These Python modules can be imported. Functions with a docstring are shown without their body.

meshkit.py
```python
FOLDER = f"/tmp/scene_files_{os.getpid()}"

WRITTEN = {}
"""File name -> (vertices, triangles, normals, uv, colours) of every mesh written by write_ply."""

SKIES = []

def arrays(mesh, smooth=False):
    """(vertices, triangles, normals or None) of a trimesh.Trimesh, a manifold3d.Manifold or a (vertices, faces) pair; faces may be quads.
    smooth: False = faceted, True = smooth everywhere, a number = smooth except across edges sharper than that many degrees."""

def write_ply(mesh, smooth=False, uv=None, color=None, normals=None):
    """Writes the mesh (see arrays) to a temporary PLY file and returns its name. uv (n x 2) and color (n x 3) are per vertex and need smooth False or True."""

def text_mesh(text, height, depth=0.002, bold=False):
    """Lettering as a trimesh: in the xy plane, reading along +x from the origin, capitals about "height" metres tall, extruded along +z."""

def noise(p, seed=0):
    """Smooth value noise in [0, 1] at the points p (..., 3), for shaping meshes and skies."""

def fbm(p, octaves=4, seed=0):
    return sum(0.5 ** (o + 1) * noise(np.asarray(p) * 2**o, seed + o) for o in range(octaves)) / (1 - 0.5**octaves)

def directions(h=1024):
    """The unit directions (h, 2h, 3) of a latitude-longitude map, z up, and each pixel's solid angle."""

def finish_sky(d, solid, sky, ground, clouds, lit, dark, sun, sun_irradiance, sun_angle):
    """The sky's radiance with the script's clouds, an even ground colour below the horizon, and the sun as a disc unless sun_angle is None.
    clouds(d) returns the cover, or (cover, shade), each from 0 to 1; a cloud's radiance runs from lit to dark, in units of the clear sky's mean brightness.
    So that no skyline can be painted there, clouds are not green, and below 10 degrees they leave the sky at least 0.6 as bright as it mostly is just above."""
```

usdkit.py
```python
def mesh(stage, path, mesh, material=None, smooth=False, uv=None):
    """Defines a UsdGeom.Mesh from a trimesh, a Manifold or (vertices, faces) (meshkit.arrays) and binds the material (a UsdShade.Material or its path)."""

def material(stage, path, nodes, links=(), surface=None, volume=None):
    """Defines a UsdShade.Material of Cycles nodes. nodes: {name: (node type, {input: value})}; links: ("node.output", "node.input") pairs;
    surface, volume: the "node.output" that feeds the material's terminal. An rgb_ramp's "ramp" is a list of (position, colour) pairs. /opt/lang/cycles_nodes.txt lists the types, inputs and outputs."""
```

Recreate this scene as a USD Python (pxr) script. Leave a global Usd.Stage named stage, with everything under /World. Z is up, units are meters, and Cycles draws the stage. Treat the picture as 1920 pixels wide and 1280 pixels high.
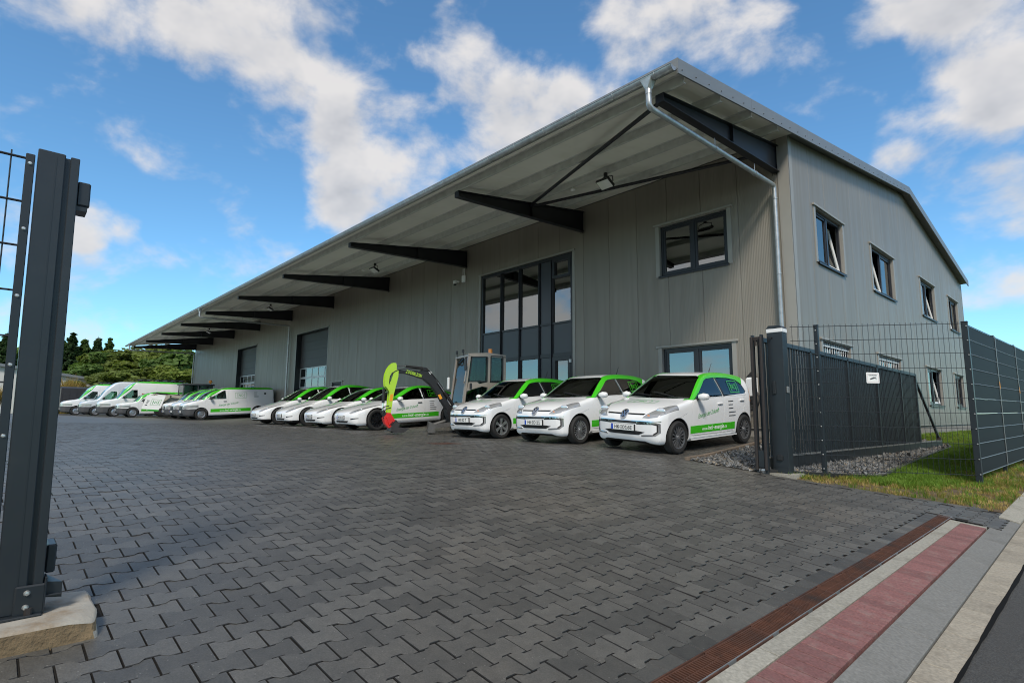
import math, random
import numpy as np, trimesh
import manifold3d as m3
from scipy import ndimage
from scipy.interpolate import PchipInterpolator
from shapely.geometry import Polygon, Point, LineString
from shapely.ops import unary_union
import meshkit, usdkit
from pxr import Usd, UsdGeom, UsdLux, UsdShade, Gf, Sdf, Vt

random.seed(7); RNG = np.random.default_rng(11); PI = math.pi
stage = Usd.Stage.CreateInMemory()
UsdGeom.SetStageUpAxis(stage, 'Z'); UsdGeom.SetStageMetersPerUnit(stage, 1.0)
UsdGeom.Xform.Define(stage, '/World'); UsdGeom.Scope.Define(stage, '/World/Looks')
V3 = np.array

# ------------------------------------------------------------------ camera
EYE = V3([4.818, -13.066, 1.27])
CR = V3([0.6735238, 0.73912012, 0.00819381]); CU = V3([0.08970162, -0.09273391, 0.99164209]); CF = V3([-0.73370247, 0.66715955, 0.12875877])
camera = UsdGeom.Camera.Define(stage, '/World/camera')
camera.CreateHorizontalApertureAttr(36.0); camera.CreateVerticalApertureAttr(24.0)
camera.CreateFocalLengthAttr(36.0 * 1041.887 / 1920); camera.CreateClippingRangeAttr(Gf.Vec2f(0.05, 3000))
camera.CreateExposureAttr(0.8)
_m = Gf.Matrix4d(*[float(x) for row in (np.append(CR, 0), np.append(CU, 0), np.append(-CF, 0), np.append(EYE, 1)) for x in row])
UsdGeom.Xformable(camera).AddTransformOp().Set(_m)

# ------------------------------------------------------------------ sky and sun (a bright, mostly clouded day)
SUN_DIR = V3([0.62, -0.62, 0.95]); SUN_DIR = SUN_DIR / np.linalg.norm(SUN_DIR)
SKY_STRENGTH = 0.1; SUN_INTENSITY = 0.52; SUN_ANGLE = 14.0
elev = math.asin(SUN_DIR[2]); rot = math.atan2(SUN_DIR[0], SUN_DIR[1])

def cloud_nodes():
    n = {'tc': ('texture_coordinate', {}), 'sky': ('sky_texture', dict(sky_type='single_scattering', sun_disc=False, sun_elevation=elev, sun_rotation=rot, air_density=1.0, aerosol_density=0.15, ozone_density=4.0)),
         'sc': ('vector_math', dict(math_type='multiply', vector2=(1.0, 1.0, 1.45))), 'up': ('vector_math', dict(math_type='add', vector2=(0.02, -0.02, 0.055))),
         'n1': ('noise_texture', dict(scale=7.0, detail=10.0, roughness=0.55, distortion=0.15)), 'n1b': ('noise_texture', dict(scale=7.0, detail=4.0, roughness=0.55, distortion=0.15)),
         'n2': ('noise_texture', dict(scale=2.6, detail=3.0, roughness=0.5))}
    l = [('tc.generated', 'sc.vector1'), ('sc.vector', 'n1.vector'), ('sc.vector', 'n2.vector'), ('sc.vector', 'up.vector1'), ('up.vector', 'n1b.vector')]
    prev = None
    for i, (d, r, w) in enumerate(CLOUDS):
        n[f'b{i}'] = ('vector_math', dict(math_type='dot_product', vector2=tuple(d)))
        n[f'm{i}'] = ('map_range', dict(range_type='smoothstep', from_min=math.cos(r), from_max=1.0, to_min=0.0, to_max=w, clamp=True))
        l += [('tc.generated', f'b{i}.vector1'), (f'b{i}.value', f'm{i}.value')]
        if prev is None: prev = f'm{i}.result'
        else:
            n[f'x{i}'] = ('math', dict(math_type='smoothmax', value3=0.12)); l += [(prev, f'x{i}.value1'), (f'm{i}.result', f'x{i}.value2')]; prev = f'x{i}.value'
    n.update({'a1': ('math', dict(math_type='multiply_add', value2=1.35, value3=-0.675)), 'a2': ('math', dict(math_type='multiply_add', value2=0.5, value3=-0.25)),
              'a3': ('math', dict(math_type='add')), 'a4': ('math', dict(math_type='add')),
              'cov': ('map_range', dict(range_type='smoothstep', from_min=0.11, from_max=0.46, to_min=0.0, to_max=0.93, clamp=True)),
              'thick': ('map_range', dict(range_type='linear', from_min=0.15, from_max=0.75, to_min=0.0, to_max=0.62, clamp=True)),
              'df': ('math', dict(math_type='subtract')), 'dfm': ('math', dict(math_type='multiply', value2=2.2)), 'shd': ('math', dict(math_type='add', use_clamp=True)),
              'ccol': ('rgb_ramp', dict(ramp=[(0.0, CLOUD_LIT), (0.5, CLOUD_MID), (1.0, CLOUD_DARK)])),
              'mixc': ('mix_color', dict(blend_type='mix')), 'tint': ('mix_color', dict(blend_type='multiply', fac=1.0, b=SKY_TINT)), 'bg': ('background_shader', dict(strength=SKY_STRENGTH))})
    l += [('n1.fac', 'a1.value1'), ('n2.fac', 'a2.value1'), ('a1.value', 'a3.value1'), ('a2.value', 'a3.value2'), ('a3.value', 'a4.value1'), (prev, 'a4.value2'),
          ('a4.value', 'cov.value'), ('a4.value', 'thick.value'), ('n1b.fac', 'df.value1'), ('n1.fac', 'df.value2'), ('df.value', 'dfm.value1'), ('thick.result', 'shd.value1'), ('dfm.value', 'shd.value2'), ('shd.value', 'ccol.fac'),
          ('cov.result', 'mixc.fac'), ('sky.color', 'tint.a'), ('tint.result', 'mixc.a'), ('ccol.color', 'mixc.b'), ('mixc.result', 'bg.color')]
    return n, l

def unit(*a): a = np.array(a, float); return a / np.linalg.norm(a)
def azel(az, el): return unit(math.cos(el) * math.sin(az), math.cos(el) * math.cos(az), math.sin(el))   # az clockwise from +y
CLOUD_LIT, CLOUD_MID, CLOUD_DARK = (4.75, 4.6, 4.5), (3.7, 3.7, 3.8), (2.45, 2.55, 2.75); SKY_TINT = (0.72, 1.03, 1.08)
D = math.radians
# heaps of cloud: direction, angular radius, weight
CLOUDS = [((a, b, c), r * .90, w * .62) for a, b, c, r, w in (
    (-0.865, 0.006, 0.501, 0.094, 0.36), (-0.852, 0.070, 0.520, 0.103, 0.50), (-0.828, 0.139, 0.543, 0.130, 0.60), (-0.806, 0.208, 0.554, 0.129, 0.60), (-0.793, 0.264, 0.550, 0.096, 0.45), (-0.881, 0.021, 0.472, 0.058, 0.30), (-0.671, 0.427, 0.606, 0.103, 0.35), (-0.674, 0.460, 0.579, 0.095, 0.50), (-0.647, 0.514, 0.563, 0.075, 0.40), (-0.828, 0.265, 0.494, 0.078, 0.36), (-0.780, 0.344, 0.523, 0.082, 0.30), (-0.824, 0.350, 0.445, 0.073, 0.45), (-0.793, 0.399, 0.460, 0.119, 0.60), (-0.753, 0.476, 0.454, 0.134, 0.65), (-0.699, 0.535, 0.474, 0.145, 0.65), (-0.650, 0.587, 0.483, 0.133, 0.60), (-0.597, 0.635, 0.490, 0.110, 0.55), (-0.851, 0.386, 0.356, 0.098, 0.50), (-0.855, 0.350, 0.383, 0.074, 0.30), (-0.750, 0.402, 0.526, 0.095, 0.28), (-0.786, 0.467, 0.406, 0.135, 0.45), (-0.494, 0.621, 0.608, 0.091, 0.35), (-0.443, 0.659, 0.608, 0.126, 0.55), (-0.380, 0.704, 0.600, 0.129, 0.60), (-0.311, 0.761, 0.569, 0.113, 0.60), (-0.266, 0.795, 0.545, 0.076, 0.40), (-0.377, 0.757, 0.533, 0.104, 0.28), (-0.179, 0.817, 0.548, 0.090, 0.50), (-0.095, 0.847, 0.523, 0.098, 0.55), (-0.049, 0.868, 0.493, 0.074, 0.50), (-0.124, 0.868, 0.482, 0.056, 0.30), (-0.091, 0.887, 0.452, 0.072, 0.50), (-0.060, 0.907, 0.417, 0.080, 0.60), (-0.085, 0.920, 0.382, 0.065, 0.45), (-0.192, 0.917, 0.350, 0.062, 0.42), (-0.148, 0.936, 0.318, 0.078, 0.60), (-0.101, 0.951, 0.293, 0.085, 0.65), (-0.072, 0.961, 0.266, 0.074, 0.60), (-0.107, 0.978, 0.181, 0.072, 0.45), (-0.144, 0.955, 0.260, 0.070, 0.42), (-0.958, 0.073, 0.276, 0.055, 0.50), (-0.957, 0.101, 0.271, 0.057, 0.50), (-0.966, 0.063, 0.252, 0.038, 0.40), (-0.965, -0.021, 0.261, 0.040, 0.35), (-0.985, 0.117, 0.125, 0.033, 0.30), (-0.872, 0.252, 0.420, 0.058, 0.20))]
CLOUDS += [(azel(D(a), D(e)), D(r), w) for a, e, r, w in ((60, 30, 34, .45), (165, 28, 40, .48), (-140, 30, 36, .46), (100, 58, 34, .45), (-60, 78, 24, .4), (140, 8, 34, .42), (20, 60, 22, .4), (-165, 60, 26, .42))]
sky = UsdLux.DomeLight.Define(stage, '/World/sky')
_n, _l = cloud_nodes()
_sm = usdkit.material(stage, '/World/Looks/sky_look', _n, _l, surface='bg.background')
UsdShade.MaterialBindingAPI.Apply(sky.GetPrim()).Bind(_sm)
sky.GetPrim().SetCustomDataByKey('kind', 'structure')
sun = UsdLux.DistantLight.Define(stage, '/World/sun')
sun.CreateIntensityAttr(SUN_INTENSITY); sun.CreateAngleAttr(SUN_ANGLE); sun.CreateColorAttr(Gf.Vec3f(1.0, 0.92, 0.80)); sun.CreateNormalizeAttr(True)
_z = SUN_DIR; _x = unit(*np.cross([0, 0, 1], _z)); _y = np.cross(_z, _x)
UsdGeom.Xformable(sun).AddTransformOp().Set(Gf.Matrix4d(*[float(v) for r in (np.append(_x, 0), np.append(_y, 0), np.append(_z, 0), [0, 0, 0, 1]) for v in r]))

# ------------------------------------------------------------------ helpers: prims
USED = set()
def numbered(parent, name):
    p = f'{parent}/{name}'
    k = 0
    while p in USED:
        k += 1; p = f'{parent}/{name}_{k:03d}'
    USED.add(p); return p
def data(prim, label=None, cat=None, group=None, kind=None):
    for k, v in (('label', label), ('category', cat), ('group', group), ('kind', kind)):
        if v: prim.SetCustomDataByKey(k, v)
def path_of(p): return '/World' if p is None else (p if isinstance(p, str) else str(p.GetPath()))
def thing(name, label, cat, loc=(0, 0, 0), rotz=0.0, group=None, kind=None, tilt=None):
    x = UsdGeom.Xform.Define(stage, numbered('/World', name))
    x.AddTranslateOp().Set(Gf.Vec3d(*map(float, loc)))
    if rotz: x.AddRotateZOp().Set(math.degrees(rotz))
    if tilt: x.AddRotateXYZOp().Set(Gf.Vec3f(*map(float, tilt)))
    data(x.GetPrim(), label, cat, group, kind); return x.GetPrim()
def part(parent, name, mesh, mat, smooth=False, label=None, kind=None):
    p = numbered(path_of(parent), name)
    g = usdkit.mesh(stage, p, mesh, MAT[mat] if isinstance(mat, str) else mat, smooth)
    data(g.GetPrim(), label, None, None, kind); return g.GetPrim()
def parts(parent, name, meshes, mat):
    for m in meshes: part(parent, name, m, mat)
def top(name, mesh, mat, label=None, cat=None, group=None, kind=None, smooth=False):
    o = part(None, name, mesh, mat, smooth); data(o, label, cat, group, kind); return o

# ------------------------------------------------------------------ helpers: shapes
def cat(*ms):
    ms = [m for m in ms if m is not None]
    return trimesh.util.concatenate(ms) if len(ms) > 1 else ms[0]
def box(x0, x1, y0, y1, z0, z1):
    m = trimesh.creation.box((abs(x1 - x0), abs(y1 - y0), abs(z1 - z0))); m.apply_translation(((x0 + x1) / 2, (y0 + y1) / 2, (z0 + z1) / 2)); return m
def cbox(x0, x1, y0, y1, z0, z1, c=0.004):
    """a box with chamfered edges"""
    p = [(sx, sy, sz) for sx in (0, 1) for sy in (0, 1) for sz in (0, 1)]
    X, Y, Z = sorted((x0, x1)), sorted((y0, y1)), sorted((z0, z1)); pts = []
    c = min(c, (X[1] - X[0]) / 2.5, (Y[1] - Y[0]) / 2.5, (Z[1] - Z[0]) / 2.5)
    for a, b, d in p:
        q = [X[a], Y[b], Z[d]]; s = [1 - 2 * a, 1 - 2 * b, 1 - 2 * d]
        for k in range(3):
            r = [q[j] + (c * s[j] if j != k else 0) for j in range(3)]; pts.append(r)
    return trimesh.convex.convex_hull(np.array(pts))
def hull(pts): return trimesh.convex.convex_hull(np.array(pts, float))
def tube(pts, r, sides=8, caps=True):
    pts = np.array(pts, float); n = len(pts); t = np.gradient(pts, axis=0); t /= np.linalg.norm(t, axis=1, keepdims=True) + 1e-12
    up = V3([0, 0, 1.0]) if abs(t[0][2]) < 0.9 else V3([1.0, 0, 0]); rr = np.broadcast_to(r, (n,)); V = []
    ang = np.arange(sides) * 2 * PI / sides
    for i in range(n):
        a = np.cross(t[i], up); a /= np.linalg.norm(a); b = np.cross(a, t[i]); up = b
        # mitre: widen at bends
        V.append(pts[i] + rr[i] * (np.cos(ang)[:, None] * a + np.sin(ang)[:, None] * b))
    V = np.vstack(V); F = []
    for i in range(n - 1):
        for j in range(sides):
            k = (j + 1) % sides; a, b, c, d = i * sides + j, i * sides + k, (i + 1) * sides + k, (i + 1) * sides + j
            F += [(a, b, c), (a, c, d)]
    if caps:
        V = np.vstack([V, pts[0], pts[-1]]); c0, c1 = n * sides, n * sides + 1
        for j in range(sides):
            k = (j + 1) % sides; F.append((c0, k, j)); F.append((c1, (n - 1) * sides + j, (n - 1) * sides + k))
    m = trimesh.Trimesh(V, np.array(F), process=False)
    if m.volume < 0: m.invert()
    return m
def bar(a, b, w, h, up=(0, 0, 1)):
    """rectangular bar from a to b; w across, h along up"""
    a, b = V3(a, dtype=float), V3(b, dtype=float); t = b - a; L = np.linalg.norm(t); t /= L; up = V3(up, dtype=float)
    if np.linalg.norm(np.cross(t, up)) < 1e-6: up = V3([1., 0, 0]) if abs(t[0]) < .9 else V3([0, 1., 0])
    x = np.cross(t, up); x /= np.linalg.norm(x); u = np.cross(x, t); m = trimesh.creation.box((w, L, h)); M = np.eye(4)
    M[:3, 0], M[:3, 1], M[:3, 2], M[:3, 3] = x, t, u, (a + b) / 2; m.apply_transform(M); return m
def cyl(a, b, r, sides=14): return tube([a, V3(a) * 0.5 + V3(b) * 0.5, b], r, sides)
def prism(poly, axis, a, b):
    """poly: 2D points (or shapely polygon). axis 'x': poly is (y,z); 'y': (x,z); 'z': (x,y); extruded from a to b"""
    pg = poly if hasattr(poly, 'exterior') else Polygon(poly)
    if not pg.is_valid: pg = pg.buffer(0)
    m = trimesh.creation.extrude_polygon(pg, b - a, engine='earcut'); v = m.vertices.copy()
    o = {'x': np.c_[v[:, 2] + a, v[:, 0], v[:, 1]], 'y': np.c_[v[:, 0], v[:, 2] + a, v[:, 1]], 'z': np.c_[v[:, 0], v[:, 1], v[:, 2] + a]}[axis]
    m.vertices = o
    if m.volume < 0: m.invert()
    return m
def rev(profile, sides=32, axis='x'):
    """revolve (r, h) points about an axis"""
    m = trimesh.creation.revolve(np.array(profile, float), sections=sides); v = m.vertices.copy()
    if axis == 'x': m.vertices = np.c_[v[:, 2], v[:, 0], v[:, 1]]
    elif axis == 'y': m.vertices = np.c_[v[:, 1], v[:, 2], v[:, 0]]
    if m.volume < 0: m.invert()
    return m
def to_m3(m): return m3.Manifold(m3.Mesh(np.asarray(m.vertices, np.float32), np.asarray(m.faces, np.uint32)))
def from_m3(m):
    q = m.to_mesh(); return trimesh.Trimesh(np.array(q.vert_properties[:, :3]), np.array(q.tri_verts), process=False)
def moved(m, t=(0, 0, 0), rz=0, s=None):
    m = m.copy()
    if s is not None: m.vertices = m.vertices * np.array(s)
    if rz: m.apply_transform(trimesh.transformations.rotation_matrix(rz, (0, 0, 1)))
    m.apply_translation(t); return m
_TXT = {}
def text(s, h, bold=False, slant=0.0, squeeze=1.0, depth=0.002):
    """lettering in (u, w), centred on u"""
    k = (s, h, bold, slant, squeeze)
    if k not in _TXT:
        m = meshkit.text_mesh(s, h, depth, bold); v = m.vertices.copy(); v[:, 0] += slant * v[:, 1]; v[:, 0] *= squeeze
        v[:, 0] -= (v[:, 0].min() + v[:, 0].max()) / 2; m.vertices = v; _TXT[k] = m
    return _TXT[k].copy()

# ------------------------------------------------------------------ materials
MAT = {}
def mat(name, col, rough=0.5, metal=0.0, coat=0.0, spec=0.5, noise=0.0, nscale=6.0, bump=0.0, bscale=80.0, dirt=None, rand=0.0, **extra):
    n = {'p': ('principled_bsdf', dict(base_color=col, roughness=rough, metallic=metal, coat_weight=coat, specular_ior_level=spec, **extra)), 'g': ('geometry', {})}
    l = []; cur = None
    if noise:
        n['n'] = ('noise_texture', dict(scale=nscale, detail=5.0, roughness=0.6)); l.append(('g.position', 'n.vector'))
        n['r'] = ('rgb_ramp', dict(ramp=[(0.25, tuple(c * (1 - noise) for c in col)), (0.75, tuple(min(1, c * (1 + noise)) for c in col))])); l.append(('n.fac', 'r.fac')); cur = 'r.color'
    if dirt:
        dc, ds, amt = dirt
        n['dn'] = ('noise_texture', dict(scale=ds, detail=6.0, roughness=0.65)); l.append(('g.position', 'dn.vector'))
        n['dm'] = ('map_range', dict(range_type='smoothstep', from_min=0.48, from_max=0.72, to_min=0.0, to_max=amt, clamp=True)); l.append(('dn.fac', 'dm.value'))
        n['dx'] = ('mix_color', dict(blend_type='mix', a=col, b=dc)); l.append(('dm.result', 'dx.fac'))
        if cur: l.append((cur, 'dx.a'))
        cur = 'dx.result'
    if rand:
        n['oi'] = ('object_info', {}); n['rm'] = ('map_range', dict(to_min=1 - rand, to_max=1 + rand)); l.append(('oi.random', 'rm.value'))
        n['rx'] = ('vector_math', dict(math_type='scale', vector1=col)); l.append(('rm.result', 'rx.scale'))
        if cur: l.append((cur, 'rx.vector1'))
        cur = 'rx.vector'
    if cur: l.append((cur, 'p.base_color'))
    if bump:
        n['bn'] = ('noise_texture', dict(scale=bscale, detail=4.0, roughness=0.6)); n['b'] = ('bump', dict(strength=bump, distance=0.01))
        l += [('g.position', 'bn.vector'), ('bn.fac', 'b.height'), ('b.normal', 'p.normal')]
    MAT[name] = usdkit.material(stage, f'/World/Looks/{name}', n, l, surface='p.BSDF'); return MAT[name]
def pane(name, tint, ior=2.2, rough=0.0, through=0.85):
    n = {'t': ('transparent_bsdf', dict(color=tuple(c * through for c in tint))), 'g': ('glossy_bsdf', dict(color=(0.95, 0.97, 0.96), roughness=rough)), 'f': ('fresnel', dict(IOR=ior)), 'm': ('mix_closure', {})}
    MAT[name] = usdkit.material(stage, f'/World/Looks/{name}', n, [('f.fac', 'm.fac'), ('t.BSDF', 'm.closure1'), ('g.BSDF', 'm.closure2')], surface='m.closure')

def cladding_material():
    n = {'g': ('geometry', {}), 'oi': ('object_info', {}), 'rm': ('map_range', dict(to_min=.965, to_max=1.035)), 'mp': ('mapping', dict(scale=(3.2, 3.2, .16))), 'st': ('noise_texture', dict(scale=1.6, detail=6.0, roughness=.65)), 'sm': ('map_range', dict(from_min=.35, from_max=.75, to_min=1.03, to_max=.92)),
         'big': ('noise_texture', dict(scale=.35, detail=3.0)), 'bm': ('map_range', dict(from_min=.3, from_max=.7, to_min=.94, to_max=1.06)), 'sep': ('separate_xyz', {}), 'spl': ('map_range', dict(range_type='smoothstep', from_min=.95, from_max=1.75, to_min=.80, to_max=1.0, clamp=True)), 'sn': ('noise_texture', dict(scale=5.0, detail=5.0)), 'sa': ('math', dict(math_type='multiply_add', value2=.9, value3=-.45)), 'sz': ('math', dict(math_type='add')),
         'm1': ('math', dict(math_type='multiply')), 'm2': ('math', dict(math_type='multiply')), 'm3': ('math', dict(math_type='multiply')), 's': ('vector_math', dict(math_type='scale', vector1=(0.240, 0.220, 0.188))), 'wv': ('noise_texture', dict(scale=.9, detail=2.0)), 'b': ('bump', dict(strength=.35, distance=.02)),
         'p': ('principled_bsdf', dict(roughness=.42, metallic=.22)), 'rr': ('map_range', dict(from_min=.3, from_max=.7, to_min=.36, to_max=.52))}
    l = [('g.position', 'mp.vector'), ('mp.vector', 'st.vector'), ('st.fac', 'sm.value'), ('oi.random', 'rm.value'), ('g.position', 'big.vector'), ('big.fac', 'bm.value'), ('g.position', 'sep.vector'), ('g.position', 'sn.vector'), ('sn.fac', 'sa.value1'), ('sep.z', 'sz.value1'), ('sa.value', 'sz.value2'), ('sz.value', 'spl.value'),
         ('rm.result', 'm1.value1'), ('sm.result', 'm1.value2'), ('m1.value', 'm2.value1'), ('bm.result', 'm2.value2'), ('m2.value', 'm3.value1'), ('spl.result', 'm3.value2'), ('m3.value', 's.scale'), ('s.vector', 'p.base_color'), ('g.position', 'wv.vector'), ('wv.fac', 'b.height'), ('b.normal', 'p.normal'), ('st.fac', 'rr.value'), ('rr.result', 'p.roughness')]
    MAT['cladding'] = usdkit.material(stage, '/World/Looks/cladding', n, l, surface='p.BSDF')
cladding_material()
mat('cladding_trim', (0.31, 0.30, 0.275), 0.45, 0.2, noise=0.05, nscale=2)
mat('backing', (0.03, 0.03, 0.03), 0.9)
mat('anthracite', (0.016, 0.019, 0.023), 0.38, 0.1, noise=0.12, nscale=5)
mat('anthracite_frame', (0.018, 0.020, 0.026), 0.35)
mat('spandrel', (0.040, 0.045, 0.056), 0.3, noise=0.05, nscale=2)
mat('steel_dark', (0.010, 0.011, 0.016), 0.42, noise=0.1, nscale=4)
mat('zinc', (0.42, 0.44, 0.45), 0.38, 0.75, noise=0.22, nscale=9, dirt=((0.25, 0.26, 0.26), 2.0, 0.5))
mat('fascia', (0.20, 0.215, 0.225), 0.4, 0.35, noise=0.06, nscale=1.0)
mat('soffit', (0.80, 0.80, 0.73), 0.5, noise=0.04, nscale=0.6, dirt=((0.60, 0.60, 0.52), 0.8, 0.4))
mat('purlin', (0.58, 0.60, 0.57), 0.45, 0.2, noise=0.15, nscale=6)
mat('roofing', (0.17, 0.18, 0.19), 0.45, 0.3)
mat('white_metal', (0.72, 0.73, 0.73), 0.35)
mat('grey_plastic', (0.30, 0.31, 0.31), 0.5)
mat('black_plastic', (0.012, 0.012, 0.013), 0.45, bump=0.1, bscale=300)
mat('lens', (0.7, 0.72, 0.7), 0.15, coat=0.5)
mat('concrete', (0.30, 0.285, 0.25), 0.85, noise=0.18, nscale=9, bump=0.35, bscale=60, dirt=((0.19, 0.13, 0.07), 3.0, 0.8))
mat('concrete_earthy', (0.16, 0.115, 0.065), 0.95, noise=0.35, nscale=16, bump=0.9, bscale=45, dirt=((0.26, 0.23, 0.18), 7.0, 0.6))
mat('concrete_plinth', (0.22, 0.21, 0.19), 0.85, noise=0.15, nscale=3, bump=0.2)
mat('interior_wall', (0.16, 0.19, 0.17), 0.8)
mat('interior_light', (0.66, 0.70, 0.70), 0.8)
mat('blind', (0.72, 0.76, 0.79), 0.7)
pane('window_glass', (0.66, 0.80, 0.72), 3.4, 0.0, 0.8)
# ------------------------------------------------------------------ ground heights: the entrance ramps up from the street, the yard is almost level
_GX = np.array([-400, -90, -58, -30, -12, -6, -3, -2, -1, 0, 1, 2, 3, 4, 4.5, 5, 6, 8, 20, 400.])
_GZ = np.array([.9, .9, .87, .75, .70, .665, .645, .625, .58, .50, .40, .30, .195, .088, .05, .03, .02, .02, .02, .02])
_gp = PchipInterpolator(_GX, _GZ)
def ground(x, y):
    x, y = np.asarray(x, float), np.asarray(y, float)
    return _gp(x) + np.clip(.055 * (y + 4), 0, .2) * np.clip((.8 - x) / 1.2, 0, 1)
def dground(x, y, e=0.05): return (ground(x + e, y) - ground(x - e, y)) / (2 * e), (ground(x, y + e) - ground(x, y - e)) / (2 * e)
def sheet(xs, ys, dz=0.0, keep=None, zf=ground):
    X, Y = np.meshgrid(xs, ys, indexing='ij'); Z = zf(X, Y) + dz; V = np.stack([X, Y, Z], -1).reshape(-1, 3); ny = len(ys)
    i, j = np.meshgrid(np.arange(len(xs) - 1), np.arange(ny - 1), indexing='ij'); i, j = i.ravel(), j.ravel()
    if keep is not None:
        cx, cy = (np.array(xs)[i] + np.array(xs)[i + 1]) / 2, (np.array(ys)[j] + np.array(ys)[j + 1]) / 2; k = keep(cx, cy); i, j = i[k], j[k]
    a, b, c, d = i * ny + j, (i + 1) * ny + j, (i + 1) * ny + j + 1, i * ny + j + 1
    F = np.vstack([np.stack([a, b, c], 1), np.stack([a, c, d], 1)]); m = trimesh.Trimesh(V, F, process=False); m.remove_unreferenced_vertices(); return m
def draped(poly, step, dz=0.0, zf=ground):
    """a polygon laid on the ground as a sheet with interior points"""
    pg = Polygon(poly) if not hasattr(poly, 'exterior') else poly
    x0, y0, x1, y1 = pg.bounds; parts = []
    xs, ys = np.arange(x0, x1 + step, step), np.arange(y0, y1 + step, step); V, F, n = [], [], 0
    from shapely.geometry import box as sbox
    from shapely.prepared import prep
    pp = prep(pg)
    for a in xs[:-1] if len(xs) > 1 else xs:
        for b in ys[:-1] if len(ys) > 1 else ys:
            c = sbox(a, b, a + step, b + step)
            if pp.contains(c): q = [c]
            elif pp.intersects(c):
                g = pg.intersection(c); q = [h for h in getattr(g, 'geoms', [g]) if h.geom_type == 'Polygon' and h.area > 1e-8]
            else: continue
            for h in q:
                v, f = trimesh.creation.triangulate_polygon(h, engine='earcut'); V.append(v); F.append(f + n); n += len(v)
    V = np.vstack(V); F = np.vstack(F); V = np.c_[V, zf(V[:, 0], V[:, 1]) + dz]
    m = trimesh.Trimesh(V, F, process=False); m.merge_vertices(); up = m.face_normals[:, 2] < 0
    f = np.array(m.faces); f[up] = f[up][:, ::-1]; return trimesh.Trimesh(m.vertices, f, process=False)

# boundaries of the street strips as x(y)
drain_l = lambda y: 3.37 - .0172 * (y + 10.95)
drain_r = lambda y: 3.49 - .019 * (y + 10.76)
red_l = lambda y: 3.60 - .019 * (y + 10.59)
kerb_l = lambda y: 3.83 - .0212 * (y + 10.25)
kerb_r = lambda y: 4.02 - .0225 * (y + 9.97)
tar = lambda y: 4.175 - .0135 * (y + 9.79)
YARD = [(drain_l(-40), -40), (drain_l(-5.06), -5.06), (3.40, -5.06), (3.72, -5.07), (3.685, -3.87), (1.55, -4.36), (.89, -4.36), (-.24, -4.46), (-.42, -1.5), (-.55, -.03), (-.55, 0.3), (-70, 0.3), (-70, -40)]
YARD_PG = Polygon(YARD)

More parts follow.
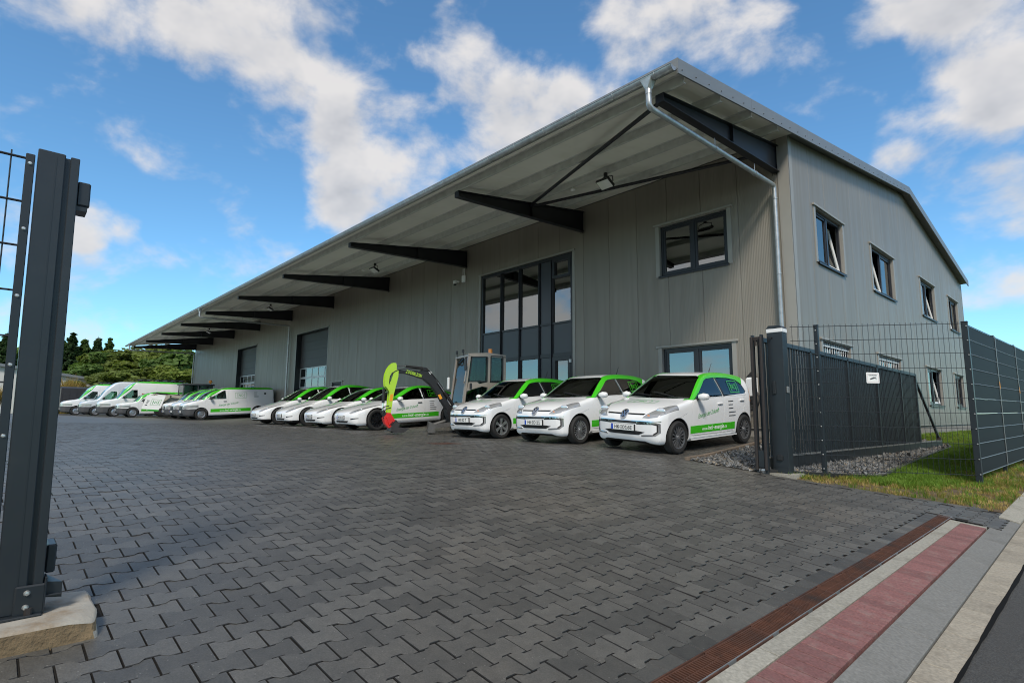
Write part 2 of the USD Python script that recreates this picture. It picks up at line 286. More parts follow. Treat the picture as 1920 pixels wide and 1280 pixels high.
def paver_far_material():
    n = {'g': ('geometry', {}), 'mp': ('mapping', dict(mapping_type='point', rotation=(0, 0, -1.6))), 'bk': ('brick_texture', dict(scale=1.0, brick_width=0.2, row_height=0.1335, mortar_size=0.005, mortar_smooth=0.3, color1=(0.062, 0.060, 0.054), color2=(0.076, 0.073, 0.066), mortar=(0.028, 0.027, 0.024))),
         'n': ('noise_texture', dict(scale=0.35, detail=6.0, roughness=0.65)), 'n2': ('noise_texture', dict(scale=3.0, detail=5.0, roughness=0.7)), 'mr': ('map_range', dict(from_min=0.3, from_max=0.7, to_min=0.78, to_max=1.28)), 'mr2': ('map_range', dict(from_min=0.3, from_max=0.7, to_min=0.88, to_max=1.14)), 'mm': ('math', dict(math_type='multiply')),
         's': ('vector_math', dict(math_type='scale')), 'p': ('principled_bsdf', dict(roughness=0.48, specular_ior_level=0.55)), 'b': ('bump', dict(strength=0.4, distance=0.006))}
    l = [('g.position', 'mp.vector'), ('mp.vector', 'bk.vector'), ('g.position', 'n.vector'), ('g.position', 'n2.vector'), ('n.fac', 'mr.value'), ('n2.fac', 'mr2.value'), ('mr.result', 'mm.value1'), ('mr2.result', 'mm.value2'), ('bk.color', 's.vector1'), ('mm.value', 's.scale'), ('s.vector', 'p.base_color'), ('n2.fac', 'b.height'), ('b.normal', 'p.normal')]
    MAT['paving_far'] = usdkit.material(stage, '/World/Looks/paving_far', n, l, surface='p.BSDF')
paver_far_material()
def paver_material(name, tone):
    base = V3([0.0700, 0.0675, 0.0605]) * tone; warm = V3([0.092, 0.083, 0.069]) * tone
    n = {'g': ('geometry', {}), 'oi': ('object_info', {}), 'rm': ('map_range', dict(to_min=0.76, to_max=1.24)), 'big': ('noise_texture', dict(scale=0.42, detail=6.0, roughness=0.62)), 'br': ('map_range', dict(range_type='smoothstep', from_min=0.46, from_max=0.72, to_min=0.0, to_max=0.75, clamp=True)),
         'fine': ('noise_texture', dict(scale=130.0, detail=4.0, roughness=0.75)), 'mid': ('noise_texture', dict(scale=14.0, detail=6.0, roughness=0.7)), 'fr': ('map_range', dict(from_min=0.25, from_max=0.75, to_min=0.55, to_max=1.5)), 'md': ('map_range', dict(from_min=0.3, from_max=0.7, to_min=0.84, to_max=1.16)),
         'sp': ('voronoi_texture', dict(scale=70.0)), 'spm': ('map_range', dict(from_min=0.10, from_max=0.24, to_min=0.75, to_max=0.0, clamp=True)), 'wn': ('white_noise_texture', dict(dimensions='3D')), 'wm': ('math', dict(math_type='greater_than', value2=0.93)), 'wx': ('math', dict(math_type='multiply')),
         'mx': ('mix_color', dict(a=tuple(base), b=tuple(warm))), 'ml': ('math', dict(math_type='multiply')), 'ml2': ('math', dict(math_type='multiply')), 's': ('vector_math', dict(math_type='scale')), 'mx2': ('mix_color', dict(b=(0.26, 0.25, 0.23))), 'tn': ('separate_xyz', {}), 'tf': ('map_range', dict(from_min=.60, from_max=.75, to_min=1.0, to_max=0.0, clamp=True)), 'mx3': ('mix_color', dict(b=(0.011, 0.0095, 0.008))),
         'p': ('principled_bsdf', dict(roughness=0.48, specular_ior_level=0.55)), 'b': ('bump', dict(strength=0.35, distance=0.003))}
    l = [('oi.random', 'rm.value'), ('g.position', 'big.vector'), ('big.fac', 'br.value'), ('g.position', 'fine.vector'), ('g.position', 'mid.vector'), ('fine.fac', 'fr.value'), ('mid.fac', 'md.value'), ('br.result', 'mx.fac'), ('rm.result', 'ml.value1'), ('fr.result', 'ml.value2'),
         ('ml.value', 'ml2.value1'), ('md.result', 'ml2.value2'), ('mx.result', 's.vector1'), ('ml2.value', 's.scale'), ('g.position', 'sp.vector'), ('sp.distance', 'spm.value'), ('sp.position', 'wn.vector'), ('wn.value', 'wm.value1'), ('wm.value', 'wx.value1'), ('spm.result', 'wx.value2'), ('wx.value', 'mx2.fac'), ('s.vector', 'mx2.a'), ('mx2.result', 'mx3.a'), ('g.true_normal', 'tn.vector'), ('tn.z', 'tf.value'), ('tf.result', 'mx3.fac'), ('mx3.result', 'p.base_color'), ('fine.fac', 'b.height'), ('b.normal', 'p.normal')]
    MAT[name] = usdkit.material(stage, f'/World/Looks/{name}', n, l, surface='p.BSDF')
paver_material('paver_stone', 1.0); paver_material('paver_stone_dark', 0.72)
mat('joint_sand', (0.012, 0.0105, 0.0085), 0.95, noise=0.4, nscale=25)
mat('asphalt', (0.050, 0.049, 0.047), 0.85, noise=0.75, nscale=110, bump=0.9, bscale=140, dirt=((0.075, 0.072, 0.066), 1.2, 0.5))
mat('tar', (0.008, 0.008, 0.008), 0.9, spec=.1)
mat('kerb_stone', (0.150, 0.150, 0.142), 0.85, noise=0.30, nscale=55, bump=0.3, bscale=150, rand=0.08, dirt=((0.10, 0.10, 0.09), 4, 0.6))
mat('pale_stone', (0.26, 0.25, 0.215), 0.9, noise=0.32, nscale=55, bump=0.3, bscale=150, rand=0.07, dirt=((0.15, 0.14, 0.11), 5, 0.6))
mat('red_stone', (0.175, 0.078, 0.074), 0.85, noise=0.38, nscale=70, bump=0.5, bscale=120, rand=0.16, dirt=((0.20, 0.15, 0.135), 9, 0.6))
mat('gutter_stone', (0.26, 0.235, 0.19), 0.9, noise=0.32, nscale=55, bump=0.35, bscale=140, rand=0.1, dirt=((0.15, 0.13, 0.10), 6, 0.6))
mat('rust', (0.070, 0.026, 0.013), 0.85, noise=0.5, nscale=14, dirt=((0.018, 0.015, 0.014), 3.5, 0.9))
mat('soil', (0.095, 0.062, 0.040), 0.95, noise=0.35, nscale=14, bump=0.6, bscale=60, dirt=((0.10, 0.10, 0.035), 3, 0.5))
mat('meadow', (0.055, 0.085, 0.022), 0.95, noise=0.35, nscale=0.6)

# terrain to the horizon, below everything
_xs = np.unique(np.concatenate([np.linspace(-1500, -95, 12), np.linspace(-95, -6, 30), np.linspace(-6, 12, 37), np.linspace(12, 1500, 12)])); _ys = np.unique(np.concatenate([np.linspace(-1500, -40, 10), np.linspace(-40, 30, 36), np.linspace(30, 1500, 10)]))
top('terrain', sheet(_xs, _ys, -0.12), 'meadow', kind='structure')
# the yard: joint bed under the laid stones, paving beyond
yard = thing('paved_yard', None, None, kind='structure')
NEAR = 24.0
def depth_lat(x, y, z=0.4):
    d = np.stack([x - EYE[0], y - EYE[1], np.broadcast_to(z - EYE[2], np.shape(x))], -1); return d @ CF, d @ CR, d @ CU
def near_view(x, y):
    w, l, u = depth_lat(x, y); return (w > 0.55) & (w < NEAR) & (np.abs(l) < 1.0 * w + 0.7)
part(yard, 'joint_bed', draped(YARD_PG, 0.5, -0.009), 'joint_sand', True)
AX = V3([math.cos(D(91.3)), math.sin(D(91.3))]); AY = V3([AX[1], -AX[0]])   # along the courses, across them (towards +x)
PL, PW, WAVE = 0.200, 0.1335, 0.0140
def stone_mesh(seed, full=True):
    j = 0.0046; L = PL / 2 - j / 2; a = WAVE; w = PW / 2 - j / 2
    r = np.random.default_rng(seed); up = [(-L, w + a), (-.052, w + a), (-.026, w - a), (.026, w - a), (.052, w + a), (L, w + a)]
    o = V3(up + [(-x, -y) for x, y in up]); o = o + r.normal(0, .0006, o.shape); c = o.mean(0)
    inn = o - np.sign(o) * V3([0.0022, 0.0022]); n = len(o); z = r.normal(0, .0006)
    V = np.vstack([np.c_[inn, np.full(n, z)], np.c_[o, np.full(n, z - 0.004)], np.c_[o, np.full(n, -0.03)]]); F = []
    v2, f2 = trimesh.creation.triangulate_polygon(Polygon(inn), engine='earcut')
    idx = [int(np.argmin(np.abs(inn - q).sum(1))) for q in v2]
    for t in f2:
        t = [idx[k] for k in t]; q = inn[t]
        e1, e2 = q[1] - q[0], q[2] - q[0]
        if e1[0] * e2[1] - e1[1] * e2[0] < 0: t = t[::-1]
        F.append(tuple(t))
    ccw = Polygon(o).exterior.is_ccw
    for i in range(n):
        k = (i + 1) % n
        for s in (0, n):
            q = [(s + i, s + n + i, s + n + k), (s + i, s + n + k, s + k)]
            F += q if ccw else [t[::-1] for t in q]
    return trimesh.Trimesh(V, np.array(F), process=False)
STONES = [stone_mesh(k) for k in range(6)]
# stone centres on the course grid
ORG = V3([drain_l(-8) - 0.112, -8.0])
_r = np.arange(-5, 240); _c = np.arange(-130, 130); RR, CC = np.meshgrid(_r, _c, indexing='ij')
P0 = ORG + ((CC + 0.5 * (RR % 2)) * PL)[..., None] * AX + (-(RR + 0.5) * PW)[..., None] * AY
P0 = P0.reshape(-1, 2)
from shapely import contains_xy
_in = YARD_PG.buffer(0.035).difference(Polygon([(3.30, -5.12), (5, -5.12), (5, -14), (3.2, -14)]))
ok = contains_xy(_in, P0[:, 0], P0[:, 1]) & near_view(P0[:, 0], P0[:, 1])
edge = Polygon([(drain_l(-40) - .115, -40), (drain_l(-5.06) - .115, -5.06), (drain_l(-5.06) + .3, -5.06), (drain_l(-40) + .3, -40)])
ok &= ~contains_xy(edge.buffer(0.02), P0[:, 0], P0[:, 1])
BLOCK = Polygon([(1.80, -12.66), (1.83, -14.0), (1.50, -14.0), (1.33, -12.64)])
ok &= ~contains_xy(BLOCK.buffer(-.05), P0[:, 0], P0[:, 1])
VE0, VE1 = V3([1.55, -4.36]), V3([3.685, -3.87]); vd = (VE1 - VE0) / np.linalg.norm(VE1 - VE0); vn = V3([vd[1], -vd[0]]); vedge = Polygon([VE0 - vd * .6, VE1, VE1 + vn * .105, VE0 - vd * .6 + vn * .105]); ok &= ~contains_xy(vedge.buffer(.03), P0[:, 0], P0[:, 1])
P0 = P0[ok]; PZ = ground(P0[:, 0], P0[:, 1]); gx, gy = dground(P0[:, 0], P0[:, 1])
w_, l_, u_ = depth_lat(P0[:, 0], P0[:, 1], PZ)
px, py = 960 + 1041.9 * l_ / w_, 640 - 1041.9 * u_ / w_
vis = (px > 40) & (px < 1900) & (py < 1262) & ((px > 190) | (py < 1100)); order = np.argsort(np.where(vis, w_, 1e9)); near300 = order[:298]; rest = np.setdiff1d(np.arange(len(P0)), near300)
yaw0 = math.atan2(AX[1], AX[0]); var = RNG.integers(0, 6, len(P0))
def frame_at(i, dz=0.0):
    n = unit(-gx[i], -gy[i], 1.0); x = unit(AX[0], AX[1], AX[0] * gx[i] + AX[1] * gy[i]); y = np.cross(n, x); return x, y, n
tz = RNG.normal(0, 0.0012, len(P0)); tx = RNG.normal(0, 0.006, (len(P0), 2))
for i in near300:
    x, y, n = frame_at(i); s = STONES[var[i]]; v = s.vertices; h = v[:, 2] + tz[i] + tx[i, 0] * v[:, 0] + tx[i, 1] * v[:, 1]
    w = V3([P0[i, 0], P0[i, 1], PZ[i]]) + v[:, :1] * x + v[:, 1:2] * y + h[:, None] * n
    part(yard, 'paver', (w, s.faces), 'paver_stone')
pi = UsdGeom.PointInstancer.Define(stage, numbered('/World/paved_yard', 'further_pavers')); data(pi.GetPrim(), kind='stuff')
protos = []
for k in range(6):
    q = f'/World/paved_yard/further_pavers/paver_shape_{k + 1:03d}'; usdkit.mesh(stage, q, STONES[k], MAT['paver_stone']); protos.append(q)
pi.CreatePrototypesRel().SetTargets(protos); pi.CreateProtoIndicesAttr(Vt.IntArray.FromNumpy(var[rest].astype(np.int32)))
pi.CreatePositionsAttr(Vt.Vec3fArray.FromNumpy(np.c_[P0[rest], PZ[rest] + tz[rest]].astype(np.float32)))
qs = []
for i in rest:
    x, y, n = frame_at(i); x = unit(*(x + n * tx[i, 0])); y = unit(*np.cross(n, x)); n = np.cross(x, y)
    M = Gf.Matrix3d(*[float(v) for r in (x, y, n) for v in r]); r_ = M.ExtractRotation().GetQuat(); qs.append(Gf.Quath(float(r_.GetReal()), *[float(v) for v in r_.GetImaginary()]))
pi.CreateOrientationsAttr(Vt.QuathArray(qs))
# paving beyond the laid stones (and outside the view)
def far_keep(cx, cy):
    return contains_xy(YARD_PG, cx, cy) & ~(near_view(cx, cy) & near_view(cx + .5, cy) & near_view(cx - .5, cy) & near_view(cx, cy - .5) & near_view(cx, cy + .5))
part(yard, 'far_paving', sheet(np.arange(-70, 4.0, 0.4), np.arange(-40, 0.61, 0.4), -0.006, far_keep), 'paving_far', True)
# edge course along the drain
y = -12.6
while y < -5.1:
    L = 0.16 if random.random() < .7 else 0.2; x0, x1 = drain_l(y) - .112, drain_l(y) - .006
    s = cbox(x0, x1, y + .002, min(y + L, -5.06) - .002, -.03, 0, .004); s.vertices[:, 2] += ground(s.vertices[:, 0], s.vertices[:, 1]) + random.uniform(-.001, .001)
    part(yard, 'edge_paver', s, 'paver_stone_dark' if random.random() < .75 else 'paver_stone'); y += L
for k in range(13):
    a, b = VE0 + vd * (k * .2 - .55), VE0 + vd * (min(k * .2 - .35, 2.19)); m = hull([(*(p + vn * o), z) for p in (a + vd * .002, b - vd * .002) for o, z in ((.003, -.03), (.003, -.003), (.007, 0), (.098, 0), (.102, -.003), (.102, -.03))]); m.vertices[:, 2] += ground(m.vertices[:, 0], m.vertices[:, 1]) + .001; part(yard, 'edge_paver', m, 'paver_stone')
def strip(parent, name, fl, fr, y0, y1, L, m, dzl=0.0, dzr=0.0, gap=0.007, c=0.0025, deep=.06):
    y = y0; k = 0
    while y < y1 - 0.02:
        e = min(y + L, y1); a, b = y + gap / 2, e - gap / 2
        P = [(fl(a) + gap / 2, a), (fr(a) - gap / 2, a), (fr(b) - gap / 2, b), (fl(b) + gap / 2, b)]
        i = [((P[j][0] + (c if j in (0, 3) else -c)), P[j][1] + (c if j in (0, 1) else -c)) for j in range(4)]
        z = lambda q, j: float(ground(q[0], q[1])) + (dzl if j in (0, 3) else dzr)
        V = [(*i[j], z(P[j], j)) for j in range(4)] + [(*P[j], z(P[j], j) - c) for j in range(4)] + [(*P[j], z(P[j], j) - deep) for j in range(4)]
        F = [(0, 1, 2), (0, 2, 3)]
        for s in (0, 4):
            for j in range(4):
                q = (j + 1) % 4; F += [(s + j, s + 4 + j, s + 4 + q), (s + j, s + 4 + q, s + q)]
        part(parent, name, (V, F), m); y = e; k += 1
# drain channel
dr = thing('drainage_channel', 'long rusty slotted drain grate set between dark pavers and pale stone strip', 'drain')
def drape(m, dz=0): m = m.copy(); m.vertices[:, 2] += ground(m.vertices[:, 0], m.vertices[:, 1]) + dz; return m
yy = -13.0
while yy < -5.1:
    e = min(yy + 0.5, -5.02); ms = []
    n = int(round((e - yy) / 0.0200))
    for k in range(n):
        a = yy + (e - yy) * k / n
        for u0, u1 in ((.06, .49), (.51, .94)):
            f = lambda u: drain_l(a) + (drain_r(a) - drain_l(a)) * u
            ms.append(box(f(u0), f(u1), a + .001, a + .0090, -.02, -.001))
    for u0, u1 in ((.03, .07), (.487, .513), (.93, .97)):
        ms.append(box(drain_l(yy) + (drain_r(yy) - drain_l(yy)) * u0, drain_l(yy) + (drain_r(yy) - drain_l(yy)) * u1, yy + .001, e - .001, -.022, .0))
    ms += [box(drain_l(yy) + .004, drain_r(yy) - .004, yy + .001, yy + .007, -.022, 0), box(drain_l(yy) + .004, drain_r(yy) - .004, e - .007, e - .001, -.022, 0)]
    part(dr, 'grate', drape(cat(*ms)), 'rust'); yy = e
for f, s, nm in ((drain_l, 0, 'edge_rail'), (drain_r, -.004, 'edge_rail')):
    part(dr, nm, drape(cat(*[bar((f(a) + s, a, -.012), (f(a + .5) + s, a + .5, -.012), .004, .03) for a in np.arange(-13, -5.1, .5)])), 'rust' if f is drain_l else 'zinc')
V = []; part(dr, 'channel', draped([(drain_l(-13), -13), (drain_r(-13), -13), (drain_r(-5.02), -5.02), (drain_l(-5.02), -5.02)], .5, -.10), 'backing')
st = thing('street_edge', None, None, kind='structure')
strip(st, 'pale_slab', lambda y: drain_r(y) + .008, red_l, -13.2, -5.3, 1.0, 'pale_stone')
strip(st, 'red_paver', red_l, lambda y: kerb_l(y) - .012, -13.2, -5.28, 0.105, 'red_stone')
strip(st, 'end_slab', lambda y: drain_r(y) + .008, lambda y: kerb_l(y) - .012, -5.28, -5.20, 1.0, 'pale_stone')
strip(st, 'kerb', kerb_l, kerb_r, -13.6, -4.4, 1.1, 'kerb_stone', 0.0, -.022, deep=.12)
strip(st, 'raised_kerb', kerb_l, kerb_r, -4.4, 40, 1.1, 'pale_stone', 0.02, -.01, deep=.14)
strip(st, 'gutter_slab', kerb_r, tar, -13.6, 40, 0.29, 'gutter_stone', -.03, -.028, deep=.06)
part(st, 'bedding', draped([(drain_r(-13.6), -13.6), (tar(-13.6), -13.6), (tar(40), 40), (kerb_l(40), 40), (kerb_l(-5.1), -5.1), (drain_r(-5.1), -5.1)], .5, -.05), 'joint_sand')
# the pocket of pavers beyond the drain end
rp = [p for p in [] ]
road = top('street', draped([(tar(-40) + .0, -40), (9.5, -40), (9.5, 60), (tar(60), 60)], .8, -.032), 'asphalt', kind='structure', smooth=True)
_t = []; _y = np.arange(-13.6, 20, .05); _w = .006 + .011 * np.abs(meshkit.fbm(np.c_[_y * 2.2, _y * 0, _y * 0], 4, 3) - .3) * 2
_c = tar(_y) + .012 * (meshkit.fbm(np.c_[_y * 1.5, _y * 0 + 5, _y * 0], 4, 5) - .5)
Vt_ = np.vstack([np.c_[_c - _w, _y, ground(_c, _y) - .026], np.c_[_c + _w, _y, ground(_c, _y) - .026]]); n_ = len(_y)
part('/World/street', 'tar_seam', (Vt_, [(i, n_ + i, n_ + i + 1) for i in range(n_ - 1)] + [(i, n_ + i + 1, i + 1) for i in range(n_ - 1)]), 'tar')
# ------------------------------------------------------------------ the building
bld = thing('warehouse_building', 'long grey metal-clad warehouse with cantilevered canopy over parked cars', 'building')
XL, YL = -54.2, 20.4
def roof_top(y): return np.where(np.asarray(y) < 10.4, 7.965 + .1449 * np.asarray(y), 9.472 - .1685 * (np.asarray(y) - 10.4))
RT = 0.13                                             # roof panel thickness
def on_front(u, d, z): return np.stack([u, -np.asarray(d), z], -1)      # u = x, d outward
def on_gable(u, d, z): return np.stack([np.asarray(d), u, z], -1)       # u = y, d outward
def lmap(m, fn):
    v = m.vertices; q = trimesh.Trimesh(fn(v[:, 0], v[:, 1], v[:, 2]), m.faces, process=False)
    if m.volume * q.volume < 0: q.invert()
    return q
def lbox(fn, u0, u1, d0, d1, z0, z1, c=0.0): return lmap(cbox(u0, u1, d0, d1, z0, z1, c) if c else box(u0, u1, d0, d1, z0, z1), fn)
def panel(fn, u0, u1, zb, ztop, holes, pitch, rib):
    """one cladding panel: ribbed face, folded edges; openings left out"""
    us, ds = [u0 + .003, u0 + .0035, u0 + .010], [-.03, -.006, 0.0]
    if pitch:
        n = int((u1 - u0 - .03) / pitch)
        for k in range(n):
            a = u0 + .015 + k * pitch; us += [a, a + pitch * .18, a + pitch * .5, a + pitch * .68]; ds += [0, rib, rib, 0]
    us += [u1 - .010, u1 - .0035, u1 - .003]; ds += [0.0, -.006, -.03]
    cuts = sorted({h for q in holes for h in q[:2] if u0 + .011 < h < u1 - .011}); U = np.array(sorted(us + cuts)); Dp = np.interp(U, us, ds)
    V, F = [], []
    for i in range(len(U) - 1):
        a, b = U[i], U[i + 1]; mid = (a + b) / 2
        iv = [(zb, None)]; hs = sorted([(h[2], h[3]) for h in holes if h[0] < mid < h[1]])
        segs = []; lo = zb
        for z0, z1 in hs: segs.append((lo, z0, lo, z0)); lo = z1
        segs.append((lo, ztop(a), lo, ztop(b)))
        for la, ha, lb, hb in segs:
            if ha - la < .001: continue
            k = len(V); V += [fn(a, Dp[i], la), fn(b, Dp[i + 1], lb), fn(b, Dp[i + 1], hb), fn(a, Dp[i], ha)]; F += [(k, k + 1, k + 2), (k, k + 2, k + 3)]
    m = trimesh.Trimesh(np.array(V, float), np.array(F), process=False)
    want = V3(fn(0., 1., 0.)) - V3(fn(0., 0., 0.))
    if (m.face_normals.mean(0) @ want) < 0: m.invert()
    return m
def pieces(m):
    q = m.copy(); q.merge_vertices(); r = q.split(only_watertight=False); return r if len(r) else [m]
# openings on the front: (u0,u1,z0,z1)
F_WIN = [(-3.50, -1.545, 5.04, 6.45), (-3.50, -1.545, 1.60, 3.04)]
F_ENTRY = (-11.33, -6.71, 0.80, 6.45); F_DOORS = [(-29.30, -24.78, .86, 6.0), (-41.02, -36.66, .9, 6.0)]; F_VENT = (-24.0, -22.85, 1.9, 2.86)
F_HOLES = F_WIN + [F_ENTRY] + F_DOORS + [F_VENT]
G_UP = [(1.55, 3.50), (6.1, 8.45), (12.1, 14.35), (17.0, 18.95)]; G_LO = [(1.50, 3.50), (6.05, 8.40), (12.0, 14.3), (16.9, 18.7)]
G_HOLES = [(a, b, 5.07, 6.47) for a, b in G_UP] + [(a, b, 1.72, 3.09) for a, b in G_LO]
top_f = lambda u: 7.80; top_g = lambda u: float(roof_top(u)) - RT - .03
k = 0
while True:
    b = -.25 - k; a = b - 1.0
    if b < XL + .1: break
    a = max(a, XL + .02); near = b > -16
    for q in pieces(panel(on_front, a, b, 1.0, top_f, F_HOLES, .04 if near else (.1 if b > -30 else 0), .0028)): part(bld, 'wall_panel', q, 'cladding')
    k += 1
for k in range(20):
    a = .20 + 1.035 * k; b = min(a + 1.035, YL - .08)
    if a > YL - .2: break
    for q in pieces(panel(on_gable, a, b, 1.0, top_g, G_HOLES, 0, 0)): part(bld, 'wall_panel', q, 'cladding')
# corner trims, plinth, backing walls with the openings left free, back and far walls
part(bld, 'corner_trim', cat(lbox(on_front, -.245, 0.012, -.02, .012, .98, 7.82), lbox(on_gable, .0, .195, -.02, .012, .98, 7.83)), 'cladding_trim')
part(bld, 'plinth', cat(box(XL + .03, -.02, .02, .2, -.1, .995), box(-.2, -.02, .2, YL - .03, -.1, .995)), 'concrete_plinth')
part(bld, 'base_flashing', cat(lbox(on_front, XL, -.0, -.03, .02, .975, .998), lbox(on_gable, 0, YL, -.03, .02, .975, .998)), 'cladding_trim')
def holed(u0, u1, z0, zt, holes):
    pg = Polygon([(u0, z0), (u1, z0)] + [(u, zt(u)) for u in np.linspace(u1, u0, 9)])
    for h in holes: pg = pg.difference(Polygon([(h[0], h[2]), (h[1], h[2]), (h[1], h[3]), (h[0], h[3])]))
    return pg
part(bld, 'wall_core', cat(prism(holed(XL, -.02, .5, lambda u: 7.75, F_HOLES), 'y', .03, .18), prism(holed(.03, YL, .5, lambda u: float(roof_top(u)) - .22, G_HOLES), 'x', -.18, -.03)), 'backing')
part(bld, 'rear_wall', box(XL, 0, YL - .05, YL, .5, 7.6), 'cladding')
part(bld, 'far_gable_wall', prism([(0, .5), (YL, .5), (YL, 7.6), (10.4, 9.25), (0, 7.75)], 'x', XL - .05, XL), 'cladding')
# rooms behind the glass
part(bld, 'room_wall', cat(box(-14, -.2, 4.2, 4.3, .8, 7.6), box(-14, -.2, .25, 4.2, 3.9, 4.05), box(-14.05, -14, .2, 4.2, .8, 7.6), box(-4.8, -.3, 19.5, 19.6, .8, 7), box(-4.9, -4.8, 4.3, 19.6, .8, 7.0), box(-4.8, -.3, 4.3, 19.5, 3.9, 4.0)), 'interior_wall')
part(bld, 'room_floor', box(-54, -.2, .25, 20.2, .78, .84), 'interior_wall')
# ---------------- roof
XV = 0.26; EY = -5.2; XE = XL - 1.3
P_ = [(EY, roof_top(EY)), (10.4, 9.472), (20.62, roof_top(20.62))]
roof_m = prism([(EY + .05, roof_top(EY) - RT), (EY + .05, roof_top(EY) - .01), (10.4, 9.462), (20.6, roof_top(20.6) - .01), (20.6, roof_top(20.6) - RT), (10.4, 9.472 - RT)], 'x', XE + .03, XV - .03)
rf = part(bld, 'roof', roof_m, 'roofing')
# soffit: sheets with a fine trapezoid profile running down the slope, one mesh per metre
x = XV - .04
while x > XE + .1:
    a = max(x - 1.0, XE + .02); us = np.linspace(a, x, 25 if x > -20 else 9); V, F = [], []
    dd = np.where(np.arange(len(us)) % 4 < 2, 0, .0035); dd[0] = dd[-1] = 0
    for i, u in enumerate(us):
        for yy_ in (EY + .06, -.0): V.append((u, yy_, float(roof_top(yy_)) - RT - .012 + dd[i] - .003))
    for i in range(len(us) - 1): q = 2 * i; F += [(q, q + 2, q + 3), (q, q + 3, q + 1)]
    m = trimesh.Trimesh(np.array(V), np.array(F), process=False)
    if m.face_normals[:, 2].mean() > 0: m.invert()
    part(bld, 'soffit_sheet', m, 'soffit'); x = a
# verge and eave fascias in lengths
def fascia(parent, pts, t, h, nm, axis):
    for a, b in zip(pts[:-1], pts[1:]):
        a, b = V3(a), V3(b); part(parent, nm, trimesh.convex.convex_hull(np.vstack([a, b, a - [0, 0, h], b - [0, 0, h], a + t, b + t, a + t - [0, 0, h], b + t - [0, 0, h]])), 'fascia')
ys = [EY, -2.41, .6, 3.6, 6.6, 10.4]; g_ = .004
for a, b in zip(ys[:-1], ys[1:]):
    fascia(bld, [(XV, a + g_, float(roof_top(a + g_)) + .02), (XV, b - g_, float(roof_top(b - g_)) + .02)], V3([-.03, 0, 0]), .27, 'verge_fascia', 'y')
ys = [10.4, 13.4, 16.4, 19.0, 20.64]
for a, b in zip(ys[:-1], ys[1:]):
    fascia(bld, [(XV, a + g_, float(roof_top(a + g_)) + .02), (XV, b - g_, float(roof_top(b - g_)) + .02)], V3([-.03, 0, 0]), .27, 'verge_fascia', 'y')
xs_ = list(np.arange(XV, XE, -3.0)) + [XE]
for a, b in zip(xs_[:-1], xs_[1:]):
    fascia(bld, [(a - .003, EY, float(roof_top(EY)) + .03), (b + .003, EY, float(roof_top(EY)) + .03)], V3([0, .03, 0]), .20, 'eave_fascia', 'x')
scr = [trimesh.creation.icosphere(1, .011) for _ in range(34)]
for i, s_ in enumerate(scr):
    yv = EY + .12 + i * .46; s_.apply_translation((XV + .004, yv, float(roof_top(yv)) - .17))
part(bld, 'screw', cat(*scr), 'black_plastic')
# purlins (Z sections along the canopy)
for yp in (-4.92, -3.62, -2.32, -1.02):
    zt = float(roof_top(yp)) - RT - .018; L0, L1 = XE + .1, XV - .06
    part(bld, 'purlin', cat(box(L0, L1, yp - .003, yp + .003, zt - .17, zt), box(L0, L1, yp - .06, yp - .003, zt - .006, zt - .001), box(L0, L1, yp + .003, yp + .06, zt - .17, zt - .164), box(L0, L1, yp + .054, yp + .06, zt - .17, zt - .148)), 'purlin')
# cantilever beams: tapered I sections
BX = [-.2743 - 6 * i for i in range(9)] + [XL + .22]
def ibeam(x):
    yt, yw = -4.93, 0.02; zt = lambda y: float(roof_top(y)) - RT - .018 - .175; hb = lambda y: .16 + (y - yt) / (yw - yt) * .50
    w, tf = .085, .014; q = lambda y, o: zt(y) - o
    web = prism([(yt, q(yt, .0)), (yw, q(yw, 0)), (yw, q(yw, hb(yw))), (yt, q(yt, hb(yt)))], 'x', x - .005, x + .005)
    tfm = prism([(yt, q(yt, 0)), (yw, q(yw, 0)), (yw, q(yw, tf)), (yt, q(yt, tf))], 'x', x - w, x + w)
    bfm = prism([(yt, q(yt, hb(yt))), (yw, q(yw, hb(yw))), (yw, q(yw, hb(yw) - tf)), (yt, q(yt, hb(yt) - tf))], 'x', x - w, x + w)
    end = box(x - w, x + w, yt - .012, yt, zt(yt) - hb(yt), zt(yt)); plate = box(x - w - .03, x + w + .03, .0, .016, zt(0) - hb(0) - .05, zt(0))
    st = [box(x - w + .01, x + w - .01, y - .005, y + .005, q(y, hb(y) - tf), q(y, tf)) for y in (-2.3,)]
    return cat(web, tfm, bfm, end, plate, *st)
for i, x in enumerate(BX): part(bld, 'canopy_beam', ibeam(x), 'steel_dark')
zb = lambda y: float(roof_top(y)) - RT - .21
part(bld, 'brace', cyl((BX[1] + .05, -2.35, zb(-2.35) - .06), (BX[0] - .05, -4.75, zb(-4.75) - .03), .042), 'steel_dark')
part(bld, 'brace', cyl((BX[1] + .05, -2.25, zb(-2.35) - .06), (BX[0] - .05, -.12, zb(-.2) - .12), .042), 'steel_dark')
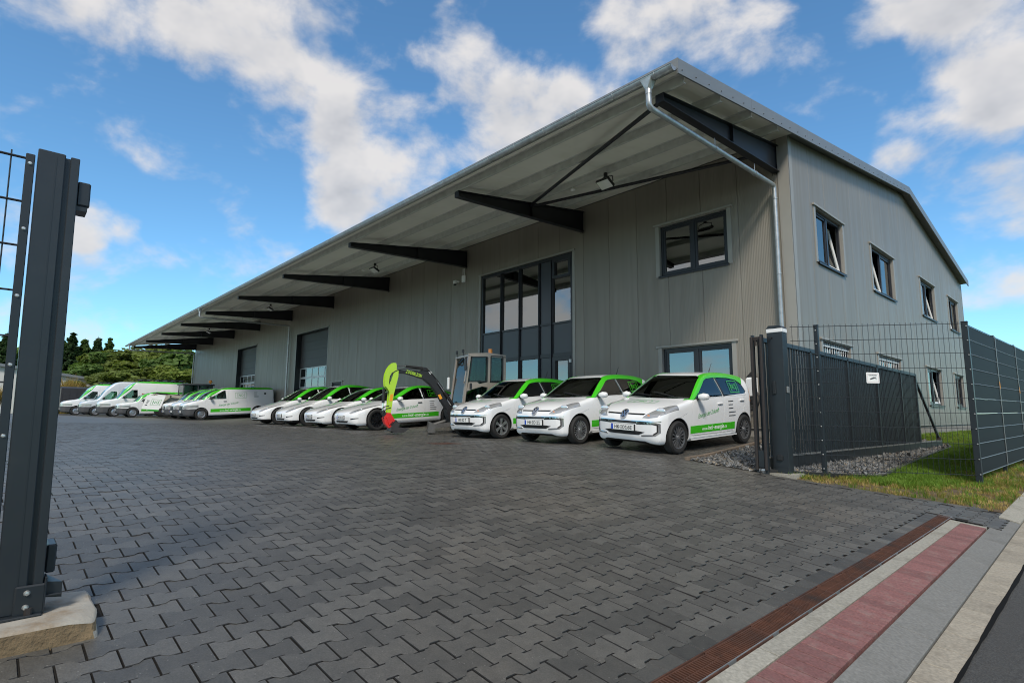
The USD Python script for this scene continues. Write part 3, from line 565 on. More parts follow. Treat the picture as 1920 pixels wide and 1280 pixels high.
# gutter: half-round trough with brackets, in the photo one line along the whole eave
gy_, gz_ = -5.315, 7.05
def gutter():
    ang = np.linspace(PI, 2 * PI, 11); R = .085; o = [(gy_ + R * math.cos(a), gz_ + R * math.sin(a)) for a in ang]; inn = [(gy_ + (R - .005) * math.cos(a), gz_ + (R - .005) * math.sin(a)) for a in ang][::-1]
    return cat(prism(o + inn, 'x', XE, XV - .02), tube([(XE, gy_ - R, gz_ + .004), ((XE + XV) / 2, gy_ - R, gz_ + .004), (XV - .02, gy_ - R, gz_ + .004)], .010, 6), prism(o, 'x', XV - .024, XV - .02))
gut = part(bld, 'gutter', gutter(), 'zinc', 30)
x = XV - .35
while x > XE:
    ang = np.linspace(PI * 1.0, PI * 2.02, 9)
    part(gut, 'gutter_bracket', cat(tube([(x, gy_ + .088 * math.cos(a), gz_ + .088 * math.sin(a)) for a in ang], .007, 5), bar((x, gy_ + .088, gz_ + .005), (x, EY + .02, gz_ + .06), .022, .005)), 'zinc'); x -= .88
def elbow_path(pts, r=.12):
    out = [V3(pts[0], dtype=float)]
    for a, b, c in zip(pts[:-2], pts[1:-1], pts[2:]):
        a, b, c = V3(a, dtype=float), V3(b, dtype=float), V3(c, dtype=float); u = (a - b) / np.linalg.norm(a - b); v = (c - b) / np.linalg.norm(c - b)
        for t in np.linspace(0, 1, 5): p = (1 - t) ** 2 * (b + u * r) + 2 * t * (1 - t) * b + t * t * (b + v * r); out.append(p)
    return out + [V3(pts[-1], dtype=float)]
for j, (xt, xw, z0) in enumerate(((-.25, -.29, .72), (-29.9, -30.3, .9), (-53.5, -54.0, .9))):
    pts = [(xt, gy_, gz_ - .19), (xt, gy_, 6.52), (xw, -.13, 6.66 - .02), (xw, -.13, z0)]
    dp = part(bld, 'downpipe', cat(tube(elbow_path(pts, .09), .052, 12), *[tube([pts[2 if s > .9 else 1] + (V3(pts[2]) - V3(pts[1])) * f for f in (s, s + .01, s + .02)], .058, 12) for s in ()]), 'zinc', 40)
    part(dp, 'hopper', cat(hull([(xt + sx * .11, gy_ + sy * .09, gz_ - .04) for sx in (-1, 1) for sy in (-1, 1)] + [(xt + .056 * math.cos(a), gy_ + .056 * math.sin(a), gz_ - .22) for a in np.linspace(0, 2 * PI, 10)]), cyl((xt, gy_, gz_ - .30), (xt, gy_, gz_ - .20), .057)), 'zinc')
    d_ = V3(pts[2]) - V3(pts[1]); cl = []
    for s in (.45, .8): p = V3(pts[1]) + d_ * s; cl += [cyl(p - d_ * .006, p + d_ * .006, .06), cyl(p, p + V3([0, 0, .22]), .008, 6)]
    for z in (6.3, 4.5, 2.6): cl += [cyl((xw, -.13, z), (xw, -.13, z + .03), .06), bar((xw, -.13, z + .015), (xw, 0, z + .015), .02, .02)]
    part(dp, 'pipe_clamp', cat(*cl), 'zinc')
# ---------------- windows
def frame_of(fn, u0, u1, z0, z1, w, d0, d1): return [lbox(fn, u0, u0 + w, d0, d1, z0, z1), lbox(fn, u1 - w, u1, d0, d1, z0, z1), lbox(fn, u0 + w, u1 - w, d0, d1, z0, z0 + w), lbox(fn, u0 + w, u1 - w, d0, d1, z1 - w, z1)]
def window(fn, u0, u1, z0, z1, tilted=None, blind=False, guard=False):
    um = (u0 + u1) / 2; d0, d1 = -.13, -.07; q = .003
    fr = frame_of(fn, u0 + q, u1 - q, z0 + q, z1 - q, .07, d0, d1) + [lbox(fn, um - .045, um + .045, d0, d1, z0 + .07, z1 - .07)]
    w = part(bld, 'window', cat(*fr), 'anthracite_frame')
    part(w, 'reveal', cat(lbox(fn, u0 - .004, u0 + q, -.16, .002, z0, z1), lbox(fn, u1 - q, u1 + .004, -.16, .002, z0, z1), lbox(fn, u0, u1, -.16, .002, z1 - q, z1 + .004)), 'cladding_trim')
    part(w, 'head_trim', lbox(fn, u0 - .17, u1 + .17, -.005, .05, z1 + .02, z1 + .075, .006), 'cladding_trim')
    parts(w, 'side_trim', (lbox(fn, u0 - .12, u0 - .005, -.005, .016, z0 - .02, z1 + .018), lbox(fn, u1 + .005, u1 + .12, -.005, .016, z0 - .02, z1 + .018)), 'cladding_trim')
    part(w, 'sill', cat(lbox(fn, u0 - .03, u1 + .03, -.12, .05, z0 - .022, z0 - .002, .004), lbox(fn, u0 - .03, u1 + .03, .04, .05, z0 - .06, z0 - .004)), 'anthracite_frame')
    for i, (a, b) in enumerate(((u0 + .07, um - .045), (um + .045, u1 - .07))):
        s = cat(*frame_of(fn, a + .004, b - .004, z0 + .075, z1 - .075, .055, -.155, -.085)); g = lbox(fn, a + .055, b - .055, -.124, -.112, z0 + .13, z1 - .13)
        if tilted == i:                                    # tilted open inwards at the top
            for m in (s, g):
                e = (V3(fn(0., 1., 0.)) - V3(fn(0., 0., 0.))).astype(float); m.vertices = m.vertices - np.outer((m.vertices[:, 2] - z0 - .075) * .17, e)
        ss = part(w, 'sash', s, 'anthracite_frame' if tilted != i else 'white_metal'); part(w, 'glass', g, 'window_glass')
    if blind: part(w, 'blind', lbox(fn, u0 + .05, u1 - .05, -.30, -.29, z0 + (z1 - z0) * .0, z1), 'blind')
    if guard: part(w, 'guard_bar', cat(*[lbox(fn, u, u + .014, -.05, -.036, z0 + .02, z1 - .02) for u in np.linspace(u0 + .1, u1 - .1, 12)], *[lbox(fn, u0 + .05, u1 - .05, -.036, -.022, z, z + .03) for z in (z0 + .1, (z0 + z1) / 2, z1 - .12)]), 'white_metal')
    return w
window(on_front, *F_WIN[0]); window(on_front, *F_WIN[1], blind=True)
for (a, b), t in zip(G_UP, (1, 0, 1, 0)): window(on_gable, a, b, 5.07, 6.47, t, blind=False)
for (a, b), t, gd in zip(G_LO, (None, None, 1, None), (1, 1, 0, 0)): window(on_gable, a, b, 1.72, 3.09, t, guard=gd)
# light curtains and a desk-high band inside the upper rooms
part(bld, 'curtain', cat(*[lbox(on_gable, a + .1, a + .7, -.42, -.40, 5.1, 6.4) for a, b in G_UP], box(-3.4, -3.05, .45, .47, 5.0, 6.4), box(-3.0, -1.6, .5, .52, 4.9, 5.22)), 'interior_light')
# ---------------- entry glazing
u0, u1, z0, z1 = F_ENTRY; mull = [u0, -10.19, -9.21, -8.235, -7.655, u1]
ew = part(bld, 'entrance_glazing', cat(*frame_of(on_front, u0 + .003, u1 - .003, z0, z1 - .003, .10, -.16, -.02), *[lbox(on_front, u - .045, u + .045, -.16, -.02, z0 + .1, z1 - .1) for u in mull[1:-1]], *[lbox(on_front, u - .012, u + .012, -.02, .012, z0 + .1, z1 - .1) for u in mull[1:-1]]), 'anthracite_frame')
part(ew, 'head_trim', lbox(on_front, u0 - .12, u1 + .12, -.005, .05, z1 + .01, z1 + .06, .006), 'cladding_trim')
parts(ew, 'side_trim', (lbox(on_front, u0 - .11, u0 - .004, -.005, .016, z0, z1 + .009), lbox(on_front, u1 + .004, u1 + .11, -.005, .016, z0, z1 + .009)), 'cladding_trim')
part(ew, 'reveal', cat(lbox(on_front, u0 - .003, u0 + .002, -.02, .002, z0, z1), lbox(on_front, u1 - .002, u1 + .003, -.02, .002, z0, z1)), 'cladding_trim')
for i in range(5):
    a, b = mull[i] + (.10 if i == 0 else .045), mull[i + 1] - (.10 if i == 4 else .045)
    part(ew, 'spandrel_panel', lbox(on_front, a + .004, b - .004, -.10, -.055, 3.22, 4.17, .004), 'spandrel')
    parts(ew, 'transom', (lbox(on_front, a, b, -.155, -.03, 4.175, 4.24), lbox(on_front, a, b, -.155, -.03, 3.10, 3.215)), 'anthracite_frame')
    if i == 3: part(ew, 'spandrel_panel', lbox(on_front, a + .004, b - .004, -.10, -.055, 4.245, z1 - .105, .004), 'spandrel'); part(ew, 'spandrel_panel', lbox(on_front, a + .004, b - .004, -.10, -.055, z0 + .1, 3.095, .004), 'spandrel'); continue
    if i == 4:
        part(ew, 'vent_sash', cat(*frame_of(on_front, a + .004, b - .004, 5.70, z1 - .105, .09, -.14, -.01)), 'anthracite_frame')
        part(ew, 'glass', lbox(on_front, a + .09, b - .09, -.095, -.083, 5.79, z1 - .19), 'window_glass')
        part(ew, 'glass', lbox(on_front, a, b, -.095, -.083, 4.24, 5.70), 'window_glass')
        dd_ = part(ew, 'door', cat(*frame_of(on_front, a + .004, b - .004, z0 + .1, 3.095, .12, -.14, -.01)), 'anthracite_frame'); part(ew, 'glass', lbox(on_front, a + .12, b - .12, -.095, -.083, z0 + .2, 2.98), 'window_glass')
        part(ew, 'door_closer', lbox(on_front, b - .02, b + .05, 0.0, .06, 2.88, 2.98, .005), 'white_metal')
    else:
        part(ew, 'glass', lbox(on_front, a, b, -.095, -.083, 4.24, z1 - .1), 'window_glass'); part(ew, 'glass', lbox(on_front, a, b, -.095, -.083, z0 + .1, 3.10), 'window_glass')
part(ew, 'notice', cat(lbox(on_front, -8.15, -8.0, -.054, -.05, 1.95, 2.2), lbox(on_front, -7.93, -7.8, -.054, -.05, 2.0, 2.18)), 'white_metal')
part(bld, 'roller_blind', cat(*[box(mull[i] + .12, mull[i + 1] - .06, .30, .31, 4.1, 5.36) for i in (0, 1, 2)], box(-7.58, -6.85, .30, .31, 4.1, 5.38), box(-9.9, -9.25, .35, .36, .9, 2.5), box(-9.1, -8.3, .35, .36, 2.9, 3.08), box(-8.62, -8.3, .37, .38, 1, 2.6)), 'interior_light')
# ---------------- sectional doors
def sectional(u0, u1, z0, z1):
    d = part(bld, 'sectional_door', cat(lbox(on_front, u0 + .002, u0 + .03, -.36, .01, z0, z1), lbox(on_front, u1 - .03, u1 - .002, -.36, .01, z0, z1), lbox(on_front, u0 + .03, u1 - .03, -.36, .01, z1 - .03, z1 - .002)), 'anthracite')
    zs = np.arange(z0, z1 - .04, .55); gl = (z0 + 1.85, z0 + 3.05); dep = -.30
    part(d, 'door_trim', cat(lbox(on_front, u0 - .10, u1 + .10, -.004, .05, z1 + .004, z1 + .05, .005), lbox(on_front, u0 - .09, u0 - .003, -.004, .012, z0, z1), lbox(on_front, u1 + .003, u1 + .09, -.004, .012, z0, z1)), 'cladding_trim')
    for a, b in ((z0, gl[0]), (gl[1], z1 - .035)):
        n = max(1, int(round((b - a) / .52)))
        for k in range(n):
            za, zb_ = a + (b - a) * k / n + .004, a + (b - a) * (k + 1) / n - .004
            part(d, 'door_section', cat(lbox(on_front, u0 + .035, u1 - .035, dep - .04, dep, za, zb_), *[lbox(on_front, u0 + .036, u1 - .036, dep - .002, dep + .006, z, z + .03) for z in np.arange(za + .02, zb_ - .04, .06)]), 'door_grey')
    for za, zb_ in ((gl[0], (gl[0] + gl[1]) / 2), ((gl[0] + gl[1]) / 2, gl[1])):
        n = 5; us = np.linspace(u0 + .035, u1 - .035, n + 1)
        s = part(d, 'glazed_section', cat(*frame_of(on_front, us[0], us[-1], za + .003, zb_ - .003, .055, dep - .04, dep + .004), *[lbox(on_front, u - .03, u + .03, dep - .04, dep + .004, za + .058, zb_ - .058) for u in us[1:-1]]), 'alu')
        for a, b in zip(us[:-1], us[1:]): part(d, 'door_pane', lbox(on_front, a + .02, b - .02, dep - .025, dep - .015, za + .05, zb_ - .05), 'window_glass')
mat('door_grey', (0.062, 0.064, 0.066), 0.5, noise=0.06, nscale=1.5)
mat('alu', (0.55, 0.56, 0.57), 0.4, 0.5)
for h in F_DOORS: sectional(*h)
vw = part(bld, 'louvre_window', cat(*frame_of(on_front, F_VENT[0], F_VENT[1], F_VENT[2], F_VENT[3], .05, -.12, -.02), *[lbox(on_front, F_VENT[0] + .05, F_VENT[1] - .05, -.10, -.06, z, z + .05) for z in np.arange(F_VENT[2] + .06, F_VENT[3] - .06, .075)]), 'door_grey')
part(vw, 'head_trim', lbox(on_front, F_VENT[0] - .16, F_VENT[1] + .16, -.005, .05, F_VENT[3] + .01, F_VENT[3] + .06), 'cladding_trim')
parts(vw, 'side_trim', (lbox(on_front, F_VENT[0] - .09, F_VENT[0] - .003, -.005, .014, F_VENT[2], F_VENT[3]), lbox(on_front, F_VENT[1] + .003, F_VENT[1] + .09, -.005, .014, F_VENT[2], F_VENT[3])), 'cladding_trim')
# ---------------- lamps under the canopy, detector heads, camera
LAMPX = [(-3.5, 'first floodlight under the canopy, nearest the building corner'), (-15.3, 'second floodlight under the canopy, beyond the entrance glazing'), (-27.3, 'third floodlight under the canopy, above the nearer sectional door'), (-40, 'farthest small floodlight under the canopy, above the farther sectional door')]
for x, lb in LAMPX:
    yp, zt = -2.36, float(roof_top(-2.36)) - RT - .19
    t = thing('floodlight', lb, 'floodlight', (x, yp, zt), group='floodlights under the canopy')
    part(t, 'mount', cat(cyl((0, 0, -.10), (0, 0, .0), .05), tube([(-.21, .02, -.27), (-.21, .0, -.14), (-.0, 0, -.09), (.21, .0, -.14), (.21, .02, -.27)], .012, 6)), 'black_plastic')
    hd = cbox(-.20, .20, -.17, .13, -.05, .03, .015); hd.apply_transform(trimesh.transformations.rotation_matrix(math.radians(-28), (1, 0, 0))); hd.apply_translation((0, 0, -.28))
    hb = part(t, 'housing', hd, 'black_plastic')
    ln = box(-.175, .175, -.15, .11, -.054, -.049); ln.apply_transform(trimesh.transformations.rotation_matrix(math.radians(-28), (1, 0, 0))); ln.apply_translation((0, 0, -.28)); part(t, 'lens', ln, 'lens')
for x, lb in ((-4.65, 'small white motion detector left of the first floodlight'), (-16.4, 'small white motion detector left of the second floodlight'), (-28.4, 'small white motion detector left of the third floodlight')):
    zt = float(roof_top(-2.32)) - RT - .19
    t = thing('motion_detector', lb, 'detector', (x, -2.3, zt), group='detectors under the canopy'); part(t, 'base', cyl((0, 0, -.05), (0, 0, .0), .03), 'white_metal'); s = trimesh.creation.icosphere(2, .07); s.apply_scale((1, 1, .6)); s.apply_translation((0, 0, -.08)); part(t, 'dome', s, 'white_metal', True)
t = thing('wall_antenna', 'white wireless access point with two aerials under the third canopy beam', 'access point', (-12.36, -.0, 6.45))
part(t, 'housing', cbox(-.10, .10, -.09, 0, -.05, .22, .015), 'white_metal'); part(t, 'aerial', cyl((-.05, -.05, .22), (-.05, -.05, .50), .014, 8), 'white_metal'); part(t, 'aerial', cyl((.05, -.05, .22), (.05, -.05, .50), .014, 8), 'white_metal')
t = thing('dome_camera', 'white dome security camera left of the wall antenna', 'camera', (-12.75, 0, 6.35))
part(t, 'arm', cbox(-.05, .05, -.20, 0, .10, .17, .01), 'white_metal'); part(t, 'body', cyl((0, -.19, .02), (0, -.19, .14), .075, 20), 'white_metal', 40); s = trimesh.creation.icosphere(2, .062); s.apply_translation((0, -.19, .015)); part(t, 'lens', s, 'black_plastic', True)
# ------------------------------------------------------------------ vehicles: bodies from three smoothly intersected outlines
mat('paint_white', (0.74, 0.75, 0.76), 0.22, coat=1.0)
mat('paint_silver_white', (0.56, 0.60, 0.64), 0.25, coat=1.0)
mat('paint_green', (0.045, 0.44, 0.012), 0.28, coat=0.8)
mat('paint_green_dark', (0.015, 0.26, 0.018), 0.3, coat=0.6)
mat('print_green', (0.03, 0.30, 0.06), 0.4); mat('print_dark', (0.06, 0.065, 0.07), 0.5); mat('print_white', (0.80, 0.82, 0.80), 0.4)
mat('trim_black', (0.014, 0.014, 0.015), 0.4); mat('trim_grey', (0.050, 0.052, 0.056), 0.6); mat('gloss_black', (0.008, 0.008, 0.009), 0.12, coat=1.0)
mat('chrome', (0.75, 0.76, 0.78), 0.12, 1.0); mat('alloy', (0.42, 0.43, 0.45), 0.3, 0.8); mat('alloy_grey', (0.16, 0.165, 0.175), 0.35, 0.6); mat('rubber', (0.014, 0.014, 0.014), 0.75, bump=0.1, bscale=200)
mat('lamp_shell', (0.36, 0.37, 0.38), 0.10, 0.4, coat=1.0); mat('lamp_bright', (0.80, 0.82, 0.84), 0.08, 0.7, coat=1.0); mat('amber', (0.75, 0.22, 0.02), 0.25, coat=0.5)
mat('plate_white', (0.72, 0.73, 0.72), 0.4); mat('plate_blue', (0.01, 0.06, 0.42), 0.4); mat('seat_cloth', (0.11, 0.115, 0.115), 0.85); mat('cabin_grey', (0.36, 0.37, 0.36), 0.8); mat('cabin_dark', (0.09, 0.095, 0.094), 0.8)
pane('car_glass', (0.72, 0.88, 0.82), 2.05, 0.0, 0.95); pane('dark_glass', (0.36, 0.38, 0.38), 1.9, 0.0, 0.8)

def sd_poly(P, x, y):
    """signed distance (negative inside) from the points to a closed polygon"""
    P = np.asarray(P, float); d = np.full(x.shape, 1e9); s = np.zeros(x.shape, int); n = len(P)
    for i in range(n):
        a, b = P[i], P[(i + 1) % n]; e = b - a; wx, wy = x - a[0], y - a[1]; t = np.clip((wx * e[0] + wy * e[1]) / (e @ e + 1e-12), 0, 1)
        d = np.minimum(d, np.hypot(wx - t * e[0], wy - t * e[1])); up = (a[1] <= y) & (b[1] > y); dn = (a[1] > y) & (b[1] <= y); cr = e[0] * wy - e[1] * wx
        s += np.where(up & (cr > 0), 1, 0) - np.where(dn & (cr < 0), 1, 0)
    return np.where(s != 0, -d, d)
def spline(pts, n=6):
    """rounds a polygon outline a little (Chaikin)"""
    P = np.asarray(pts, float)
    for _ in range(2): Q = np.roll(P, -1, 0); P = np.stack([P * .75 + Q * .25, P * .25 + Q * .75], 1).reshape(-1, 2)
    return P
def openspline(pts):
    P = np.asarray(pts, float)
    for _ in range(2): P = np.vstack([P[:1], np.stack([P[:-1] * .75 + P[1:] * .25, P[:-1] * .25 + P[1:] * .75], 1).reshape(-1, 2), P[-1:]])
    return P
def smax(a, b, k): h = np.maximum(k - np.abs(a - b), 0) / k; return np.maximum(a, b) + h * h * k * .25
def nets(F, org, h, iso):
    """surface nets of the field F at iso"""
    G = F - iso; ins = G < 0; sx, sy, sz = G.shape; c = [ins[a:sx - 1 + a, b:sy - 1 + b, d:sz - 1 + d] for a in (0, 1) for b in (0, 1) for d in (0, 1)]
    cnt = sum(q.astype(np.int8) for q in c); act = (cnt > 0) & (cnt < 8); idx = -np.ones(act.shape, int); ii = np.argwhere(act); idx[act] = np.arange(len(ii))
    acc = np.zeros((len(ii), 3)); num = np.zeros(len(ii)); cor = [(a, b, d) for a in (0, 1) for b in (0, 1) for d in (0, 1)]
    val = {q: G[ii[:, 0] + q[0], ii[:, 1] + q[1], ii[:, 2] + q[2]] for q in cor}
    for p in cor:
        for ax in range(3):
            if p[ax]: continue
            q = list(p); q[ax] = 1; q = tuple(q); va, vb = val[p], val[q]; m = (va < 0) != (vb < 0); t = np.where(m, va / np.where(m, va - vb, 1), 0)
            pt = np.tile(np.array(p, float), (len(ii), 1)); pt[:, ax] += t; acc[m] += pt[m]; num[m] += 1
    V = org + h * (ii + acc / num[:, None]); Fs = []
    for ax in range(3):
        o1, o2 = [(1, 2), (2, 0), (0, 1)][ax]; a = [slice(1, -1)] * 3; a[ax] = slice(0, -1); b = list(a); b[ax] = slice(1, None)
        A, B = ins[tuple(a)], ins[tuple(b)]; e = np.argwhere(A != B); st = A[A != B]; e = e + 1; e[:, ax] -= 1
        def at(d1, d2): q = e.copy(); q[:, o1] += d1; q[:, o2] += d2; return idx[q[:, 0], q[:, 1], q[:, 2]]
        quad = np.stack([at(-1, -1), at(0, -1), at(0, 0), at(-1, 0)], 1); quad[~st] = quad[~st][:, ::-1]; Fs.append(quad)
    Q = np.vstack(Fs); T = np.vstack([Q[:, [0, 1, 2]], Q[:, [0, 2, 3]]]); return V, T

class Shell:
    """a car body field. s runs from nose to tail, x is lateral (the car's left is +x), z up"""
    def __init__(self, side, plan, sect, k=(.10, .09), h=.028, bow=.10, crown=.05, bow_end=9., r2=True):
        side, plan, sect = spline(side), np.asarray(plan, float), openspline(sect); L = side[:, 0].max(); W = max(p[1] for p in plan); H = side[:, 1].max(); self.h = h; self.L = L
        o = V3([-.14, -W - .12, 0.02]); n = [int((b - a) / h) + 2 for a, b in ((-.14, L + .14), (-W - .12, W + .12), (.02, H + .14))]; self.org = o
        S, X, Z = [o[i] + h * np.arange(n[i]) for i in range(3)]
        fs = np.arange(-.3, L + .3, .02); fz = np.arange(-.2, H + .4, .02); FS, FZ = np.meshgrid(fs, fz, indexing='ij'); D2 = sd_poly(side, FS, FZ)
        g = np.meshgrid(S, X, Z, indexing='ij'); s2 = g[0] - bow * g[1] ** 2 * np.clip((bow_end - g[0]) / .6, 0, 1); z2 = g[2] + crown * g[1] ** 2
        a = ndimage.map_coordinates(D2, [(s2 + .3) / .02, (z2 + .2) / .02], order=1, mode='nearest')
        P2 = np.asarray(plan); PX = np.vstack([P2, P2[::-1] * [1, -1]]); b = sd_poly(PX, *np.meshgrid(S, X, indexing='ij'))[:, :, None]
        q = sd_poly(np.vstack([sect, (sect * [-1, 1])[::-1]]), *np.meshgrid(X, Z, indexing='ij'))[None]
        self.F = smax(smax(a, np.broadcast_to(q, a.shape), k[0]), np.broadcast_to(b, a.shape), k[1]); self.G = np.stack(np.gradient(self.F, h), 0)
    def field(self, p): return ndimage.map_coordinates(self.F, ((p - self.org) / self.h).T, order=1, mode='nearest')
    def surf(self, iso):
        V, T = nets(self.F, self.org, self.h, iso)
        for _ in range(2):
            c = ((V - self.org) / self.h).T; f = ndimage.map_coordinates(self.F, c, order=1, mode='nearest') - iso; g = np.stack([ndimage.map_coordinates(self.G[i], c, order=1, mode='nearest') for i in range(3)], 1)
            V = V - g * (f / np.maximum((g * g).sum(1), .05))[:, None] * .9
        m = m3.Manifold(m3.Mesh(V.astype(np.float32), T.astype(np.uint32)))
        if m.volume() < 0: m = m3.Manifold(m3.Mesh(V.astype(np.float32), T[:, ::-1].astype(np.uint32).copy()))
        return m
    def side_x(self, s, z, sign=1):
        """lateral position of the skin at (s, z)"""
        s, z = np.broadcast_arrays(np.asarray(s, float), np.asarray(z, float)); xs = np.linspace(1.25, .05, 120)
        p = np.stack([np.repeat(s[..., None], 120, -1), sign * np.broadcast_to(xs, s.shape + (120,)), np.repeat(z[..., None], 120, -1)], -1); f = self.field(p.reshape(-1, 3)).reshape(s.shape + (120,))
        i = np.maximum(np.argmax(f < 0, -1), 1); f0 = np.take_along_axis(f, (i - 1)[..., None], -1)[..., 0]; f1 = np.take_along_axis(f, i[..., None], -1)[..., 0]; t = np.clip(f0 / (f0 - f1 + 1e-9), 0, 1)
        return sign * (xs[i - 1] + (xs[i] - xs[i - 1]) * t)
    def ray(self, p0, d, n=160, L=1.6):
        """first hit of the skin from points p0 along d"""
        p0 = np.atleast_2d(p0); ts = np.linspace(0, L, n); f = self.field((p0[:, None] + ts[None, :, None] * V3(d)).reshape(-1, 3)).reshape(len(p0), n); i = np.maximum(np.argmax(f < 0, 1), 1); r = np.arange(len(p0))
        f0, f1 = f[r, i - 1], f[r, i]; t = ts[i - 1] + (ts[i] - ts[i - 1]) * np.clip(f0 / (f0 - f1 + 1e-9), 0, 1); return p0 + t[:, None] * V3(d)

def pr(view, poly, lo=-9., hi=9.):
    """a cutting prism in car coordinates (s, x, z) from a polygon seen from the side (s,z), the front (x,z) or above (s,x)"""
    ax = {'side': 'y', 'front': 'x', 'top': 'z'}[view]; m = prism(poly, ax, lo, hi); return to_m3(m)
def both(poly, x0=.0, x1=2.): return pr('side', poly, x0, x1) + pr('side', poly, -x1, -x0)
def mirror_poly(p): return [(-a, b) for a, b in p]
def lathe(profile, c, side, sides=40): m = rev(profile, sides, 'x'); v = m.vertices; m.vertices = np.c_[v[:, 1] + c[0], side * v[:, 0] + c[1], v[:, 2] + c[2]]; m.fix_normals() if False else (m.invert() if m.volume < 0 else None); return m
def tyre(c, side, R, W, rim):
    o = [(rim, -W / 2 + .01), (rim + .02, -W / 2), (R - .03, -W / 2), (R - .006, -W / 2 + .02), (R, -W / 2 + .045), (R, W / 2 - .045), (R - .006, W / 2 - .02), (R - .03, W / 2), (rim + .02, W / 2), (rim, W / 2 - .01)]
    return lathe(o + [o[0]], c, side)
def rim_mesh(c, side, rim, W, style):
    """wheel discs. profile along +x is outwards"""
    out = W / 2 - .012; rot = lambda m, a: (m.apply_transform(trimesh.transformations.rotation_matrix(a, (1, 0, 0))), m)[1]
    lip = rev([(rim - .022, out - .05), (rim - .014, out - .006), (rim + .002, out), (rim + .004, out - .03), (rim - .02, -W / 2 + .02), (rim - .03, -W / 2 + .02), (rim - .022, out - .05)], 44, 'x')
    back = rev([(0, out - .085), (rim - .02, out - .085), (rim - .02, out - .075), (0, out - .075)], 36, 'x')
    main = []
    if style in ('turbine', 'fine', 'sport', 'six'):
        n, w0, w1 = {'turbine': (15, .012, .030), 'fine': (20, .007, .016), 'sport': (10, .014, .020), 'six': (6, .05, .085)}[style]
        disc = rev([(0, out - .012), (rim * .30, out - .010), (rim * .34, out - .03), (rim * .30, out - .05), (0, out - .05)], 28, 'x')
        main = [lip, disc]
        for k in range(n):
            r0, r1 = rim * .25, rim - .008; o1 = out - .006 if style != 'sport' else out - .01
            pts = [(x, s * w, r) for (r, w, x0) in ((r0, w0 / 2 * (1 if style != 'six' else .8), out - .014), (r1, w1 / 2, o1)) for s in (-1, 1) for x in (x0, x0 - .03)]
            m = hull(pts)
            if style in ('fine', 'turbine'): m.vertices[:, 1] += 0.10 * (m.vertices[:, 2] - r0)
            main.append(rot(m, 2 * PI * k / n))
    elif style == 'steel':
        disc = to_m3(rev([(0, out - .05), (rim * .42, out - .046), (rim * .52, out - .018), (rim * .72, out - .022), (rim - .01, out - .045), (rim - .01, out - .06), (0, out - .065)], 44, 'x'))
        for k in range(14):
            a = 2 * PI * k / 14; disc -= to_m3(cyl((out - .2, rim * .78 * math.cos(a), rim * .78 * math.sin(a)), (out + .1, rim * .78 * math.cos(a), rim * .78 * math.sin(a)), rim * .065, 10))
        main = [lip, from_m3(disc)]
    cap = rev([(0, out + (.004 if style != 'steel' else -.0)), (.03 if style != 'steel' else .055, out + (.003 if style != 'steel' else -.0)), (.036 if style != 'steel' else .062, out - .02 - (.03 if style == 'steel' else 0)), (0, out - .06)], 20, 'x')
    place = lambda m: (setattr(m, 'vertices', np.c_[m.vertices[:, 1] + c[0], side * m.vertices[:, 0] + c[1], m.vertices[:, 2] + c[2]]), m.invert() if m.volume < 0 else None, m)[2]
    return place(cat(*main)), place(back), place(cap)

def wrap_text(sh, s_c, z_c, m, sign=1, lift=.004):
    """lays lettering (u, w) on the side of the car; reads from nose to tail on the left (+x), the other way on the right"""
    v = m.vertices; s = s_c + v[:, 0] * sign; z = z_c + v[:, 1]; x = sh.side_x(s, z, sign); q = trimesh.Trimesh(np.c_[s, x + sign * (lift + v[:, 2] * .3), z], m.faces, process=False)
    return q
def wrap_top(sh, s_c, m, lift=.004):
    """lays lettering on the bonnet, read from in front of the car"""
    v = m.vertices; p = np.c_[s_c - v[:, 1], v[:, 0], np.full(len(v), 2.0)]; q = sh.ray(p, (0, 0, -1), 240, 2.0); return trimesh.Trimesh(q + np.c_[v[:, 2] * 0, v[:, 2] * 0, lift + v[:, 2] * .3], m.faces, process=False)
def logo(h, w, t=.008):
    """frame with bracketed letters"""
    ms = [bx2(-w / 2, w / 2, h / 2 - t, h / 2), bx2(-w / 2, w / 2, -h / 2, -h / 2 + t), bx2(-w / 2, -w / 2 + t, -h / 2 + t, h / 2 - t), bx2(w / 2 - t, w / 2, -h / 2 + t, h / 2 - t)]
    a = h * .33; b = w * .30
    for s in (-1, 1): ms += [bx2(s * b - t / 2, s * b + t / 2, -a, a), bx2(*sorted((s * b, s * (b - .13 * w * .6))), a - t, a), bx2(*sorted((s * b, s * (b - .13 * w * .6))), -a, -a + t)] if s < 0 else [bx2(b - t / 2, b + t / 2, -a, a), bx2(b - .08 * w, b, -a, -a + t)]
    tx = text('NO', h * .40); tx.vertices[:, 1] -= h * .20; return cat(*ms, tx)
def bx2(u0, u1, w0, w1):
    us = np.linspace(u0, u1, 2 + int(abs(u1 - u0) / .06)); ws = np.linspace(w0, w1, 2 + int(abs(w1 - w0) / .06)); V, F = [], []
    for u in us:
        for w in ws: V.append((u, w, .002))
    n = len(ws)
    for i in range(len(us) - 1):
        for j in range(n - 1): a = i * n + j; F += [(a, a + n, a + n + 1), (a, a + n + 1, a + 1)]
    return trimesh.Trimesh(np.array(V, float), np.array(F), process=False)
def fix_out(m, sh=None):
    return m

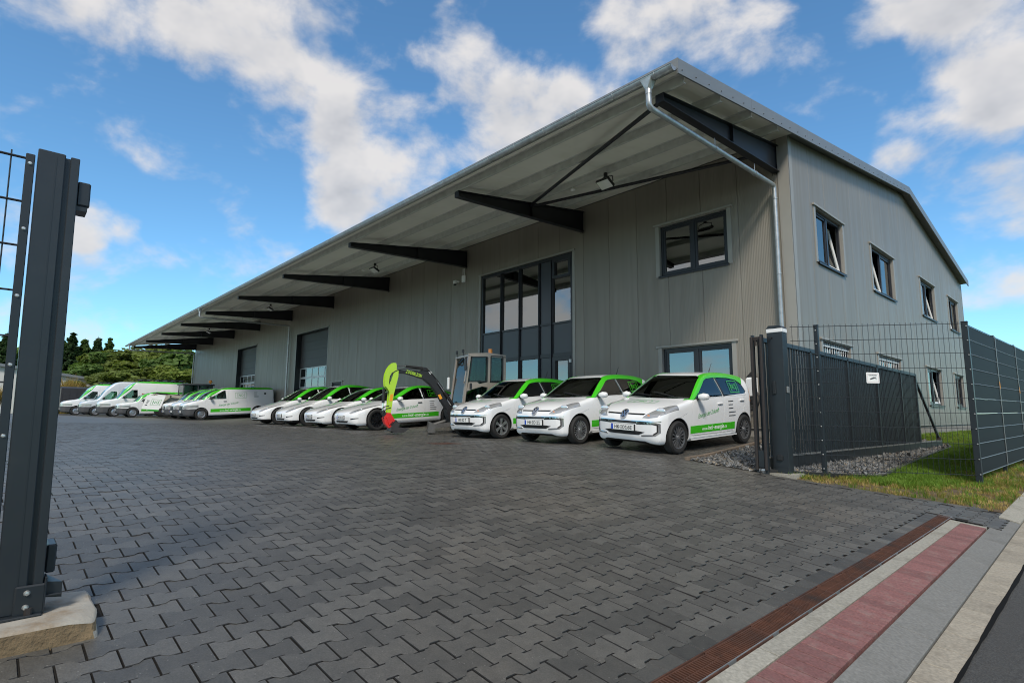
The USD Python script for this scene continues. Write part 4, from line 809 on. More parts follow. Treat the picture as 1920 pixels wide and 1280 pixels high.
CACHE = {}
def model(key, build):
    if key not in CACHE: CACHE[key] = build()
    return CACHE[key]
def base_parts(sp):
    """cuts a body field into parts. returns a list of (name, mesh, material, smooth, children)"""
    sh = sp['shell']; B0 = sh.surf(0.0); Bi = sh.surf(-.045); out = []; cab = pr('side', sp['cabin'], -2, 2)
    wells = None
    for sc in sp['axles']:
        for sd in (-1, 1):
            w = to_m3(cyl((sc, sd * (sp['hw'] - .27), sp['R'] + .004), (sc, sd * (sp['hw'] + .2), sp['R'] + .004), sp['R'] + sp.get('arch', .045), 36)); wells = w if wells is None else wells + w
    wins = [(n, both(p, .2), both(list(Polygon(p).buffer(.012).exterior.coords), .2), m) for n, p, m in sp['side_windows']]
    ends = [(n, pr('front', p, a, b), pr('front', list(Polygon(p).buffer(.012).exterior.coords), a, b), m) for n, p, a, b, m in sp['end_windows']]
    body = B0 - (Bi ^ cab)
    for _, w, _, _ in wins + ends: body -= w
    gl = sh.surf(-.010) - sh.surf(-.016); skin_o = sh.surf(.0035); skin = skin_o - sh.surf(-.006); pocket = skin_o - sh.surf(-.022); panels = []
    for n, q, m, proud in sp['skins']:
        cut = None
        for a in q: cut = a if cut is None else cut + a
        base = (pocket if proud == 'pocket' else skin); piece = (base ^ cut) - wells
        if proud == 'pocket': body -= cut ^ (skin_o - sh.surf(-.020)) if False else cut ^ (sh.surf(.01) - sh.surf(-.021))
        for _, w, _, _ in wins: piece -= w
        out += [(n, q, m, 32) for q in sides(piece)]
    body -= wells
    groove = sh.surf(.02) - sh.surf(-.012)
    for g in sp['grooves']:
        body -= groove ^ both(list(LineString(g).buffer(.0042, cap_style=2).exterior.coords), .25)
    for nm, poly in sp.get('panels', []):                       # doors and bonnet lifted out as pieces of their own
        d = (pr('top', poly, .45, 3) if nm == 'bonnet' else both(poly, .30)); inner = (pr('top', list(Polygon(poly).buffer(-.004).exterior.coords), .45, 3) if nm == 'bonnet' else both(list(Polygon(poly).buffer(-.004).exterior.coords), .30))
        lid = sh.surf(.03) - sh.surf(-.030); pc = (body ^ lid) ^ inner; body = body - (lid ^ d)
        if nm == 'bonnet': panels.append((nm, pc))
        else:
            panels.append((nm, pc ^ pr('top', [(-1, 0), (9, 0), (9, 3), (-1, 3)], -1, 4))); panels.append((nm, pc ^ pr('top', [(-1, 0), (9, 0), (9, -3), (-1, -3)], -1, 4)))
    out = [('body', body, sp['paint'], 32)] + [(n, p, sp['paint'], 32) for n, p in panels] + out
    for n, w, wb, m in wins: 
        for sgn in (1, -1): out.append((n, (gl ^ wb) ^ pr('top', [(-1, 0), (9, 0), (9, 3 * sgn), (-1, 3 * sgn)] if sgn > 0 else [(-1, -3), (9, -3), (9, 0), (-1, 0)], -1, 4), m, True))
    for n, w, wb, m in ends: out.append((n, gl ^ wb, m, True))
    liner = (Bi - sh.surf(-.06)) ^ cab
    for _, w, wb, _ in wins + ends: liner -= w
    zb = sp['belt'] - .03
    out.append(('cabin_trim', (liner ^ pr('side', [(-1, 0), (9, 0), (9, zb), (-1, zb)], -2, 2)), 'cabin_dark', False)); out.append(('headliner', liner - pr('side', [(-1, 0), (9, 0), (9, zb), (-1, zb)], -2, 2), 'cabin_grey', False))
    res = []
    for n, p, m, sm in out:
        t = from_m3(p)
        if len(t.faces): res.append((n, t, m, sm, []))
    for i, sc in enumerate(sp['axles']):
        for sd in (1, -1):
            c = (sc, sd * (sp['hw'] - .018 - sp['TW'] / 2), sp['R']); t = tyre(c, sd, sp['R'], sp['TW'], sp['rim']); f, b, cap = rim_mesh(c, sd, sp['rim'], sp['TW'], sp['style'])
            res.append(('wheel', t, 'rubber', 35, [('rim', f, sp.get('rim_mat', 'alloy'), 30), ('hub_back', b, 'trim_black', False), ('hub_cap', cap, sp.get('cap_mat', 'alloy'), 30)]))
    W = sp['hw']
    well_liner = ((wells ^ sh.surf(-.01)) - (pr('side', [(-1, -1), (9, -1), (9, .0), (-1, 0)], -2, 2)) - sum_m3([to_m3(cyl((sc, sd * (W - .255), sp['R'] + .004), (sc, sd * (W + .3), sp['R'] + .004), sp['R'] + sp.get('arch', .045) - .012, 30)) for sc in sp['axles'] for sd in (-1, 1)]))
    for c in well_liner.decompose():
        if abs(c.volume()) > 1e-5: res.append(('wheel_arch_liner', from_m3(c), 'trim_black', False, []))
    res.append(('underside', cbox(sp['axles'][0] - .2, sp['axles'][1] + .25, -W + .28, W - .28, .16, sp['cabin'][0][1] + .03, .03), 'trim_black', False, []))
    for x in (-.37, .37):
        for s0 in sp['seats']:
            st = hull([(s0 + a, x + b, sp['seat_z'] + c) for a in (0, .46) for b in (-.23, .23) for c in (0, .14)])
            bk = hull([(s0 + .40 + c * .30 + a, x + b * (1 - .25 * (c > .5)), sp['seat_z'] + .08 + c) for a in (0, .11) for b in (-.22, .22) for c in (0, .56)]); hd = hull([(s0 + .60 + a, x + b, sp['seat_z'] + .68 + c) for a in (0, .09) for b in (-.12, .12) for c in (0, .17)])
            res.append(('seat', cat(st, bk), 'seat_cloth', False, [('headrest', hd, 'seat_cloth', False)]))
    d0, dz = sp['dash']; res.append(('dashboard', hull([(d0 + a, x, dz + z) for a, z in ((0, 0), (.45, -.02), (.5, -.25), (.0, -.3)) for x in (-W + .14, W - .14)]), 'cabin_dark', False, []))
    t = np.linspace(0, 2 * PI, 19); res.append(('steering_wheel', tube([(d0 + .55 + .08 * math.sin(a), .37 + .18 * math.cos(a), dz - .04 + .16 * math.sin(a)) for a in t], .016, 6), 'cabin_dark', False, []))
    ms, mz = sp['mirror']
    for sd in (1, -1):
        x0 = sd * abs(float(sh.side_x(ms, mz - .01, 1))); q = []
        for dx, ry, rz, ds in ((.06, .055, .05, .0), (.13, .075, .07, .0), (.20, .065, .058, .02)):
            sph = trimesh.creation.icosphere(1, 1.0).vertices * [.045, .03, 1]; q += [(ms + ds + a[0] * ry, x0 + sd * (dx + a[1] * .03), mz + .03 + a[2] * rz) for a in trimesh.creation.icosphere(1, 1.0).vertices]
        mm = hull(q); 
        if 'mirror_scale' in sp: mm.vertices[:, 2] = mz + (mm.vertices[:, 2] - mz) * sp['mirror_scale']
        arm = hull([(ms + a, x0 + sd * b, mz - .03 + c) for a in (-.03, .05) for b in (-.03, .10) for c in (0, .03)])
        res.append(('mirror', mm, sp.get('mirror_mat', sp['paint']), 35, [('mirror_arm', arm, 'trim_black', False)]))
    for hs, hz in sp['handles']:
        for sd in (1, -1):
            x = sd * abs(float(sh.side_x(hs, hz, 1))); res.append(('door_handle', cbox(hs - .09, hs + .09, *sorted((x - sd * .004, x + sd * .028)), hz - .018, hz + .018, .01), sp.get('handle_mat', sp['paint']), False, []))
    return res
def sides(p):
    """the pieces left, right and across the middle"""
    g = {}
    for c in p.decompose():
        if abs(c.volume()) < 2e-7: continue
        b = c.bounding_box(); k = 1 if b[1] > .02 else (-1 if b[4] < -.02 else 0); g.setdefault(k, []).append(c)
    return [sum_m3(v) for v in g.values()]
def sum_m3(l):
    o = l[0]
    for q in l[1:]: o = o + q
    return o
def plate_parts(sh, s0, z0, txt, w=.52):
    """number plate in front of the nose"""
    y = s0; ch = text(txt, .062, True, squeeze=min(1.0, .40 / max(1e-6, np.ptp(text(txt, .062, True).vertices[:, 0])))); v = ch.vertices; ch = trimesh.Trimesh(np.c_[np.full(len(v), y - .014) - v[:, 2], v[:, 0] + .022, z0 - .03 + v[:, 1]], ch.faces, process=False)
    return [('number_plate', cbox(y - .012, y, -w / 2, w / 2, z0 - .055, z0 + .055, .004), 'plate_white', False, [('plate_holder', cbox(y - .001, y + .03, -w / 2 - .012, w / 2 + .012, z0 - .068, z0 + .062, .004), 'trim_black', False), ('country_band', cbox(y - .0135, y - .011, -w / 2 + .004, -w / 2 + .046, z0 - .05, z0 + .05), 'plate_blue', False), ('characters', ch, 'print_dark', False)])]
def place_vehicle(name, label, catg, parts, x, y, L, yaw=0., group=None, dz=0.):
    """sets a vehicle down with its nose towards -y, tilted with the ground"""
    c, s = math.cos(yaw), math.sin(yaw); f = lambda lx, ly: (x + c * lx - s * ly, y + s * lx + c * ly)
    g0, g1, gl, gr = [float(ground(*f(*q))) for q in ((0, -L * .34), (0, L * .34), (-.7, 0), (.7, 0))]; px_, rl = math.atan2(g1 - g0, L * .68), -math.atan2(gr - gl, 1.4)
    t = thing(name, label, catg, (x, y, (g0 + g1) / 2 + dz), yaw, group, tilt=(math.degrees(px_), math.degrees(rl), 0))
    def conv(m):        # (s, x, z) -> local (x, y, z)
        v = m.vertices; return trimesh.Trimesh(np.c_[v[:, 1], v[:, 0] - L / 2, v[:, 2]], m.faces[:, ::-1], process=False)
    for n, m, mt, sm, kids in parts:
        p = part(t, n, conv(m), mt, sm)
        for kn, km, kmt, ksm in kids: part(p, kn, conv(km), kmt, ksm)
    return t
def circle(cx, cz, r, n=20, r2=None): return [(cx + r * math.cos(a), cz + (r2 or r) * math.sin(a)) for a in np.linspace(0, 2 * PI, n, endpoint=False)]
def stripe_band(sh, s0, s1, z0, z1): return both([(s0, z0), (s1, z0), (s1, z1), (s0, z1)], .4)
def script_line(sh, sc, zc, h, sign=1): return wrap_text(sh, sc, zc, (lambda m: (m.vertices.__setitem__((slice(None), 1), m.vertices[:, 1] + sign * 0 + .13 * m.vertices[:, 0]), m)[1])(text('Energie der Zukunft', h, False, .30, .78)), sign)
def list_lines(sh, sc, zs, h, sign=1):
    return cat(*[wrap_text(sh, sc + (w - .26) / 2, z, bx2(-w / 2, w / 2, 0, h), sign) for z, w in zip(zs, (.20, .17, .18, .27, .26))])
def web_line(sh, sc, zc, h, sign=1):
    a, b, c = text('www.', h * .78, False, .12), text('inol-energie', h, True, .12), text('.de', h * .78, False, .12); wa, wb, wc = [np.ptp(q.vertices[:, 0]) for q in (a, b, c)]; g = h * .12; tot = wa + wb + wc + 2 * g; x = -tot / 2; out = []
    for q, w in ((a, wa), (b, wb), (c, wc)): q.vertices[:, 0] += x + w / 2; x += w + g; out.append(q)
    return wrap_text(sh, sc, zc, cat(*out), sign)
# ------------------------------------------------------------------ small hatchbacks
def hatch_spec():
    side = [(.10, .20), (.03, .26), (.0, .36), (-.005, .56), (.02, .66), (.08, .735), (.30, .845), (.60, .915), (.88, .965), (1.02, 1.0), (1.30, 1.185), (1.62, 1.385), (1.82, 1.455), (2.15, 1.488), (2.65, 1.478), (3.05, 1.435), (3.28, 1.385), (3.36, 1.32), (3.44, 1.10), (3.52, .92), (3.545, .72), (3.545, .40), (3.48, .27), (3.36, .21), (3.2, .19), (.3, .175)]
    plan = [(-.2, .0), (-.02, .30), (.0, .46), (.05, .60), (.14, .705), (.30, .785), (.55, .818), (1.2, .822), (2.4, .822), (3.0, .815), (3.3, .775), (3.46, .69), (3.54, .55), (3.6, 0)]
    sect = [(.60, .10), (.70, .17), (.785, .23), (.805, .32), (.818, .45), (.822, .62), (.818, .78), (.80, .90), (.775, 1.0), (.70, 1.19), (.625, 1.36), (.57, 1.48), (.50, 1.62), (.45, 1.8)]
    sh = Shell(side, plan, sect, (.075, .10), .026, .11, .055, 2.6)
    fw = [(1.205, .985), (1.34, 1.075), (1.70, 1.315), (1.80, 1.350), (2.00, 1.368), (2.115, 1.372), (2.215, .998)]; rw = [(2.275, 1.0), (2.175, 1.372), (2.60, 1.362), (2.92, 1.315), (3.09, 1.23), (3.19, 1.07), (3.15, 1.035)]
    ws = [(-.725, .975), (-.55, 1.385), (-.46, 1.41), (.46, 1.41), (.55, 1.385), (.725, .975)]
    arch = LineString([(1.14, .955), (1.25, .99), (1.70, 1.28), (1.83, 1.33), (2.1, 1.35), (2.6, 1.34), (2.95, 1.29), (3.10, 1.22)]); roofl = [(3.20, 1.36), (3.22, 1.7), (1.5, 1.7), (1.30, 1.24), (1.04, 1.05), (.80, .985), (.52, .91), (.50, .885), (.80, .93), (1.02, .962)]
    band = list(arch.coords) + roofl
    hl = [(.405, .655), (.45, .71), (.56, .80), (.66, .852), (.765, .885), (.80, .86), (.80, .80), (.76, .735), (.66, .675), (.52, .65)]
    grl = [(-.46, .40), (-.33, .345), (.33, .345), (.46, .40), (.30, .415), (-.30, .415)]; low = [(-.60, .345), (-.38, .315), (.38, .315), (.60, .345), (.60, .36), (.36, .345), (-.36, .345), (-.60, .36)]
    cs = []
    for s in (1, -1):
        q = LineString([(s * .30, .565), (s * .62, .572), (s * .70, .55), (s * .70, .40), (s * .64, .352), (s * .40, .335)]); cs.append((s, q))
    chrome = [pr('front', q.buffer(.015), -.3, .6) for s, q in cs] + [pr('front', [(-.72, .590), (.72, .590), (.72, .604), (-.72, .604)], -.3, .5)]
    blk = [pr('front', LineString([(x * s_, z) for x, z in ((.30, .545), (.60, .553), (.678, .535), (.678, .41), (.62, .366))]).buffer(.012), -.3, .6) for s_ in (1, -1)] + [pr('front', [(-.66, .578), (-.4, .548), (.4, .548), (.66, .578), (.5, .59), (-.5, .59)], -.3, .5)]
    sp = dict(shell=sh, paint='paint_white', hw=.822, R=.297, TW=.185, rim=.205, arch=.05, axles=(.60, 3.005), cabin=[(.98, .34), (3.2, .34), (3.38, 1.0), (3.2, 1.5), (1.6, 1.5), (1.02, .93)], belt=.98,
              side_windows=[('side_window', fw, 'car_glass'), ('rear_side_window', rw, 'dark_glass')], end_windows=[('windscreen', ws, .6, 2.05, 'car_glass'), ('rear_window', [(-.55, 1.0), (-.45, 1.34), (.45, 1.34), (.55, 1.0)], 3.0, 3.8, 'dark_glass')],
              skins=[('headlight', [pr('front', hl, -.3, .62)], 'lamp_shell', 'pocket'), ('headlight', [pr('front', mirror_poly(hl), -.3, .62)], 'lamp_shell', 'pocket'), ('lower_grille', [pr('front', grl, -.3, .5)], 'trim_black', 'skin'), ('grille_line', [pr('front', [(-.415, .703), (.415, .703), (.43, .728), (-.43, .728)], -.3, .4)], 'gloss_black', 'skin'),
                     ('chrome_trim', chrome, 'chrome', 'skin'), ('black_trim', blk, 'trim_black', 'skin'), ('front_lip', [pr('front', [(-.52, .0), (.52, .0), (.52, .205), (.44, .235), (-.44, .235), (-.52, .205)], -.3, .5)], 'trim_black', 'skin'),
                     ('green_roof_band', [both(band, .50) - pr('front', ws, .6, 2.05) - pr('top', [(-1, .72), (.5, .72), (1.03, .645), (1.03, -.645), (.5, -.72), (-1, -.72)], -1, 3)], 'paint_green', 'skin'), ('green_stripe', [stripe_band(sh, .98, 2.60, .335, .475)], 'paint_green', 'skin'),
                     ('pillar_cover', [both([(1.14, .965), (1.31, .985), (1.335, 1.085), (1.19, .99)], .4), both([(2.118, 1.372), (2.172, 1.372), (2.272, 1.0), (2.218, .998)], .4)], 'trim_black', 'skin'),
                     ('tail_light', [pr('front', p, 3.2, 3.7) for p in ([(.56, .86), (.74, .86), (.70, 1.12), (.58, 1.12)], [(-.56, .86), (-.74, .86), (-.70, 1.12), (-.58, 1.12)])], 'amber', 'skin')],
              grooves=[[(.40, .40), (.62, .64), (.90, .72)], [(1.02, .30), (2.6, .285)]],
              panels=[('front_door', [(1.06, .29), (2.12, .285), (2.19, .65), (2.245, .99), (1.16, .965), (1.05, .80)]), ('rear_door', [(2.125, .285), (2.55, .30), (2.66, .52), (2.95, .66), (3.14, 1.0), (2.25, .992), (2.195, .65)]), ('bonnet', [(.13, .44), (.13, -.44), (.30, -.60), (.98, -.66), (1.04, -.4), (1.05, 0), (1.04, .4), (.98, .66), (.30, .60)])],
              seats=(1.55, 2.35), seat_z=.48, dash=(1.05, 1.0), mirror=(1.26, .985), handles=[(2.05, .86), (2.93, .90)], style='turbine')
    return sp
def hatch(style, rim_mat, plate):
    sp = model('hatch_spec', hatch_spec); sh = sp['shell']
    def bp():
        r = base_parts(sp)
        for s in (1, -1):                                       # lamp inserts
            l = sh.ray(V3([[-.3, s * .655, .775]]), (1, 0, 0))[0]; e = trimesh.creation.icosphere(2, 1.0); e.vertices = e.vertices * [.02, .10, .060] + l + [.006, 0, 0]; r.append(('headlight_lens', e, 'lamp_bright', True, []))
            l = sh.ray(V3([[-.3, s * .50, .693]]), (1, 0, 0))[0]; e = trimesh.creation.icosphere(2, 1.0); e.vertices = e.vertices * [.012, .036, .016] + l + [.006, 0, 0]; r.append(('indicator', e, 'amber' if s > 0 else 'lamp_bright', True, []))
        n = sh.ray(V3([[-.3, 0, .715]]), (1, 0, 0))[0] - [.004, 0, 0]; n0 = sh.ray(V3([[-.3, 0, .66], [-.3, 0, .77]]), (1, 0, 0)); tlt = math.atan2(n0[1, 0] - n0[0, 0], .11) * .8; ring = rev([(.082, -.004), (.082, .010), (.068, .014), (.066, .004), (.066, -.004), (.082, -.004)], 32, 'x'); disc = rev([(0, -.004), (.068, -.004), (.068, .002), (0, .002)], 28, 'x')
        w = lambda p, q: bar((-.004, p[0] * 1.1, p[1] * 1.1), (-.004, q[0] * 1.1, q[1] * 1.1), .014, .008, (1, 0, 0)); let = cat(w((-.028, .052), (-.003, .004)), w((.028, .052), (.003, .004)), w((-.054, .022), (-.026, -.048)), w((-.026, -.048), (.0, .0)), w((.0, .0), (.026, -.048)), w((.026, -.048), (.054, .022)))
        def fr(m): v = m.vertices; m.vertices = np.c_[n[0] - v[:, 0] - .004 if m is not let else n[0] + v[:, 0] - .008, v[:, 1], v[:, 2] + n[2]]; m.vertices[:, 0] += math.tan(tlt) * (m.vertices[:, 2] - n[2]); (m.invert() if m.volume < 0 else None); return m
        r.append(('emblem', fr(ring), 'chrome', 30, [('emblem_disc', fr(disc), 'trim_black', False), ('emblem_letters', fr(let), 'chrome', False)]))
        L1 = logo(.20, .62, .010); r.append(('bonnet_logo', wrap_top(sh, .62, L1), 'print_green', False, []))
        for sd in (1, -1):
            r.append(('window_logo', wrap_text(sh, 2.72, 1.18, logo(.24, .36, .012), sd), 'paint_green', False, [])); r.append(('slogan', script_line(sh, 1.62, .655, .075, sd), 'print_green', False, []))
            r.append(('service_list', list_lines(sh, 2.50, (.885, .815, .745, .665, .595), .016, sd), 'print_dark', False, [])); r.append(('web_address', web_line(sh, 1.83, .375, .072, sd), 'print_white', False, []))
            r.append(('sill_trim', hull([(s_, sd * .81 + sd * a, z) for s_ in (.99, 2.62) for a in (-.02, .012) for z in (.215, .235)]), 'paint_white', False, []))
        a0 = sh.ray(V3([[3.02, 0, 2.0]]), (0, 0, -1), 200, 1.)[0]; r.append(('aerial', cat(tube([a0 + [0, 0, -.02], a0 + [-.03, 0, .03], a0 + [.06, 0, .20], a0 + [.09, 0, .24]], [.02, .012, .005, .004], 8)), 'trim_black', False, []))
        for s0, x0, s1, x1 in ((1.02, .50, 1.13, -.10), (1.02, -.10, 1.13, -.58)):
            p = [sh.ray(V3([[s0 + (s1 - s0) * t, x0 + (x1 - x0) * t, 2.0]]), (0, 0, -1), 200, 1.2)[0] + [0, 0, .012] for t in np.linspace(0, 1, 6)]; r.append(('wiper', tube(p, .009, 5), 'trim_black', False, []))
        return r
    base = model('hatch_base', bp); out = []
    for it in base:
        if it[0] == 'wheel':
            k = ('hw', style, round(it[1].bounds.mean(0)[0], 1), it[1].bounds.mean(0)[1] > 0); c = it[1].bounds.mean(0); sd = 1 if c[1] > 0 else -1; f, b, cap = rim_mesh((c[0], c[1], c[2]), sd, .205, .185, style)
            it = (*it[:4], [('rim', f, rim_mat, 30), ('hub_back', b, 'trim_black', False), ('hub_cap', cap, 'alloy', 30)])
        out.append(it)
    n = sh.ray(V3([[-.3, 0, .475]]), (1, 0, 0))[0]
    return out + plate_parts(sh, n[0] - .012, .470, plate)
HG = 'small white and green hatchbacks parked in a row'
place_vehicle('small_hatchback', 'small hatchback nearest the gate, plate HK IO 16E, dark-slotted alloy wheels', 'car', hatch('turbine', 'alloy_grey', 'HK·IO16E'), -1.45, -2.73, 3.54, math.radians(-2.2), HG)
place_vehicle('small_hatchback', 'middle small hatchback of three, plate HK IO 21, many-spoked silver wheels', 'car', hatch('fine', 'alloy', 'HK·IO 21'), -3.80, -2.80, 3.54, math.radians(.5), HG)
place_vehicle('small_hatchback', 'small hatchback beside the digger cab, plate HK IO 7, six-spoke wheel covers', 'car', hatch('six', 'alloy', 'HK·IO 7'), -6.33, -2.78, 3.54, 0, HG)
# ------------------------------------------------------------------ long low sedans and their taller crossover sisters
def ev_spec(tall):
    H = 1.445 if not tall else 1.62; q = lambda P, z0=.60: [(s, z if z < z0 else z0 + (z - z0) * (H - z0) / (1.445 - z0)) for s, z in P]; L = 4.69
    side = q([(.12, .20), (.03, .27), (.0, .40), (.0, .52), (.05, .60), (.16, .665), (.40, .745), (.80, .835), (1.12, .90), (1.30, .94), (1.62, 1.10), (2.0, 1.29), (2.30, 1.395), (2.65, 1.445), (2.95, 1.44), (3.30, 1.395), (3.75, 1.27), (4.15, 1.12), (4.42, 1.075), (4.60, 1.06), (4.66, .98), (4.69, .75), (4.67, .45), (4.55, .27), (4.3, .2), (.4, .17)])
    if tall: side = [(s, z) if s < 3.2 else (s, z + .10 * min(1, (s - 3.2) / .6) * (z > .8)) for s, z in side]
    plan = [(-.2, 0), (-.01, .35), (.02, .52), (.08, .66), (.20, .79), (.42, .88), (.75, .92), (1.6, .925), (3.2, .925), (4.0, .905), (4.4, .85), (4.58, .76), (4.68, .58), (4.76, 0)]
    sect = q([(.70, .10), (.80, .17), (.875, .23), (.90, .32), (.915, .46), (.925, .62), (.922, .74), (.90, .85), (.865, .94), (.77, 1.10), (.66, 1.28), (.58, 1.40), (.5, 1.55), (.45, 1.8)])
    sh = Shell(side, plan, sect, (.085, .12), .031, .10, .05, 2.6)
    fw = q([(1.52, .945), (1.72, 1.04), (2.10, 1.215), (2.34, 1.305), (2.56, 1.352), (2.62, 1.356), (2.66, .965)]); rw = q([(2.74, .968), (2.70, 1.358), (3.0, 1.346), (3.35, 1.295), (3.66, 1.18), (3.86, 1.07), (3.72, 1.0), (3.5, .975)])
    if tall: rw = [(a, b + .03 * (a > 3.2)) for a, b in rw]
    ws = q([(-.70, .93), (-.515, 1.32), (-.44, 1.36), (.44, 1.36), (.515, 1.32), (.70, .93)])
    arch = q([(1.36, .93), (1.70, 1.01), (2.08, 1.18), (2.32, 1.27), (2.58, 1.32), (3.0, 1.31), (3.36, 1.26), (3.72, 1.14), (3.95, 1.06), (4.12, 1.04)]); outer = [(4.25, 1.12), (4.2, 1.9), (2.0, 1.9), (1.55, 1.12 + .1 * tall), (1.22, .93 + .05 * tall)]
    hl = q([(.46, .575), (.56, .66), (.68, .735), (.79, .80), (.86, .835), (.86, .76), (.80, .67), (.70, .60), (.56, .56)])
    lo = q([(-.36, .275), (.36, .275), (.44, .335), (-.44, .335)]); fog = [(.56, .37), (.80, .40), (.80, .425), (.56, .405)]
    sp = dict(shell=sh, paint='paint_white', hw=.925, R=.34 if not tall else .355, TW=.235, rim=.25, arch=.045, axles=(.845, 3.72), cabin=[(1.3, .34), (4.0, .34), (4.3, 1.0), (4.2, 1.75), (2.0, 1.75), (1.32, .92)], belt=.955 * (1 if not tall else 1.06),
              side_windows=[('side_window', fw, 'car_glass'), ('rear_side_window', rw, 'dark_glass')], end_windows=[('windscreen', ws, .9, 2.7, 'car_glass')],
              skins=[('headlight', [pr('front', hl, -.3, 1.1)], 'lamp_shell', 'pocket'), ('headlight', [pr('front', mirror_poly(hl), -.3, 1.1)], 'lamp_shell', 'pocket'), ('lower_intake', [pr('front', lo, -.3, .4)], 'trim_black', 'skin'),
                     ('side_intake', [pr('front', fog, -.3, .7), pr('front', mirror_poly(fog), -.3, .7)], 'trim_black', 'skin'), ('green_roof_band', [both(arch + outer, .44) - pr('front', ws, .9, 2.7)], 'paint_green', 'skin'), ('green_stripe', [stripe_band(sh, 1.30, 3.26, .345, .50)], 'paint_green', 'skin'),
                     ('glass_roof', [pr('top', [(2.36, -.44), (2.36, .44), (4.0, .44), (4.0, -.44)], 1.15, 2.)], 'gloss_black', 'skin'), ('window_frame', [both(q([(1.37, .935), (1.62, 1.055), (1.62, .952)]), .4), both(q([(2.665, 1.374), (2.695, 1.376), (2.735, .968), (2.665, .966)]), .4)], 'gloss_black', 'skin'),
                     ('tail_light', [pr('front', [(.60, .90), (.88, .90), (.88, 1.0), (.60, 1.0)], 4.1, 4.8), pr('front', [(-.60, .90), (-.88, .90), (-.88, 1.0), (-.60, 1.0)], 4.1, 4.8)], 'amber', 'skin')] +
                    ([('dark_cladding', [both([(1.25, .15), (3.35, .15), (3.35, .30), (1.25, .30)], .4), pr('front', [(-.9, .1), (.9, .1), (.9, .245), (-.9, .245)], -.3, .9)], 'trim_black', 'skin')] if tall else [('front_lip', [pr('front', [(-.7, .1), (.7, .1), (.7, .215), (-.7, .215)], -.3, .6)], 'trim_black', 'skin')]),
              grooves=[], panels=[('front_door', q([(1.38, .26), (2.66, .25), (2.70, .96), (1.36, .925), (1.30, .70)])), ('rear_door', q([(2.665, .25), (3.20, .27), (3.36, .60), (3.72, .985), (2.705, .963)])), ('bonnet', [(.24, .48), (.24, -.48), (.5, -.68), (1.2, -.74), (1.30, -.5), (1.33, 0), (1.30, .5), (1.2, .74), (.5, .68)])],
              seats=(1.95, 2.85), seat_z=.42 + .12 * tall, dash=(1.35, .93 + .06 * tall), mirror=(1.64, .965 + .08 * tall), handles=[(2.48, .84 + .05 * tall), (3.36, .87 + .05 * tall)], handle_mat='chrome', style='sport', rim_mat='gloss_black', cap_mat='gloss_black')
    return sp
def ev(tall, plate):
    sp = model(('ev', tall), lambda: ev_spec(tall)); sh = sp['shell']
    def bp():
        r = base_parts(sp); k = .08 * tall
        for s in (1, -1):
            l = sh.ray(V3([[-.3, s * .70, .69 + k * .2]]), (1, 0, 0))[0]; e = trimesh.creation.icosphere(2, 1.0); e.vertices = e.vertices * [.03, .06, .028] + l + [.02, 0, 0]; r.append(('headlight_lens', e, 'lamp_bright', True, []))
        for sd in (1, -1):
            r += [('window_logo', wrap_text(sh, 3.12, 1.15 + k, logo(.22, .42, .012), sd), 'paint_green', False, []), ('slogan', script_line(sh, 1.98, .64, .085, sd), 'print_green', False, []),
                  ('service_list', list_lines(sh, 3.02, (.86, .79, .72, .65, .58), .018, sd), 'print_dark', False, []), ('web_address', web_line(sh, 2.30, .385, .085, sd), 'print_white', False, [])]
        r.append(('bonnet_logo', wrap_top(sh, .78, logo(.22, .62, .010)), 'print_green', False, []))
        return r
    n = sh.ray(V3([[-.3, 0, .44]]), (1, 0, 0))[0]
    return model(('ev_base', tall), bp) + plate_parts(sh, n[0] - .006, .445, plate, .48)
EG = 'white and green electric cars in the middle of the row'
place_vehicle('electric_sedan', 'low white sedan with black wheels standing directly behind the excavator arm', 'car', ev(False, 'HK·IO 4E'), -12.50, -2.50, 4.69, 0, EG)
place_vehicle('electric_sedan', 'low white sedan with green roof line, second from the excavator', 'car', ev(False, 'HK·IO 3E'), -15.05, -2.50, 4.69, 0, EG)
place_vehicle('electric_crossover', 'taller white crossover with black wheel arches, third car from the excavator', 'car', ev(True, 'HK·IO 2E'), -17.85, -2.55, 4.69, 0, EG)
place_vehicle('electric_crossover', 'taller white crossover with black lower edge, next to the grey-nosed delivery vans', 'car', ev(True, 'HK·IO 1E'), -20.95, -2.55, 4.69, 0, EG)
